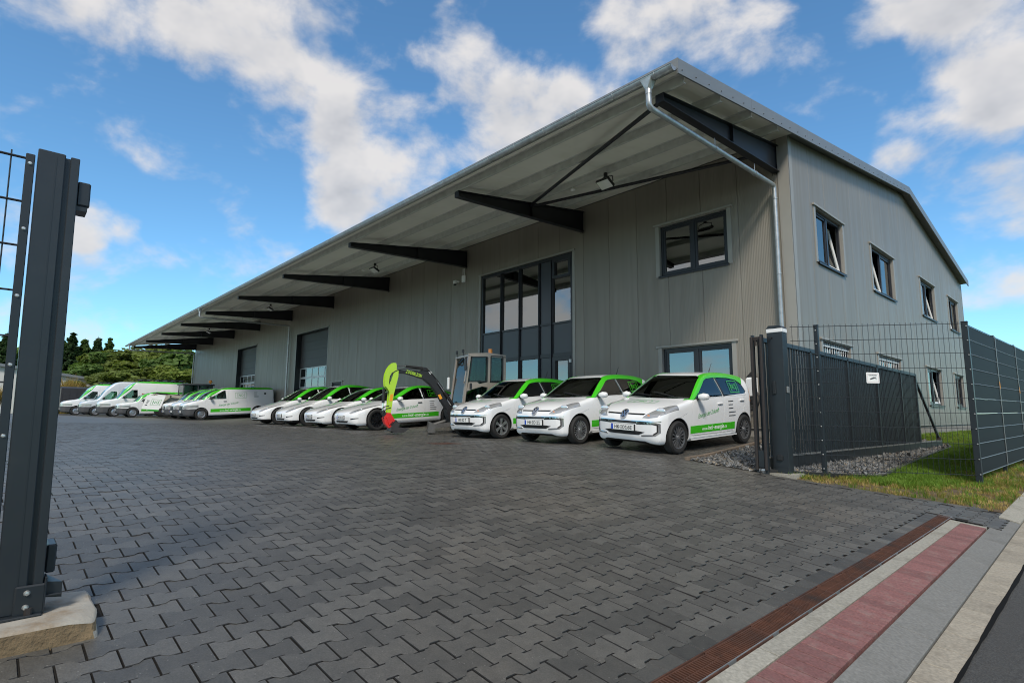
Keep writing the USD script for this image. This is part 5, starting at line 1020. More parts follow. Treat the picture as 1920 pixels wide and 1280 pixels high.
# ------------------------------------------------------------------ vans
def van_spec(L, hw, H, nose, cowl, roof_s, wheels, R, paint, kind):
    hz = nose; side = [(.14, .24), (.03, .30), (.0, .45), (.0, hz * .80), (.04, hz * .93), (.16, hz), (.45, hz + (cowl[1] - hz) * .55), (cowl[0], cowl[1]), (cowl[0] + .2, cowl[1] + .20), (roof_s * .5 + cowl[0] * .5, (cowl[1] + H) / 2 + .10), (roof_s, H - .11), (roof_s + .35, H - .015), (roof_s + .8, H), (L - .4, H - .02), (L - .12, H - .06), (L - .05, H - .2), (L - .01, 1.1), (L, .8), (L, .45), (L - .1, .28), (.5, .22)]
    plan = [(-.2, 0), (-.01, hw * .42), (.03, hw * .62), (.12, hw * .78), (.30, hw * .92), (.65, hw * .995), (1.2, hw), (L - .5, hw), (L - .08, hw * .96), (L + .02, hw * .8), (L + .1, 0)]
    bz = cowl[1] + .02; sect = [(hw * .80, .12), (hw * .95, .22), (hw * .985, .45), (hw, .75), (hw * .995, bz), (hw * .955, bz + .25), (hw * .88, H - .16), (hw * .80, H - .03), (hw * .7, H + .12), (hw * .65, H + .3)]
    sh = Shell(side, plan, sect, (.11, .12), .042, .07, .03, roof_s + 1.0); sl = (H - .11 - cowl[1]) / (roof_s - cowl[0]); wt = min(H - .20, cowl[1] + .66)
    a = cowl[0] + .32; fw = [(a, bz + .01), (a + .10 + (wt - bz) / sl * .95, wt), (a + .98, wt), (a + 1.02, bz + .01)]
    ws = [(-hw * .80, cowl[1] + .03), (-hw * .68, wt + .10), (hw * .68, wt + .10), (hw * .80, cowl[1] + .03)]
    arch = [(a - .22, bz - .04), (a - .02 + (wt - bz) / sl * .95, wt + .05), (a + .30 + (wt - bz) / sl, max(wt + .06, H - .13)), (L - .1, H - .17)]; outer = [(L - .1, H + .3), (roof_s - .2, H + .3), (cowl[0] - .02, cowl[1] + .08)]
    zl = hz * .62
    hl = [(hw * .50, zl + .06), (hw * .60, zl + .20), (hw * .82, zl + .26), (hw * .97, zl + .24), (hw * .97, zl + .08), (hw * .75, zl + .02)]; gr = [(-hw * .42, zl + .01), (hw * .42, zl + .01), (hw * .46, zl + .21), (-hw * .46, zl + .21)]
    sk = [('headlight', [pr('front', hl, -.3, .75)], 'lamp_shell', 'pocket'), ('headlight', [pr('front', mirror_poly(hl), -.3, .75)], 'lamp_shell', 'pocket')]
    bumper = [(-2, .0), (2, .0), (2, zl + .02), (-2, zl + .02)]
    if kind in ('grey_nose', 'big'): sk.append(('bumper_cladding', [pr('front', bumper, -.3, wheels[0] - R * .55) - pr('front', gr, -.3, .4)], 'trim_grey', 'skin'))
    sk += [('grille', [pr('front', gr, -.3, .4)], 'trim_black', 'skin'), ('lower_intake', [pr('front', [(-hw * .4, .30), (hw * .4, .30), (hw * .55, .40), (-hw * .55, .40)], -.3, .4)], 'trim_black', 'skin')]
    if paint == 'paint_white': sk += [('green_roof_band', [both(arch + outer, hw * .62) - pr('front', ws, 0, roof_s + .3)], 'paint_green', 'skin'), ('green_stripe', [stripe_band(sh, wheels[0] + R + .16, wheels[1] - R - .10, .42, .62)], 'paint_green', 'skin')]
    sp = dict(shell=sh, paint=paint, hw=hw, R=R, TW=.22, rim=R * .63, arch=.06, axles=wheels, cabin=[(cowl[0] - .02, .45), (a + 1.3, .45), (a + 1.3, H - .05), (roof_s, H - .05), (cowl[0] + .02, cowl[1] - .05)], belt=bz, side_windows=[('side_window', fw, 'car_glass')], end_windows=[('windscreen', ws, .3, roof_s + .4, 'car_glass')], skins=sk,
              grooves=[[(a + 1.12, .40), (a + 1.12, H - .25)], [(a + 2.2, .40), (a + 2.2, H - .25)], [(a + 1.2, bz - .18), (L - .15, bz - .18)]], panels=[('front_door', [(a - .10, .34), (a + 1.08, .34), (a + 1.10, bz), (a + 1.0, bz + .002), (a - .02, bz + .002), (a - .14, bz - .12)])],
              seats=(a + .25,), seat_z=bz - .62, dash=(cowl[0] + .10, bz), mirror=(a + .14, bz + .04), mirror_scale=1.5, mirror_mat='trim_black' if kind != 'grey_nose' else 'trim_grey', handles=[(a + .95, bz - .14)], handle_mat='trim_black', style='steel')
    sp['fw'] = (a, bz, wt, zl); return sp
def van(key, args, extra=()):
    sp = model(('van', key), lambda: van_spec(*args)); sh = sp['shell']; a, bz, wt, zl = sp['fw']
    def bp():
        r = base_parts(sp); hw = sp['hw']; n = sh.ray(V3([[-.3, 0, zl + .11]]), (1, 0, 0))[0]
        for z in (.05, .12, .18): r.append(('grille_bar', hull([(n[0] - .012 + d, x, zl + z + e) for d in (0, .06) for x in (-hw * .40, hw * .40) for e in (0, .018)]), 'chrome', False, []))
        if 'livery' in extra:
            H = args[2]
            for sd in (1, -1):
                big = min(.34, (H - .25 - bz) * .75); r += [('slogan', script_line(sh, a + 1.15, bz - .36, .11, sd), 'print_green', False, []), ('web_address', web_line(sh, (args[6][0] + args[6][1]) / 2, .475, .095, sd), 'print_white', False, [])]
                r += [('side_logo', wrap_text(sh, a + 1.85, bz + big * .62, logo(big, big * 1.9, .012), sd), 'print_green', False, []), ('service_list', list_lines(sh, a + 2.75, [bz + big * f for f in (1.05, .85, .65, .42, .2)], .018, sd), 'print_dark', False, []), ('round_sticker', wrap_text(sh, args[0] - .62, bz + big * .85, disc2(.07), sd), 'print_dark', False, [])]
        if 'rack' in extra:
            H = args[2]; ms = [cyl((s, -hw * .78, H + .12), (s, hw * .78, H + .12), .02, 6) for s in np.arange(args[5] + .5, args[0] - .3, .55)]; rails = [bar((args[5] + .2, x, H + .14), (args[0] - .2, x, H + .14), .04, .04) for x in (-hw * .78, hw * .78)]; leg = [box(s - .025, s + .025, x - .02, x + .02, H - .10, H + .13) for s in np.arange(args[5] + .5, args[0] - .3, 1.1) for x in (-hw * .76, hw * .76)]
            r.append(('roof_rack', cat(*ms, *rails, *leg), 'trim_black', False, []))
        if 'red_line' in extra:
            for sd in (1, -1): r.append(('red_line', wrap_text(sh, a + 2.6, bz + .30, bx2(-1.35, 1.35, 0, .09), sd), 'print_red', False, []))
        return r
    n = sh.ray(V3([[-.3, 0, .50]]), (1, 0, 0))[0]
    return model(('van_base', key), bp) + (plate_parts(sh, n[0] - .01, .50, 'HK·IO 9', .48))
def disc2(r): m = trimesh.creation.cylinder(r, .004, sections=20); return m
mat('print_pink', (0.50, 0.28, 0.30), .5); mat('print_red', (0.42, 0.06, 0.03), 0.5)
VA = (5.14, .96, 1.90, 1.02, (.92, 1.17), 1.92, (.90, 4.10), .335, 'paint_white', 'grey_nose')
VG = 'white delivery vans with grey noses in a row'
for i, (x, lb) in enumerate(((-32.85, 'nearest grey-nosed white delivery van, whole side lettered with green stripe'), (-35.25, 'middle grey-nosed white delivery van, mostly hidden by the lettered one'), (-37.65, 'grey-nosed white delivery van closest to the loader tractor'))):
    place_vehicle('delivery_van', lb, 'van', van('mid', VA, ('livery',)), x, -2.68, 5.14, 0, VG)
place_vehicle('compact_van', 'low white van with green stripe behind the tilted advertising board', 'van', van('caddy', (4.50, .93, 1.80, .95, (1.0, 1.08), 1.75, (.90, 3.70), .33, 'paint_white', 'grey_nose'), ('livery',)), -42.5, -5.0, 4.50, 0)
BIG = (5.99, 1.02, 2.62, 1.12, (1.05, 1.30), 2.10, (1.02, 4.65), .36)
place_vehicle('panel_van', 'tall white panel van with dark nose, roof rack and red side line', 'van', van('big_rack', BIG + ('paint_white', 'big'), ('rack', 'red_line')), -45.9, -5.0, 5.99, 0)
place_vehicle('panel_van', 'tall plain bluish-white panel van without green, second from the left', 'van', van('plain', (5.93, 1.0, 2.72, 1.08, (1.0, 1.25), 2.15, (1.02, 4.68), .36, 'paint_silver_white', 'big')), -50.1, -5.75, 5.93, 0)
place_vehicle('panel_van', 'leftmost tall white panel van with green windscreen edge and roof bars', 'van', van('big_rack2', BIG + ('paint_white', 'big'), ('rack',)), -54.2, -6.6, 5.99, 0)
# ------------------------------------------------------------------ mini excavator
mat('lime', (0.36, 0.58, 0.012), 0.35, coat=0.4); mat('boom_black', (0.011, 0.010, 0.010), 0.5); mat('cab_beige', (0.235, 0.205, 0.175), 0.4, coat=0.3); mat('tool_red', (0.55, 0.012, 0.008), 0.35, coat=0.3); mat('bucket_steel', (0.030, 0.027, 0.026), 0.5, noise=0.3, nscale=6, dirt=((0.07, 0.06, 0.05), 4, .6)); mat('worn_steel', (0.085, 0.083, 0.08), 0.45, .3, noise=.3, nscale=7); mat('rubber_track', (0.016, 0.016, 0.016), .8); mat('sticker_orange', (0.72, 0.30, 0.01), .5); mat('beacon_orange', (0.80, 0.25, 0.01), .2, coat=.6)
pane('cab_glass', (0.50, 0.66, 0.60), 1.5, 0.0, 0.85)
ex = thing('mini_excavator', 'mini excavator with beige cab, black boom and lime green dipper arm between parked cars', 'excavator', (-8.25, -3.5, 0), math.radians(-15)); XB = 0.0; gz = float(ground(-8.3, -3.2))
def plate2(poly, w, x=XB, holes=()):
    pg = Polygon(poly).buffer(0)
    for h in holes: pg = pg.difference(Polygon(h))
    return prism(pg, 'x', x - w / 2, x + w / 2)
boom = [(-1.653, 2.444), (-1.411, 2.432), (-1.126, 2.444), (-1.002, 2.422), (-0.934, 2.482), (-0.881, 2.548), (-0.797, 2.532), (-0.611, 2.328), (-0.49, 2.15), (-0.335, 1.953), (-0.223, 1.793), (-0.154, 1.593), (-0.042, 1.453), (-0.0, 1.38), (-0.026, 1.29), (-0.106, 1.28), (-0.214, 1.401), (-0.37, 1.63), (-0.525, 1.867), (-0.699, 2.063), (-0.891, 2.207), (-1.121, 2.278), (-1.408, 2.346), (-1.65, 2.356)]
b_ = part(ex, 'boom', cat(plate2(list(Polygon(boom).buffer(-.012).exterior.coords), .17), plate2(boom, .145)), 'boom_black')
tx_ = text('ZOOMLION', .085, True, .12); v_ = tx_.vertices.copy(); a_ = math.atan2(-.13, .50); u_ = v_[:, 0] * (.47 / np.ptp(v_[:, 0])); q_ = np.c_[np.full(len(v_), .0855) + v_[:, 2], -1.183 + u_ * math.cos(a_) - (v_[:, 1] - .04) * math.sin(a_), 2.352 + u_ * math.sin(a_) + (v_[:, 1] - .04) * math.cos(a_)]
part(b_, 'lettering', trimesh.Trimesh(q_, tx_.faces, process=False), 'lime'); part(b_, 'sticker', prism([(-0.469, 1.778), (-0.393, 1.804), (-0.327, 1.688), (-0.397, 1.653)], 'x', .085, .089), 'sticker_orange')
part(b_, 'sticker', prism([(-.76, 2.42), (-.69, 2.44), (-.65, 2.38), (-.71, 2.355)], 'x', .085, .089), 'plate_white')
stick = [(-1.779, 2.631), (-1.699, 2.624), (-1.674, 2.542), (-1.683, 2.462), (-1.622, 2.426), (-1.626, 2.25), (-1.66, 2.092), (-1.729, 1.799), (-1.76, 1.566), (-1.798, 1.249), (-1.895, 1.249), (-1.877, 1.564), (-1.858, 1.834), (-1.931, 1.948), (-1.981, 1.985), (-1.997, 2.139), (-1.983, 2.295), (-1.93, 2.452), (-1.856, 2.563)]
hole_ = [(-1.808, 2.36), (-1.76, 2.381), (-1.777, 2.282), (-1.828, 2.107), (-1.862, 2.11), (-1.864, 2.26)]
s_ = part(ex, 'dipper_arm', cat(*[plate2(stick, .03, XB + d, [hole_]) for d in (-.08, .08)], plate2(list(Polygon(stick).buffer(-.025).exterior.coords), .13, XB, [hole_])), 'lime'); part(s_, 'sticker', prism([(-1.832, 1.76), (-1.752, 1.78), (-1.768, 1.59), (-1.848, 1.58)], 'x', XB + .095, XB + .099), 'sticker_orange')
def ram(p, q, r, rod, f=.55): p, q = V3([XB, *p]), V3([XB, *q]); m_ = p + (q - p) * f; return cyl(p, m_, r, 12), cyl(m_, q, rod, 10)
for p, q, r, f, off in (((-.881, 2.521), (-1.718, 2.578), .036, .62, 0), ((-1.985, 1.935), (-2.0, 1.322), .042, .66, 0), ((.04, 1.44), (-.49, 2.13), .045, .62, .12)):
    A, Bq = ram(p, q, r, r * .5, f)
    for m in (A, Bq): m.apply_translation((off, 0, 0))
    c_ = part(ex, 'hydraulic_cylinder', A, 'boom_black'); part(c_, 'piston_rod', Bq, 'chrome')
hz = [[(-.70, 2.45), (-1.24, 2.50), (-1.61, 2.46), (-1.79, 2.37), (-1.88, 2.19), (-1.855, 2.02)], [(-.21, 1.80), (-.44, 2.13), (-.66, 2.37), (-.84, 2.52)], [(-1.84, 1.46), (-1.99, 1.43), (-2.09, 1.31), (-2.02, 1.18)], [(-1.79, 1.41), (-1.94, 1.37), (-2.04, 1.23), (-1.98, 1.10)]]
for k, h in enumerate(hz):
    t_ = np.linspace(0, len(h) - 1, 12); pts = np.c_[np.full(12, XB + .095), np.interp(t_, range(len(h)), [p[0] for p in h]), np.interp(t_, range(len(h)), [p[1] for p in h])]; part(ex, 'hose', tube(ndimage.uniform_filter1d(pts, 3, axis=0, mode='nearest'), .013, 6), 'rubber')
part(ex, 'tilt_head', cat(plate2([(-1.895, 1.27), (-1.811, 1.27), (-1.673, 1.066), (-1.68, 0.99), (-1.831, 0.857), (-1.941, 0.969), (-1.997, 1.122)], .20), plate2([(-1.92, 1.15), (-1.84, 1.19), (-1.74, 1.05), (-1.84, .94)], .26)), 'tool_red')
part(ex, 'linkage', cat(plate2([(-2.02, 1.34), (-1.96, 1.34), (-1.885, 1.11), (-1.94, 1.09)], .16), plate2([(-1.79, .95), (-1.66, 1.08), (-1.61, 1.02), (-1.53, .99), (-1.57, .89), (-1.74, .85)], .30)), 'boom_black')
bk = [(-1.682, 1.022), (-1.557, 0.987), (-1.608, 0.888), (-1.287, 0.844), (-1.46, gz + .012), (-1.7, gz + .004), (-1.82, gz + .07), (-1.811, 0.875)]
bw = .40; bu = to_m3(plate2(bk, bw)) - to_m3(plate2([(-1.61, .915), (-1.22, .885), (-1.43, .725), (-1.69, gz + .03), (-1.785, .785), (-1.76, .865)], bw - .04))
pb_ = part(ex, 'bucket', from_m3(bu), 'bucket_steel'); part(pb_, 'cutting_edge', bar((XB - bw / 2, -1.85, gz + .05), (XB + bw / 2, -1.85, gz + .05), .10, .02), 'worn_steel')
part(ex, 'swing_bracket', cat(plate2([(-.22, 1.36), (.02, 1.50), (.12, 1.32), (.22, 1.05), (.20, .98), (-.05, 1.0), (-.16, 1.18)], .24), cyl((XB, .10, .98), (XB, .10, 1.30), .11, 14), plate2([(.10, 1.30), (.40, 1.30), (.40, 1.02), (.10, 1.05)], .34)), 'boom_black')
def under(m):        # the undercarriage is slewed a little against the cab
    return m.apply_transform(trimesh.transformations.rotation_matrix(math.radians(-17), (0, 0, 1), (0, .95, 0)))
bl = [(-.62, gz + .03), (-.58, gz + .01), (-.52, gz + .12), (-.53, gz + .22), (-.59, gz + .30), (-.62, gz + .30), (-.565, gz + .21), (-.56, gz + .12)]
part(ex, 'dozer_blade', under(cat(prism(bl, 'x', -.66, .66), *[prism([(-.64, gz + .0), (-.44, gz + .0), (-.46, gz + .25), (-.62, gz + .32)], 'x', s * .66 - .012, s * .66 + .012) for s in (-1, 1)])), 'worn_steel')
part(ex, 'blade_arm', under(cat(*[bar((s * .30, -.52, gz + .16), (s * .28, .45, gz + .30), .10, .12) for s in (-1, 1)], cyl((0, -.5, gz + .20), (0, .2, gz + .42), .05))), 'worn_steel')
for s in (-1, 1):
    xc = XB + s * .55; o = [(.25 + .22 * math.cos(a), gz + .235 + .22 * math.sin(a)) for a in np.linspace(PI / 2, 1.5 * PI, 9)] + [(1.75 + .22 * math.cos(a), gz + .235 + .22 * math.sin(a)) for a in np.linspace(-PI / 2, PI / 2, 9)]
    tr = part(ex, 'track', under(cat(plate2(o, .32, xc), *[cyl((xc - .16, y, gz + .012), (xc + .16, y, gz + .012), .014, 5) for y in np.arange(.25, 1.75, .11)])), 'rubber_track')
    part(tr, 'track_wheel', under(cat(*[cyl((xc - .17, y, gz + .235), (xc + .17, y, gz + .235), .15, 16) for y in (.25, 1.75)])), 'boom_black')
part(ex, 'undercarriage', under(cbox(-.45, .45, .45, 1.5, gz + .2, gz + .5, .04)), 'boom_black')
part(ex, 'upper_body', hull([(x, y, z) for x in (-.62, .62) for y, z in ((.25, gz + .55), (.25, gz + .85), (1.9, gz + .55), (2.0, gz + .95))]), 'boom_black')
part(ex, 'counterweight', hull([(x, y, z) for x, y in ((-.66, 1.55), (.66, 1.55), (.64, 2.1), (-.64, 2.1), (.4, 2.25), (-.4, 2.25)) for z in (gz + .62, gz + 1.28)]), 'lime')
X0, X1 = -.55, .47; zf, zr = gz + .80, 2.98
A_ = {'fb': .17, 'ft': .335, 'm': .935, 'r': 1.45}
def post(y0, z0, y1, z1, x, w=.07): return bar((x, y0, z0), (x, y1, z1), w, w, (0, 1, 0))
fr = []
for x in (X0 + .035, X1 - .035):
    fr += [post(A_['fb'], zf, A_['ft'], zr - .05, x), post(A_['m'], zf, A_['m'] + .02, zr - .03, x), post(A_['r'], zf, A_['r'], zr - .04, x, .08), bar((x, A_['ft'] - .02, zr - .05), (x, A_['r'] + .03, zr - .04), .08, .08), bar((x, A_['fb'] - .03, zf), (x, A_['r'] + .03, zf), .08, .10)]
fr += [bar((X0, A_['ft'], zr - .05), (X1, A_['ft'], zr - .05), .08, .08), bar((X0, A_['r'], zr - .05), (X1, A_['r'], zr - .05), .08, .08), bar((X0, A_['fb'], zf), (X1, A_['fb'], zf), .08, .08)]
cb = part(ex, 'cab', cat(*fr), 'cab_beige')
part(cb, 'cab_roof', hull([(x, y, z) for x in (X0 + .02, X1 - .02) for y, z in ((A_['ft'] - .06, zr - .01), (A_['m'], zr + .05), (A_['r'] + .06, zr + .0), (A_['ft'], zr - .05), (A_['r'], zr - .05))]), 'cab_beige')
zd = 2.13; part(cb, 'cab_door', cat(prism([(A_['fb'] + .08, 1.90), (.31, 2.15), (.55, 2.17), (.64, zd - .02), (A_['m'] - .03, zd + .04), (A_['m'] - .03, 2.02), (.72, 2.04), (.55, 1.99), (.27, 1.90)], 'x', X1 - .05, X1 + .012), box(X1 - .05, X1 - .0, .97, 1.42, zf, 2.16)), 'cab_beige')
part(cb, 'door_handle', cbox(X1 + .012, X1 + .04, .33, .40, 1.96, 2.12, .01), 'trim_black')
W1, W2, W3 = [(.31, 2.17), (.405, 2.87), (.875, 2.90), (.87, 2.19)], [(.995, 2.19), (1.0, 2.93), (1.385, 2.94), (1.375, 2.20)], [(.26, 1.58), (.275, 1.90), (.56, 1.98), (.87, 2.02), (.87, 1.58)]
part(cb, 'window_seal', cat(*[bar((X1 + .002, *p), (X1 + .002, *q), .03, .03) for P in (W1, W2) for p, q in zip(P, P[1:] + P[:1])]), 'trim_black')
for poly in (W1, W2, W3): part(cb, 'cab_pane', prism(poly, 'x', X1 - .03, X1 - .022), 'cab_glass')
part(cb, 'cab_pane', prism([(.26, 1.6), (.38, 2.88), (1.4, 2.88), (1.4, 1.6)], 'x', X0 + .02, X0 + .028), 'cab_glass')
part(cb, 'front_pane', hull([(x, y + d, z) for x in (X0 + .07, X1 - .07) for y, z in ((A_['fb'] + .0, zf + .04), (A_['ft'], zr - .09)) for d in (0, .008)]), 'cab_glass'); part(cb, 'rear_pane', box(X0 + .08, X1 - .08, A_['r'] - .004, A_['r'] + .004, 1.9, zr - .1), 'cab_glass')
part(cb, 'operator_seat', cat(cbox(-.30, .22, .75, 1.2, 1.60, 1.75, .05), hull([(x, y, z) for x in (-.28, .20) for y, z in ((1.08, 1.7), (1.2, 1.7), (1.24, 2.42), (1.16, 2.42))])), 'seat_cloth'); part(cb, 'control_stand', cbox(-.2, .1, .40, .54, 1.5, 1.95, .04), 'trim_black')
part(cb, 'grab_rail', tube([(X1 + .03, .25, 2.66), (X1 + .07, .22, 2.62), (X1 + .07, .15, 2.16), (X1 + .03, .15, 2.12)], .02, 7), 'cab_beige')
part(cb, 'cab_mirror', cbox(X1 - .02, X1 + .13, .16, .20, 2.48, 2.84, .03), 'trim_black'); part(cb, 'cab_mirror', cbox(-.78, -.63, .12, .16, 1.98, 2.34, .03), 'white_metal')
for x in (-.38, .10): part(cb, 'work_lamp', cat(cbox(x - .03, x + .03, .24, .30, 3.02, 3.12, .01), cyl((x, .28, 2.94), (x, .28, 3.03), .012, 6)), 'trim_black')
part(cb, 'beacon', cat(cyl((.10, 1.15, 3.02), (.10, 1.15, 3.05), .075), cyl((.10, 1.15, 3.05), (.10, 1.15, 3.18), .06, 16)), 'beacon_orange')
# ------------------------------------------------------------------ loader tractor with advertising board
mat('loader_beige', (0.42, 0.39, 0.33), .5, noise=.15, nscale=3); mat('tractor_dark', (0.05, 0.055, 0.06), .45)
gt = float(ground(-40, -3)); tr_ = thing('loader_tractor', 'compact loader tractor with beige front arms and orange beacon behind the grey-nosed vans', 'tractor', (-40.15, -3.0, gt))
for y, R, w in ((.55, .62, .40), (-1.75, .46, .32)):
    for sd in (-1, 1):
        m = rev([(R * .55, -w / 2), (R * .9, -w / 2), (R, -w / 2 + .06), (R, w / 2 - .06), (R * .9, w / 2), (R * .55, w / 2), (R * .55, -w / 2)], 28, 'x'); m.apply_translation((sd * .78, y, R)); wh = part(tr_, 'wheel', m, 'rubber', 30); hb_ = rev([(0, -w * .2), (R * .56, -w * .35), (R * .56, w * .35), (0, w * .2)], 24, 'x'); hb_.apply_translation((sd * .78, y, R)); part(wh, 'hub', hb_, 'loader_beige')
part(tr_, 'chassis', cbox(-.35, .35, -2.1, 1.1, .45, .95, .06), 'tractor_dark'); part(tr_, 'bonnet', hull([(x, y, z) for x in (-.38, .38) for y, z in ((-2.2, .8), (-2.15, 1.25), (-.85, 1.45), (-.85, .8))]), 'loader_beige')
ps = [(x, y) for x in (-.75, .75) for y in (-.84, .1, 1.05)]
cbt = part(tr_, 'cab', cat(*[bar((x, y, .9), (x * .93, y * .95, 2.22), .07, .07, (0, 1, 0)) for x, y in ps], cbox(-.8, .8, -.95, 1.15, 2.22, 2.34, .05), cbox(-.78, .78, -.84, 1.05, .85, 1.15, .04)), 'tractor_dark')
for x in (-.72, .72): part(cbt, 'cab_pane', box(x - .004, x + .004, -.78, 1.0, 1.15, 2.22), 'cab_glass')
for y in (-.82, 1.02): part(cbt, 'cab_pane', box(-.68, .68, y - .004, y + .004, 1.15, 2.22), 'cab_glass')
part(cbt, 'beacon', cat(cyl((.55, .9, 2.34), (.55, .9, 2.44), .02), trimesh.creation.icosphere(2, .12).apply_translation((.55, .9, 2.52))), 'beacon_orange')
for x in (-.48, .48):
    part(tr_, 'loader_arm', cat(bar((x, -.75, 1.35), (x, -1.55, 1.45), .12, .20), bar((x, -1.5, 1.48), (x, -2.3, .85), .12, .18), bar((x, -2.2, .80), (x, -2.42, 1.55), .10, .12)), 'loader_beige'); part(tr_, 'lift_ram', cyl((x + .02, -.95, 1.50), (x + .02, -2.40, 1.62), .04), 'trim_black')
part(tr_, 'cross_tube', cyl((-.5, -2.15, .95), (.5, -2.15, .95), .07), 'loader_beige')
bd = [V3(EYE) + (V3(p) - EYE) * 1.045 for p in ((-37.85, -6.2, 2.27), (-37.05, -5.3, 2.22), (-37.35, -5.5, 1.33), (-38.16, -6.4, 1.38))]
ctr = sum(bd) / 4; bt = thing('advertising_board', 'white advertising board with green logo leaning tilted on the loader arms', 'board', ctr); e1 = (bd[1] - bd[0] + bd[2] - bd[3]) / 2; e2 = (bd[0] - bd[3] + bd[1] - bd[2]) / 2; nn = unit(*np.cross(e1, e2)); 
if nn @ (EYE - ctr) < 0: nn = -nn
def on_board(u, w, d): return np.outer(u, e1) + np.outer(w, e2) + np.outer(d, nn)
bxm = box(-.5, .5, -.5, .5, -.03, 0); q = trimesh.Trimesh(on_board(*bxm.vertices.T), bxm.faces, process=False); (q.invert() if q.volume < 0 else None); part(bt, 'panel', q, 'plate_white')
lg = logo(.42, .52, .014); lv = lg.vertices; part(bt, 'logo', trimesh.Trimesh(on_board(lv[:, 0] + .12, lv[:, 1] + .02, lv[:, 2] + .004), lg.faces, process=False), 'print_green')
for w0, w1, u0, u1, m_ in ((-.62, -.50, -.15, .45, 'paint_green_dark'), (.10, .14, -.38, -.24, 'print_dark'), (.02, .05, -.38, -.26, 'print_dark'), (-.08, -.05, -.38, -.28, 'print_dark'), (-.22, -.17, -.40, -.28, 'print_dark')):
    b_m = box(u0, u1, w0, w1, .003, .012); q = trimesh.Trimesh(on_board(*b_m.vertices.T), b_m.faces, process=False); (q.invert() if q.volume < 0 else None); part(bt, 'print', q, m_)
# ------------------------------------------------------------------ dark box trailer and shed at the far left
mat('tarp_dark', (0.018, 0.018, 0.022), .6, noise=.3, nscale=2); mat('tarp_grey', (0.12, 0.12, 0.115), .6, noise=.15, nscale=3); mat('shed_wall', (0.50, 0.50, 0.48), .7, noise=.08, nscale=2)
gq = float(ground(-59.5, -7)); tt = thing('box_trailer', 'dark tarpaulin box trailer parked at the far left of the yard', 'trailer', (-60.0, -7.3, gq))
part(tt, 'tarpaulin', cat(hull([(x, y, z) for x in (-.95, .95) for y in (-2.0, 2.0) for z in (.75, 2.35)] + [(0, y, 2.5) for y in (-2.0, 2.0)]), *[box(.948, .965, y, y + .03, .8, 2.3) for y in np.arange(-1.9, 1.9, .5)]), 'tarp_dark'); part(tt, 'end_flap', box(-.93, .93, -2.03, -2.003, .78, 2.33), 'tarp_grey'); part(tt, 'frame', cat(cbox(-.98, .98, -2.05, 2.05, .60, .74, .02), bar((0, -2.05, .55), (0, -3.4, .5), .1, .1)), 'worn_steel')
for sd in (-1, 1): part(tt, 'wheel', lathe([(.18, -.1), (.31, -.1), (.33, -.06), (.33, .06), (.31, .1), (.18, .1), (.18, -.1)], (0, 0, 0), sd).apply_translation((0, sd * .9, .33)).apply_transform(trimesh.transformations.rotation_matrix(PI / 2, (0, 0, 1))), 'rubber')
sh_ = thing('shed', 'low pale shed with dark grey roof edge in front of the trees', 'shed', (-84.0, -9.0, .9), math.radians(0))
part(sh_, 'wall', prism([(-9, -.2), (4.6, -.2), (4.6, 4.05), (-9, 6.0)], 'x', -8, 0), 'shed_wall'); part(sh_, 'roof', prism([(-9.6, 6.10), (5.2, 3.98), (5.2, 4.30), (-9.6, 6.45)], 'x', -8.4, .45), 'roofing'); part(sh_, 'gutter', cyl((.40, 5.2, 4.1), (-8.4, 5.2, 4.1), .09), 'roofing')
part(sh_, 'lamp', cbox(.0, .35, 4.4, 4.75, 3.5, 3.85, .05), 'white_metal')
# ------------------------------------------------------------------ charging points on the wall, drain cover
for x, y, z, lb in ((-1.05, -.02, 1.95, 'white wall charger beside the gate post, cable looped below'), (-4.55, -.02, 1.98, 'white wall charger showing between the middle and nearest hatchbacks'), (-14.05, -.02, 1.95, 'small white wall charger behind the excavator boom'), (-11.7, -.02, 2.0, 'black cable coil and charger on the wall beside the excavator cab')):
    dark = x == -11.7; t = thing('wall_charger', lb, 'charger', (x, y, z), group='wall chargers behind the cars'); part(t, 'housing', hull([(sx * .11, -.02 - d, sz) for sx in (-1, 1) for d, sz in ((0, -.2), (.12, -.17), (.14, .17), (0, .2))] + [(sx * .08, -.14, sz) for sx in (-1, 1) for sz in (-.22, .21)]), 'black_plastic' if dark else 'white_metal'); part(t, 'holder', cat(hull([(sx, -.04 - d, zz) for sx in (-.10, .10) for d in (0, .1) for zz in (.2, .23)] + [(0, -.08, .36)]), cbox(-.05, .05, -.12, 0, -.42, -.30, .01)), 'black_plastic')
    a = np.linspace(-.3, 2 * PI * (2.3 if dark else 1.1), 40); part(t, 'cable', tube(np.c_[-.05 + .20 * np.sin(a), -.06 - .006 * a, -.30 + .25 * np.cos(a)], .018, 6), 'black_plastic')
zc = float(ground(-4.62, -6.34)); gcv = thing('drain_cover', 'small rusty drain grate set in the paving in front of the cars', 'drain cover', (-4.62, -6.34, zc)); part(gcv, 'frame', cat(*[box(*q, -.02, .004) for q in ((-.26, .26, -.26, -.23), (-.26, .26, .23, .26), (-.26, -.23, -.23, .23), (.23, .26, -.23, .23))]), 'rust'); 
for k in range(8): part(gcv, 'grate_bar', box(-.23, .23, -.20 + k * .055, -.17 + k * .055, -.02, .002), 'rust')
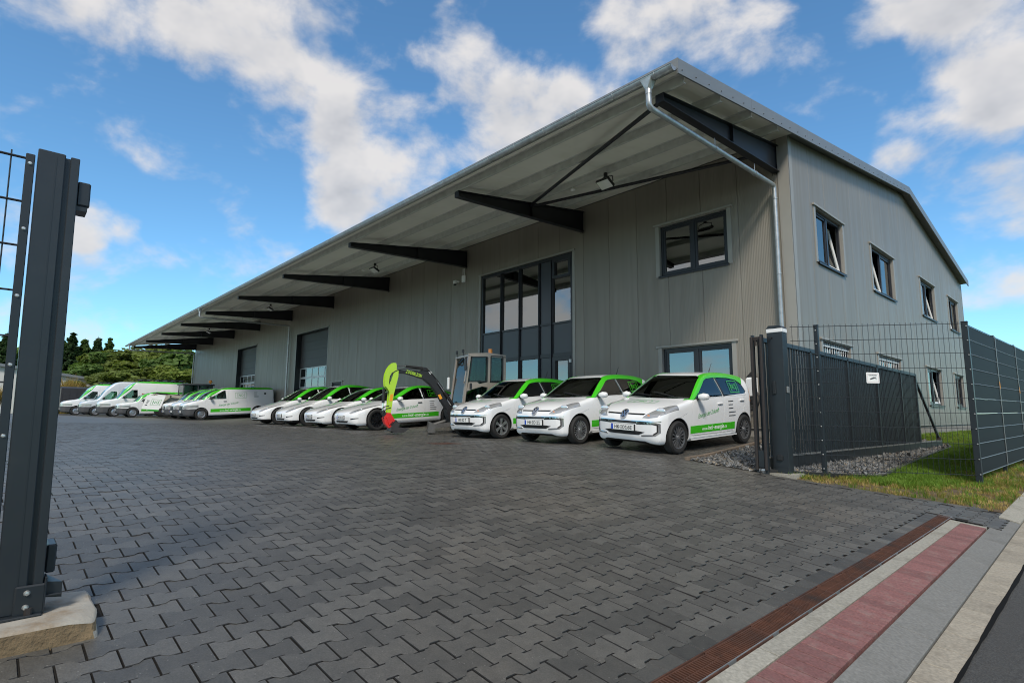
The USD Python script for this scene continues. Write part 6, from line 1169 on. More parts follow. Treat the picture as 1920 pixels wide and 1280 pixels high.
# ------------------------------------------------------------------ left gate post with its mesh fence and footing
mat('fence_paint', (0.012, 0.016, 0.020), .4, noise=.12, nscale=8); mat('gate_paint', (0.014, 0.018, 0.022), .38, noise=.12, nscale=6, dirt=((0.03, 0.03, 0.029), 5, .3)); mat('wire_bright', (0.22, 0.23, 0.23), .4, .4); mat('bolt', (0.55, 0.55, 0.53), .3, .8); mat('rubber_brown', (0.020, 0.016, 0.015), .7); mat('strip_plastic', (0.007, 0.009, 0.011), .6, spec=.2)
LEAN = V3([0, .0195, 0])                                   # the post leans very slightly
def lean(m, z0=.36): m.vertices = m.vertices - np.outer(m.vertices[:, 2] - z0, LEAN); return m
gp = thing('gate_catch_post', 'dark grey gate catch post with groove, standing on concrete footing at the left', 'gate post', (0, 0, 0))
Y0 = -13.012; c_ = part(gp, 'column', lean(cat(cbox(1.50, 1.62, Y0, Y0 + .098, .42, 2.44, .004), cbox(1.50, 1.62, Y0 + .116, Y0 + .150, .42, 2.435, .003), box(1.51, 1.600, Y0 + .09, Y0 + .12, .42, 2.43))), 'gate_paint')
part(c_, 'ridge_line', lean(box(1.619, 1.6215, Y0 + .064, Y0 + .068, .45, 2.42)), 'fence_paint')
part(gp, 'guide_plate', lean(cat(cbox(1.56, 1.60, Y0 + .150, Y0 + .200, 2.22, 2.335, .006), box(1.50, 1.60, Y0 + .150, Y0 + .192, 2.195, 2.215))), 'fence_paint')
part(gp, 'lower_guide', cat(cbox(1.40, 1.56, Y0 + .150, Y0 + .185, .56, .68, .006), cbox(1.40, 1.62, Y0 + .150, Y0 + .212, .475, .482, .002), hull([(1.42, Y0 + .15, .47), (1.6, Y0 + .15, .47), (1.6, Y0 + .215, .46), (1.45, Y0 + .215, .46), (1.42, Y0 + .15, .535), (1.6, Y0 + .15, .535), (1.6, Y0 + .212, .525)])), 'fence_paint')
cl_ = part(gp, 'clamp_plate', cat(cbox(1.618, 1.634, Y0 + .055, Y0 + .156, .415, .535, .006), cbox(1.56, 1.634, Y0 + .150, Y0 + .158, .415, .56, .004)), 'fence_paint')
for z in (.505, .448): part(cl_, 'bolt', rev([(0, .010), (.008, .009), (.012, 0), (0, -.004)], 12, 'x').apply_translation((1.634, Y0 + .095, z)), 'bolt')
part(gp, 'base_plate', cbox(1.46, 1.66, Y0 - .10, Y0 + .150, .408, .420, .003), 'gate_paint'); part(gp, 'bolt', cyl((1.64, Y0 + .105, .418), (1.64, Y0 + .105, .445), .014, 6), 'rubber_brown')
bm = to_m3(cbox(1.33, 1.81, -13.75, -12.675, .18, .408, .012)).refine_to_length(.05); bm = from_m3(bm); nv = bm.vertices; d_ = (meshkit.fbm(nv * 14, 3, 4) - .5)[:, None] * .012 + (meshkit.fbm(nv * 40, 2, 9) - .5)[:, None] * .006; nv = nv + np.asarray(bm.vertex_normals) * d_
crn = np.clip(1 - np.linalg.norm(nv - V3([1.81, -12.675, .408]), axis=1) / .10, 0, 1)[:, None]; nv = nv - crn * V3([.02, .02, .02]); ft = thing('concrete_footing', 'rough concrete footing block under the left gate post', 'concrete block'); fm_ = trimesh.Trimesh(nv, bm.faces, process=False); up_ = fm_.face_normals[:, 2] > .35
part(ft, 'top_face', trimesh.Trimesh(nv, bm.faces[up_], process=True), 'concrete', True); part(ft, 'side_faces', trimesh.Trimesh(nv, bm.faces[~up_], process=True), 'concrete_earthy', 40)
lf = thing('mesh_fence', 'wire mesh fence running off the left edge beside the catch post', 'fence', (0, 0, 0))
fp = part(lf, 'fence_post', lean(cbox(1.58, 1.62, -13.052, -13.020, .30, 2.405, .003)), 'fence_paint')
for k in range(7): 
    z = 2.36 - .30 * k; part(fp, 'bolt', lean(rev([(0, .007), (.006, .006), (.009, 0), (0, -.003)], 10, 'x').apply_translation((1.62, -13.036, z))), 'bolt')
zz = [2.386 - .2 * k for k in range(10)]
part(lf, 'mesh_panel', lean(cat(*[cyl((1.60 + s, -15.5, z), (1.60 + s, -13.03, z), .004, 6) for z in zz for s in (-.005, .005)], *[cyl((1.60, y, .42), (1.60, y, 2.41), .003, 6) for y in np.arange(-15.5, -13.10, .10)])), 'fence_paint')
part(lf, 'fence_post', cbox(1.57, 1.63, -15.56, -15.50, .30, 2.405, .003), 'fence_paint')
# ------------------------------------------------------------------ right side: drive column, guide portal, sliding leaf
gc = thing('gate_drive_column', 'dark grey square drive column with pale band and cap at the gate', 'gate post', (0, 0, 0)); g0 = .33
part(gc, 'column', cat(cbox(1.095, 1.33, -4.25, -4.06, g0 - .03, 2.56, .006), box(1.105, 1.32, -4.253, -4.249, .5, 2.5)), 'gate_paint'); part(gc, 'light_band', cbox(1.09, 1.335, -4.255, -4.055, 2.562, 2.625, .006), 'white_metal')
part(gc, 'cap', hull([(x, y, z) for x, z in ((1.09, 2.627), (1.335, 2.627), (1.30, 2.665), (1.13, 2.675)) for y in (-4.255, -4.055)]), 'gate_paint')
part(gc, 'photocell', cbox(1.15, 1.20, -4.275, -4.25, 1.60, 1.80, .008), 'trim_black'); part(gc, 'photocell', cbox(1.17, 1.25, -4.28, -4.25, .60, .68, .008), 'trim_black'); part(gc, 'key_switch', cbox(1.33, 1.35, -4.20, -4.12, 1.62, 1.72, .006), 'wire_bright'); part(gc, 'eyelet', cyl((1.17, -4.29, 2.48), (1.17, -4.25, 2.48), .012, 8), 'trim_black')
part(gc, 'footing', hull([(x, y, z) for x in (1.05, 1.46) for y in (-4.36, -4.0) for z in (.1, float(ground(1.15, -4.2)) + .025)]), 'pale_stone')
pt = thing('gate_guide_portal', 'pair of tall dark guide posts with rubber edges left of the drive column', 'gate posts', (0, 0, 0)); zq = float(ground(.95, -4.35)) - .02
for x in (.925, 1.065):
    q = part(pt, 'guide_post', cbox(x - .02, x + .02, -4.40, -4.34, zq, 2.53, .004), 'gate_paint'); part(q, 'rubber_edge', cbox(x - .02, x + .02, -4.44, -4.402, zq + .06, 2.50, .01), 'rubber_brown')
part(pt, 'top_yoke', cat(cbox(.91, 1.08, -4.40, -4.36, 2.44, 2.50, .004), cyl((.97, -4.38, 2.36), (.97, -4.38, 2.44), .02), cyl((1.02, -4.38, 2.36), (1.02, -4.38, 2.44), .02)), 'rubber_brown'); part(pt, 'roller_carriage', cat(cbox(.945, 1.045, -4.42, -4.25, zq + .10, zq + .36, .01)), 'gate_paint'); part(pt, 'roller', cat(cyl((.95, -4.36, zq + .06), (1.04, -4.36, zq + .06), .05, 14), cyl((.95, -4.24, zq + .06), (1.04, -4.24, zq + .06), .05, 14)), 'zinc')
leaf = thing('sliding_gate', 'open sliding gate leaf of upright dark bars behind the mesh fence', 'gate', (0, 0, 0)); XG = .985; ya, yb, yc = -4.30, 5.35, 7.75; zt0, zt1 = 2.50, 2.44
ztop = lambda y: zt0 + (zt1 - zt0) * (y - ya) / (yb - ya); zbr = lambda y: .665 - .006 * (y - ya)
part(leaf, 'top_rail', bar((XG, ya, 2.47), (XG, yb, 2.41), .07, .07), 'gate_paint'); lr = part(leaf, 'bottom_rail', bar((XG, ya, .52), (XG, yc, .47), .10, .20), 'gate_paint'); part(lr, 'rail_top_edge', bar((XG, ya, .632), (XG, yc, .582), .11, .022), 'wire_bright')
for y in np.arange(ya + .06, yb, .112):
    k = int(round((y - ya - .06) / .112)); st_ = k % 18 == 0
    if st_: part(leaf, 'stile', bar((XG, y, .60), (XG, y, 2.44), .07, .07, (0, 1, 0)), 'gate_paint')
    else: part(leaf, 'gate_bar', bar((XG, y, .61), (XG, y, ztop(y) - .05), .028, .028, (0, 1, 0)), 'gate_paint')
part(leaf, 'stile', bar((XG, yb, .60), (XG, yb, 2.42), .07, .07, (0, 1, 0)), 'gate_paint'); part(leaf, 'diagonal_brace', bar((XG, yb, 2.30), (XG, yc - .15, .66), .06, .06), 'gate_paint'); part(leaf, 'end_roller', cbox(XG - .05, XG + .05, yc - .24, yc - .08, .57, .70, .02), 'rubber_brown')
# ------------------------------------------------------------------ mesh fence from the column to the corner and along the street
A2, B2 = V3([1.34, -4.0]), V3([3.12, -1.29]); P2_ = V3([1.60, -3.595]); dAB = (B2 - A2) / np.linalg.norm(B2 - A2); LAB = np.linalg.norm(B2 - A2)
zT = lambda s: 2.66 + .17 * s / LAB; zB = lambda s: .475 - .13 * s / LAB; nl = V3([dAB[1], -dAB[0]])
rf_ = thing('mesh_fence', 'transparent wire mesh fence between drive column and street corner, camera sign on it', 'fence', (0, 0, 0)); a3 = lambda s, z, o=0: (A2[0] + dAB[0] * s + nl[0] * o, A2[1] + dAB[1] * s + nl[1] * o, z)
sP = float((P2_ - A2) @ dAB)
for s0, s1 in ((.02, sP), (sP, LAB - .02)):
    ms = [cyl(a3(s0, zT(s0) + (zB(s0) - zT(s0)) * k / 10, o), a3(s1, zT(s1) + (zB(s1) - zT(s1)) * k / 10, o), .0045, 6) for k in range(11) for o in (-.006, .006)]
    ms += [cyl(a3(s, zB(s) - .02), a3(s, zT(s) + .035), .0032, 5) for s in np.arange(s0 + .03, s1 - .01, .1)]
    part(rf_, 'mesh_panel', cat(*ms), 'fence_paint')
def sq_post(x, y, z0, z1, w, nb, side, zt_, zb_, bolts=True):
    p = part(rf_ if side == 'a' else sf_, 'fence_post', cat(cbox(x - w / 2, x + w / 2, y - w / 2, y + w / 2, z0, z1, .004), cbox(x - w / 2 - .004, x + w / 2 + .004, y - w / 2 - .004, y + w / 2 + .004, z1, z1 + .012, .003)), 'fence_paint')
    if bolts:
        for k in range(nb):
            z = zt_ - (zt_ - zb_) * k / (nb - 1) + (-.0); part(p, 'bolt', trimesh.creation.icosphere(1, .0115).apply_translation((x + (.3 * w if side == 'b' else 0) , y - w / 2 - .002, z)), 'bolt')
sf_ = thing('privacy_fence', 'dark fence along the street with woven privacy strips', 'fence', (0, 0, 0))
sq_post(P2_[0], P2_[1], .25, 2.70, .06, 11, 'a', 2.62, .47); sq_post(B2[0], B2[1], .12, 2.85, .085, 11, 'b', 2.78, .36)
ys_ = [-1.25, 1.85, 4.95, 8.05, 11.2]; xF = 3.115
for a, b in zip(ys_[:-1], ys_[1:]):
    zt = lambda y: 2.82 + .026 * (y + 1.25); zbt = lambda y: .35 - .003 * (y + 1.25)
    for k in range(11):
        f = k / 10; za, zb2 = zt(a) + (zbt(a) - zt(a)) * f, zt(b) + (zbt(b) - zt(b)) * f
        part(sf_, 'rail_wire', cat(cyl((xF + .012, a, za), (xF + .012, b, zb2), .006, 6), cyl((xF - .012, a, za), (xF - .012, b, zb2), .006, 6)), 'wire_bright' if k else 'fence_paint')
        if k < 10: 
            dz0, dz1 = (zt(a) - zbt(a)) / 10, (zt(b) - zbt(b)) / 10; part(sf_, 'privacy_strip', trimesh.convex.convex_hull(np.array([(xF + sx, y, z - o) for sx in (-.004, .004) for y, z, d in ((a + .03, za, dz0), (b - .03, zb2, dz1)) for o in (.008, d - .008)])), 'strip_plastic')
    if b < 11: sq_post(xF - .03, b, .1, zt(b) + .03, .06, 2, 'b', zt(b), .4, False); part(sf_, 'cover_bar', cbox(xF + .012, xF + .02, b - .02, b + .02, .35, zt(b) + .02, .002), 'wire_bright'); part(sf_, 'warning_tag', cbox(xF + .018, xF + .024, b - .018, b + .018, 1.85, 2.0, .002), 'sticker_orange')
# camera sign
sg = thing('camera_sign', 'small white sign with a surveillance camera drawing on the mesh fence', 'sign', (0, 0, 0)); sc_ = float((V3([2.115, -2.81]) - A2) @ dAB); zc_ = 1.885
def on_fence(m): v = m.vertices; q = trimesh.Trimesh(np.array([a3(sc_ + u, zc_ + w, .012 + d) for u, w, d in v]), m.faces, process=False); (q.invert() if q.volume < 0 else None); return q
pl = part(sg, 'plate', on_fence(prism(list(Polygon([(-.10, -.07), (.10, -.07), (.10, .07), (-.10, .07)]).buffer(.016).exterior.coords), 'z', 0, .006)), 'plate_white')
part(pl, 'border', on_fence(cat(*[box(*q, .006, .0075) for q in ((-.095, .095, .066, .069), (-.095, .095, -.069, -.066), (-.098, -.095, -.069, .069), (.095, .098, -.069, .069))])), 'print_pink')
part(pl, 'camera_drawing', on_fence(cat(prism([(-.055, -.012), (.02, .014), (.035, .008), (.035, -.006), (.02, -.012), (-.045, -.03)], 'z', .006, .0085), box(.038, .058, -.004, .012, .006, .0085), box(.050, .058, -.03, -.004, .006, .0085))), 'print_dark')
part(pl, 'heading', on_fence(cat(*[box(-.075 + .0125 * k, -.067 + .0125 * k, .043, .054, .006, .0075) for k in range(12)], *[box(-.07 + .018 * k, -.057 + .018 * k, .032, .038, .006, .0075) for k in range(8)])), 'print_dark')

# ------------------------------------------------------------------ gravel bed with edging stones, verge and lawn
GRAV = Polygon([(-.20, -4.46), (.95, -4.40), (1.38, -4.02), (1.66, -3.52), (2.16, -2.72), (2.02, -1.6), (1.62, 3.0), (1.32, 7.2), (1.0, 8.6), (.25, 8.6), (.05, 2.0), (-.02, -.02), (-.50, -.02), (-.37, -1.5)])
top('gravel_bed', draped(GRAV, .4, .005), 'joint_sand', kind='structure')
ed = [(.95, -4.40), (1.38, -4.02), (1.66, -3.52), (2.16, -2.72), (2.02, -1.6), (1.62, 3.0), (1.32, 7.2), (1.0, 8.6)]
edg = thing('gravel_edging', None, None, kind='structure'); ln_ = LineString(ed); s = 0.0
while s < ln_.length - .1:
    p, q = ln_.interpolate(s), ln_.interpolate(min(s + .5, ln_.length)); a, b = (p.x, p.y, float(ground(p.x, p.y)) + .01), (q.x, q.y, float(ground(q.x, q.y)) + .01); part(edg, 'edging_stone', bar(V3(a) + (V3(b) - V3(a)) * .006, V3(b), .055, .12), 'paver_stone_dark'); s += .5
kb = thing('parking_kerb', None, None, kind='structure'); pts_ = [(-.24, -4.46), (-.42, -1.5), (-.55, -.03)]; ln_ = LineString(pts_); s = 0.0
mat('kerb_brown', (0.15, 0.115, 0.085), .85, noise=.25, nscale=20)
while s < ln_.length - .05:
    p, q = ln_.interpolate(s), ln_.interpolate(min(s + .6, ln_.length)); a, b = (p.x, p.y, float(ground(p.x, p.y)) + .0), (q.x, q.y, float(ground(q.x, q.y)) + .0); part(kb, 'kerb', bar(V3(a) + (V3(b) - V3(a)) * .006, V3(b), .09, .10), 'kerb_brown'); s += .6
def rock(seed):
    r = np.random.default_rng(seed); m = trimesh.convex.convex_hull(r.normal(0, 1, (9, 3)) * [.022, .016, .008]); return m
mat('slate', (0.125, 0.128, 0.128), .65, noise=.3, nscale=30, rand=.55)
mat('slate_warm', (0.20, 0.17, 0.13), .7, noise=.3, nscale=30, rand=.5)
def scatter(path, shapes, mats, pts, zoff, scl, tilt, rng, flat=False):
    pi = UsdGeom.PointInstancer.Define(stage, numbered(*path)); targets = []; base = str(pi.GetPath())
    for k, (m, mt) in enumerate(zip(shapes, mats)): q = f'{base}/shape_{k + 1:03d}'; usdkit.mesh(stage, q, m, MAT[mt]); targets.append(q)
    n = len(pts); pi.CreatePrototypesRel().SetTargets(targets); pi.CreateProtoIndicesAttr(Vt.IntArray.FromNumpy(flat if isinstance(flat, np.ndarray) else rng.integers(0, len(shapes), n).astype(np.int32)))
    z = ground(pts[:, 0], pts[:, 1]) + zoff; pi.CreatePositionsAttr(Vt.Vec3fArray.FromNumpy(np.c_[pts, z].astype(np.float32))); sc = rng.uniform(*scl, n); pi.CreateScalesAttr(Vt.Vec3fArray.FromNumpy(np.repeat(sc[:, None], 3, 1).astype(np.float32)))
    a, b, c = rng.uniform(0, 2 * PI, n), rng.normal(0, tilt, n), rng.normal(0, tilt, n); ca, sa, cb_, sb, cc, sc2 = np.cos(a / 2), np.sin(a / 2), np.cos(b / 2), np.sin(b / 2), np.cos(c / 2), np.sin(c / 2)
    w, x, y, zq_ = ca * cb_ * cc + sa * sb * sc2, ca * cb_ * sc2 - sa * sb * cc, ca * sb * cc + sa * cb_ * sc2, sa * cb_ * cc - ca * sb * sc2; pi.CreateOrientationsAttr(Vt.QuathArray([Gf.Quath(float(q[0]), float(q[1]), float(q[2]), float(q[3])) for q in np.c_[w, x, y, zq_]])); return pi
def sample(pg, dens, rng, f=None):
    x0, y0, x1, y1 = pg.bounds; n = int((x1 - x0) * (y1 - y0) * dens); p = np.c_[rng.uniform(x0, x1, n), rng.uniform(y0, y1, n)]; p = p[contains_xy(pg, p[:, 0], p[:, 1])]
    if f is not None: p = p[rng.uniform(0, 1, len(p)) < f(p)]
    return p
r8 = np.random.default_rng(8); gpts = sample(GRAV.buffer(-.02), 1300, r8, lambda p: np.where(p[:, 1] < 1, 1.0, .55)); mts = ['slate'] * 6 + ['slate_warm'] * 1
data(scatter(('/World', 'slate_gravel'), [rock(k) for k in range(7)], mts, gpts, .014, (.7, 1.45), .5, r8).GetPrim(), 'broken grey slate chippings filling the bed under the sliding gate', 'gravel', kind='stuff')
VERGE = Polygon([(1.55, -4.36), (3.685, -3.87), (kerb_l(-3.9) - .005, -3.9), (kerb_l(14) - .005, 14), (1.2, 14), (1.05, 8.6), (1.32, 7.2), (1.62, 3.0), (2.02, -1.6), (2.16, -2.72), (1.66, -3.52), (1.38, -4.02), (.99, -4.36)])
LAWN2 = Polygon([(.25, 8.6), (1.05, 8.6), (1.2, 14), (1.2, 24), (.0, 24), (.0, .1), (.05, 2.0)])
def soil_mat():
    n = {'g': ('geometry', {}), 'n': ('noise_texture', dict(scale=3.0, detail=6.0, roughness=.65)), 'f': ('noise_texture', dict(scale=45.0, detail=5.0, roughness=.7)), 'r': ('rgb_ramp', dict(ramp=[(.35, (.085, .055, .035)), (.52, (.11, .08, .042)), (.68, (.06, .085, .02))])), 'fm': ('map_range', dict(from_min=.25, from_max=.75, to_min=.55, to_max=1.4)), 's': ('vector_math', dict(math_type='scale')), 'p': ('principled_bsdf', dict(roughness=.95)), 'b': ('bump', dict(strength=.8, distance=.02))}
    MAT['verge_soil'] = usdkit.material(stage, '/World/Looks/verge_soil', n, [('g.position', 'n.vector'), ('g.position', 'f.vector'), ('n.fac', 'r.fac'), ('f.fac', 'fm.value'), ('r.color', 's.vector1'), ('fm.result', 's.scale'), ('s.vector', 'p.base_color'), ('f.fac', 'b.height'), ('b.normal', 'p.normal')], surface='p.BSDF')
soil_mat(); top('verge', draped(VERGE, .3, -.004), 'verge_soil', kind='structure', smooth=True); top('lawn', draped(LAWN2, .6, .012), 'verge_soil', kind='structure', smooth=True)
def leaf_mat(name, c, tr, rand=.35):
    n = {'oi': ('object_info', {}), 'm': ('map_range', dict(to_min=1 - rand, to_max=1 + rand)), 's': ('vector_math', dict(math_type='scale', vector1=c)), 'd': ('principled_bsdf', dict(roughness=.6, specular_ior_level=.3)), 't': ('translucent_bsdf', dict(color=tr)), 'x': ('mix_closure', dict(fac=.35)), 'g': ('geometry', {}), 'wn': ('noise_texture', dict(scale=1.1, detail=3.0)), 'wm': ('map_range', dict(from_min=.3, from_max=.7, to_min=.7, to_max=1.3)), 'mm': ('math', dict(math_type='multiply'))}
    MAT[name] = usdkit.material(stage, f'/World/Looks/{name}', n, [('oi.random', 'm.value'), ('g.position', 'wn.vector'), ('wn.fac', 'wm.value'), ('m.result', 'mm.value1'), ('wm.result', 'mm.value2'), ('mm.value', 's.scale'), ('s.vector', 'd.base_color'), ('d.BSDF', 'x.closure1'), ('t.BSDF', 'x.closure2')], surface='x.closure')
leaf_mat('grass_green', (.115, .20, .022), (.16, .28, .025)); leaf_mat('grass_olive', (.20, .20, .035), (.24, .24, .04)); leaf_mat('grass_dry', (.34, .25, .09), (.30, .22, .07))
def tuft(seed, h, n=13, spread=.035):
    r = np.random.default_rng(seed); V, F = [], []
    for _ in range(n):
        b = r.normal(0, spread, 2); a = r.uniform(0, 2 * PI); L = h * r.uniform(.5, 1.25); lean_ = r.uniform(.15, .75) * L; w = .0035 * r.uniform(.7, 1.4); d = V3([math.cos(a), math.sin(a), 0]); s_ = V3([-d[1], d[0], 0]) * w; k = len(V); b3 = V3([b[0], b[1], 0])
        m1 = b3 + d * lean_ * .3 + V3([0, 0, L * .6]); t1 = b3 + d * lean_ + V3([0, 0, L]); V += [b3 - s_, b3 + s_, m1 - s_ * .8, m1 + s_ * .8, t1]; F += [(k, k + 1, k + 3), (k, k + 3, k + 2), (k + 2, k + 3, k + 4)]
    return trimesh.Trimesh(np.array(V), np.array(F), process=False)
r9 = np.random.default_rng(9)
def dry(p):       # how trodden and dry: near the paving and the kerb
    dl = np.minimum(np.abs((p[:, 1] + 4.36) - .23 * (p[:, 0] - 1.55)) * 1.0, np.abs(kerb_l(p[:, 1]) - p[:, 0]) * 1.3); return np.clip(1.5 - dl / 1.25 + (meshkit.fbm(np.c_[p * 2.2, p[:, :1] * 0], 3, 2) - .5) * 1.6, 0, 1)
def cover(p): q = dry(p); return np.clip(1.1 - q * .95 + (meshkit.fbm(np.c_[p * 3.0, p[:, :1] * 0 + 4], 3, 6) - .5) * 1.2, .08, 1) * np.where(p[:, 1] < 2, 1.0, .5)
tp = sample(VERGE.buffer(-.015), 1250, r9, cover); q = dry(tp); sel = np.where(r9.uniform(0, 1, len(tp)) < q * .55, 4 + r9.integers(0, 2, len(tp)), np.where(r9.uniform(0, 1, len(tp)) < .15 + .5 * q, 2 + r9.integers(0, 2, len(tp)), r9.integers(0, 2, len(tp)))).astype(np.int32)
SH = [tuft(1, .075), tuft(2, .10), tuft(3, .065), tuft(4, .055), tuft(5, .04), tuft(6, .05)]; SM = ['grass_green', 'grass_green', 'grass_olive', 'grass_olive', 'grass_dry', 'grass_dry']
data(scatter(('/World', 'verge_grass'), SH, SM, tp, -.006, (.55, 1.15), .12, r9, sel).GetPrim(), 'patchy grass, green under the fence and dry along the paving and kerb', 'grass', kind='stuff')
tp = sample(LAWN2.buffer(-.02), 260, r9); sel = r9.integers(0, 4, len(tp)).astype(np.int32)
data(scatter(('/World', 'lawn_grass'), SH, SM, tp, .010, (.8, 1.4), .12, r9, sel).GetPrim(), 'short green lawn along the foot of the gable wall', 'grass', kind='stuff')
# ------------------------------------------------------------------ trees behind the yard, ornamental grass
leaf_mat('needle_dark', (.034, .066, .020), (.035, .08, .02), .3); leaf_mat('needle_mid', (.070, .115, .026), (.07, .14, .025), .3); leaf_mat('leaf_dark', (.075, .130, .028), (.11, .19, .03), .3); leaf_mat('leaf_mid', (.125, .165, .030), (.17, .23, .03), .3); leaf_mat('leaf_olive', (.115, .155, .034), (.16, .21, .035), .3); leaf_mat('reed_gold', (.30, .21, .055), (.25, .18, .05), .25); mat('bark', (.055, .042, .032), .9, noise=.3, nscale=8)
def cards(P, N, size, rng, curl=.3):
    """leaf clumps: small bent quads at points P facing roughly along N"""
    n = len(P); N = N + rng.normal(0, .55, (n, 3)); N /= np.linalg.norm(N, axis=1, keepdims=True); t = np.cross(N, rng.normal(0, 1, (n, 3))); t /= np.linalg.norm(t, axis=1, keepdims=True); b = np.cross(N, t); s = size * rng.uniform(.5, 1.3, n)[:, None]; asp = rng.uniform(.45, .8, n)[:, None]
    V = np.stack([P - t * s, P - b * s * asp + N * s * .15, P + t * s, P + b * s * asp + N * s * .15], 1).reshape(-1, 3); k = np.arange(n)[:, None] * 4; F = np.vstack([k + [0, 1, 2], k + [0, 2, 3]]); return trimesh.Trimesh(V, F, process=False)
def broadleaf(seed, H, W, n, size):
    r = np.random.default_rng(seed); limbs = []; blobs = []; tr = [(0, 0, -.3), (r.normal(0, .1), r.normal(0, .1), H * .25), (r.normal(0, .25), r.normal(0, .25), H * .6), (r.normal(0, .3), r.normal(0, .3), H * .85)]
    limbs.append(tube(tr, [H * .026, H * .021, H * .013, H * .004], 8))
    for k in range(26):
        a, zf = k * 2.4 + r.uniform(-.4, .4), r.uniform(.12, 1) ** .8; z = H * (.10 + .86 * zf); rad = W * .5 * math.sqrt(max(.06, 1 - ((zf - .42) / .62) ** 2)) * r.uniform(.5, 1.0); c = V3([math.cos(a) * rad, math.sin(a) * rad, z]); blobs.append((c, r.uniform(.13, .23) * W)); f = max(0, z - H * .25) / H
        if z > H * .2: b0 = V3([0, 0, max(H * .18, z - rad * .9)]); limbs.append(tube([b0, (b0 + c) / 2 + [0, 0, -.1 * rad], c], [H * .010, H * .006, H * .002], 5))
    P, N = [], []
    for c, R in blobs:
        m = int(n / len(blobs) * (R / (.18 * W)) ** 2); d = r.normal(0, 1, (m, 3)); d /= np.linalg.norm(d, axis=1, keepdims=True); rr = R * (1 - np.abs(r.normal(0, .20, m)))[:, None] * [1, 1, .78]; lump = 1 + .35 * (meshkit.fbm(c + d * 1.7, 3, seed) - .5)[:, None] * 2; P.append(c + d * rr * lump); N.append(d + [0, 0, .35])
    return cat(*limbs), cards(np.vstack(P), np.vstack(N), size, r)
def conifer(seed, H, W, n, size):
    r = np.random.default_rng(seed); limbs = [tube([(0, 0, -.3), (0, 0, H * .5), (0, 0, H)], [H * .02, H * .012, .02], 7)]; P, N = [], []; z = H * .06
    while z < H * .985:
        f = 1 - z / H; L = W * .5 * (f ** .88) * r.uniform(.75, 1.15) + .08; k = max(4, int(9 * f ** .5 + 3)); a0 = r.uniform(0, 6)
        for j in range(k):
            a = a0 + 2 * PI * j / k + r.normal(0, .15); l = L * r.uniform(.7, 1.12); d = V3([math.cos(a), math.sin(a), 0]); m = max(3, int(n * l / (W * H) * .42)); t = r.uniform(.12, 1, m) ** .75; q = V3([0, 0, z]) + np.outer(t * l, d) + np.c_[r.normal(0, .10 * l, (m, 2)) * (1 - t * .5)[:, None], -.22 * l * t + .16 * l * t ** 2 + r.normal(0, .05, m)]; P.append(q); N.append(np.tile(V3([0, 0, .8]) + d * .6, (m, 1))); 
            if l > .8: limbs.append(tube([(0, 0, z), V3([0, 0, z - .06 * l]) + d * l * .9], [.03, .008], 4))
        z += H * .03 * r.uniform(.75, 1.25)
    return cat(*limbs), cards(np.vstack(P), np.vstack(N), size, r)
PROTO = {}
def tree(kind, seed, x, y, H, W, matl, label, name, catg, group=None, n=5200, size=.26, z=None):
    k = (kind, seed, matl)
    if k not in PROTO: PROTO[k] = (broadleaf if kind == 'b' else conifer)(seed, 10.0, 7.0 if kind == 'b' else 4.6, n, size)
    w, c = PROTO[k]; s = V3([W / (7.0 if kind == 'b' else 4.6), W / (7.0 if kind == 'b' else 4.6), H / 10.0]); t = thing(name, label, catg, (x, y, .85 if z is None else z), float(RNG.uniform(0, 6)), group)
    part(t, 'trunk', trimesh.Trimesh(w.vertices * s, w.faces, process=False), 'bark'); part(t, 'crown', trimesh.Trimesh(c.vertices * s, c.faces, process=False), matl)
def at(px, d, x0=None):   # ground point behind the yard seen at column px, d metres deep
    v = CF * d + CR * ((px - 960) / 1041.9 * d); return EYE[0] + v[0], EYE[1] + v[1]
def top_z(px, py, d): v = CF * d + CR * ((px - 960) / 1041.9 * d) + CU * ((640 - py) / 1041.9 * d); return EYE[2] + v[2]
G1, G2 = 'dark conifers behind the yard', 'broadleaved trees behind the yard'
C_ = [(12, 622, 84, 6, 'needle_dark', 'dark conifer seen through the mesh fence at the far left edge'), (118, 634, 92, 7, 'needle_mid', 'leftmost dark conifer right beside the catch post'), (136, 622, 88, 6.5, 'needle_dark', 'tallest pointed conifer just right of the catch post'), (160, 634, 90, 7, 'needle_mid', 'conifer second from the catch post with broad lower branches'), (184, 630, 86, 5.5, 'needle_dark', 'slim conifer with thin top in the middle of the conifer group'), (206, 632, 88, 5.5, 'needle_mid', 'rightmost pointed conifer, next to the rounder broadleaved trees')]
for i, (px_, py_, d, W, m, lb) in enumerate(C_): x, y = at(px_, d); H = top_z(px_, py_, d) - .85; tree('c', 31 + i % 3, x, y, H, W, m, lb, 'conifer_tree', 'tree', G1, 9000, .25)
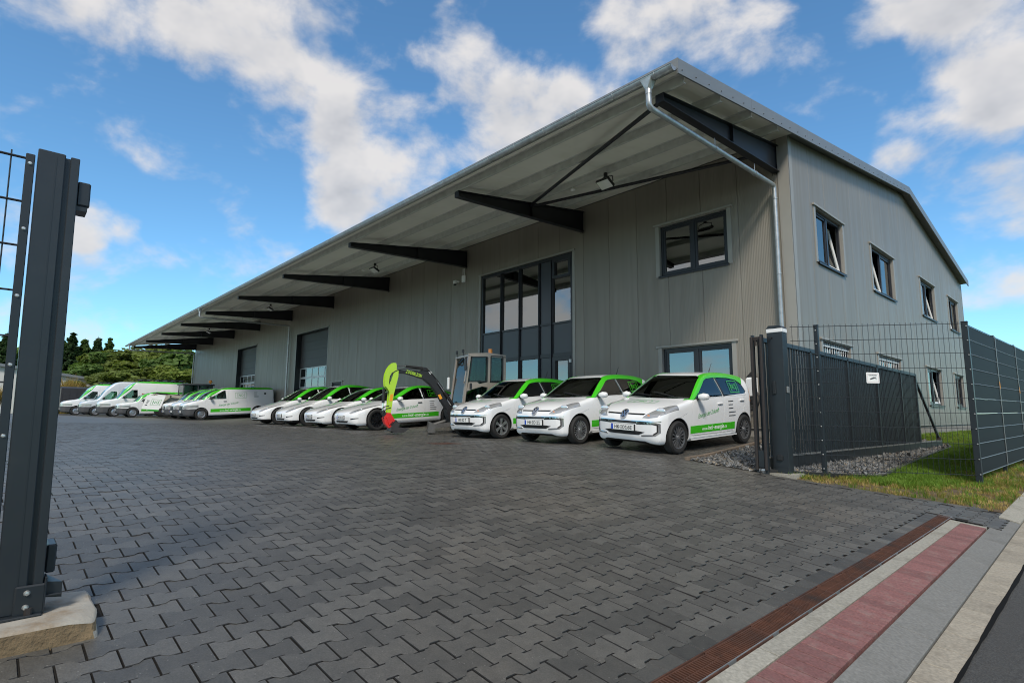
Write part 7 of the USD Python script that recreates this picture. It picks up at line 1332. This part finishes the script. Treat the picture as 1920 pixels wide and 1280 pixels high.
B_ = [(60, 660, 92, 9, 'leaf_dark', 'dark broadleaved tree mostly hidden behind the catch post'), (205, 668, 80, 8, 'leaf_dark', 'dark rounded tree standing below the rightmost conifer'), (232, 660, 84, 9, 'leaf_mid', 'mid green rounded tree right of the conifers'), (262, 664, 82, 9, 'leaf_olive', 'olive green tree under the tip of the canopy'), (292, 657, 80, 9, 'leaf_mid', 'mid green tree left of the far downpipe with sky gaps at its top'), (322, 655, 82, 9.5, 'leaf_mid', 'tall loose tree behind the roof racks, just left of the building'), (352, 664, 78, 8, 'leaf_dark', 'dark green tree touching the far end of the building'), (168, 690, 76, 6, 'leaf_dark', 'low dark tree directly above the pale shed roof'), (190, 702, 72, 5.5, 'leaf_olive', 'small olive bush between shed and panel vans'), (246, 696, 72, 6.5, 'leaf_olive', 'low olive bush above the bluish-white panel van'), (340, 690, 70, 6, 'leaf_mid', 'low mid green bush in front of the tree at the building end'), (302, 692, 71, 6.5, 'leaf_mid', 'low green bush above the dark-nosed panel van')]
for i, (px_, py_, d, W, m, lb) in enumerate(B_): x, y = at(px_, d); H = top_z(px_, py_, d) - .85; tree('b', 51 + i % 4, x, y, H * 1.02, W * (1.08), m, lb, 'broadleaf_tree' if H > 7 else 'bush', 'tree' if H > 7 else 'bush', G2 if H > 7 else 'bushes behind the yard', 7500, .34)
def reed(seed, H):
    r = np.random.default_rng(seed); V, F = [], []
    for _ in range(420):
        a, L = r.uniform(0, 2 * PI), H * r.uniform(.55, 1.1); d = V3([math.cos(a), math.sin(a), 0]); b = d * r.uniform(0, .35); ln = r.uniform(.1, .5) * L; w = .022 * r.uniform(.6, 1.4); s_ = V3([-d[1], d[0], 0]) * w; k = len(V); m1 = b + d * ln * .35 + V3([0, 0, L * .65]); t1 = b + d * ln + V3([0, 0, L * r.uniform(.8, 1)]); V += [b - s_, b + s_, m1 - s_, m1 + s_, t1]; F += [(k, k + 1, k + 3), (k, k + 3, k + 2), (k + 2, k + 3, k + 4)]
    return trimesh.Trimesh(np.array(V), np.array(F), process=False)
for i, (px_, d, H, lb) in enumerate(((106, 55, 3.4, 'golden reed grass clump right beside the catch post'), (118, 57, 3.3, 'golden reed grass clump behind the left end of the trailer'), (132, 60, 4.2, 'tall golden reed grass above the trailer'), (146, 61, 4.0, 'golden reed grass above the trailer, farthest from the post'), (3, 55, 3.0, 'golden reed grass at the left picture edge behind the fence'))):
    x, y = at(px_, d); t = thing('reed_grass', lb, 'grass clump', (x, y, .85), group='golden reed clumps by the trailer'); part(t, 'blades', reed(70 + i, H), 'reed_gold'); part(t, 'stalks', moved(reed(170 + i, H * .6), s=(.8, .8, 1)), 'leaf_olive')
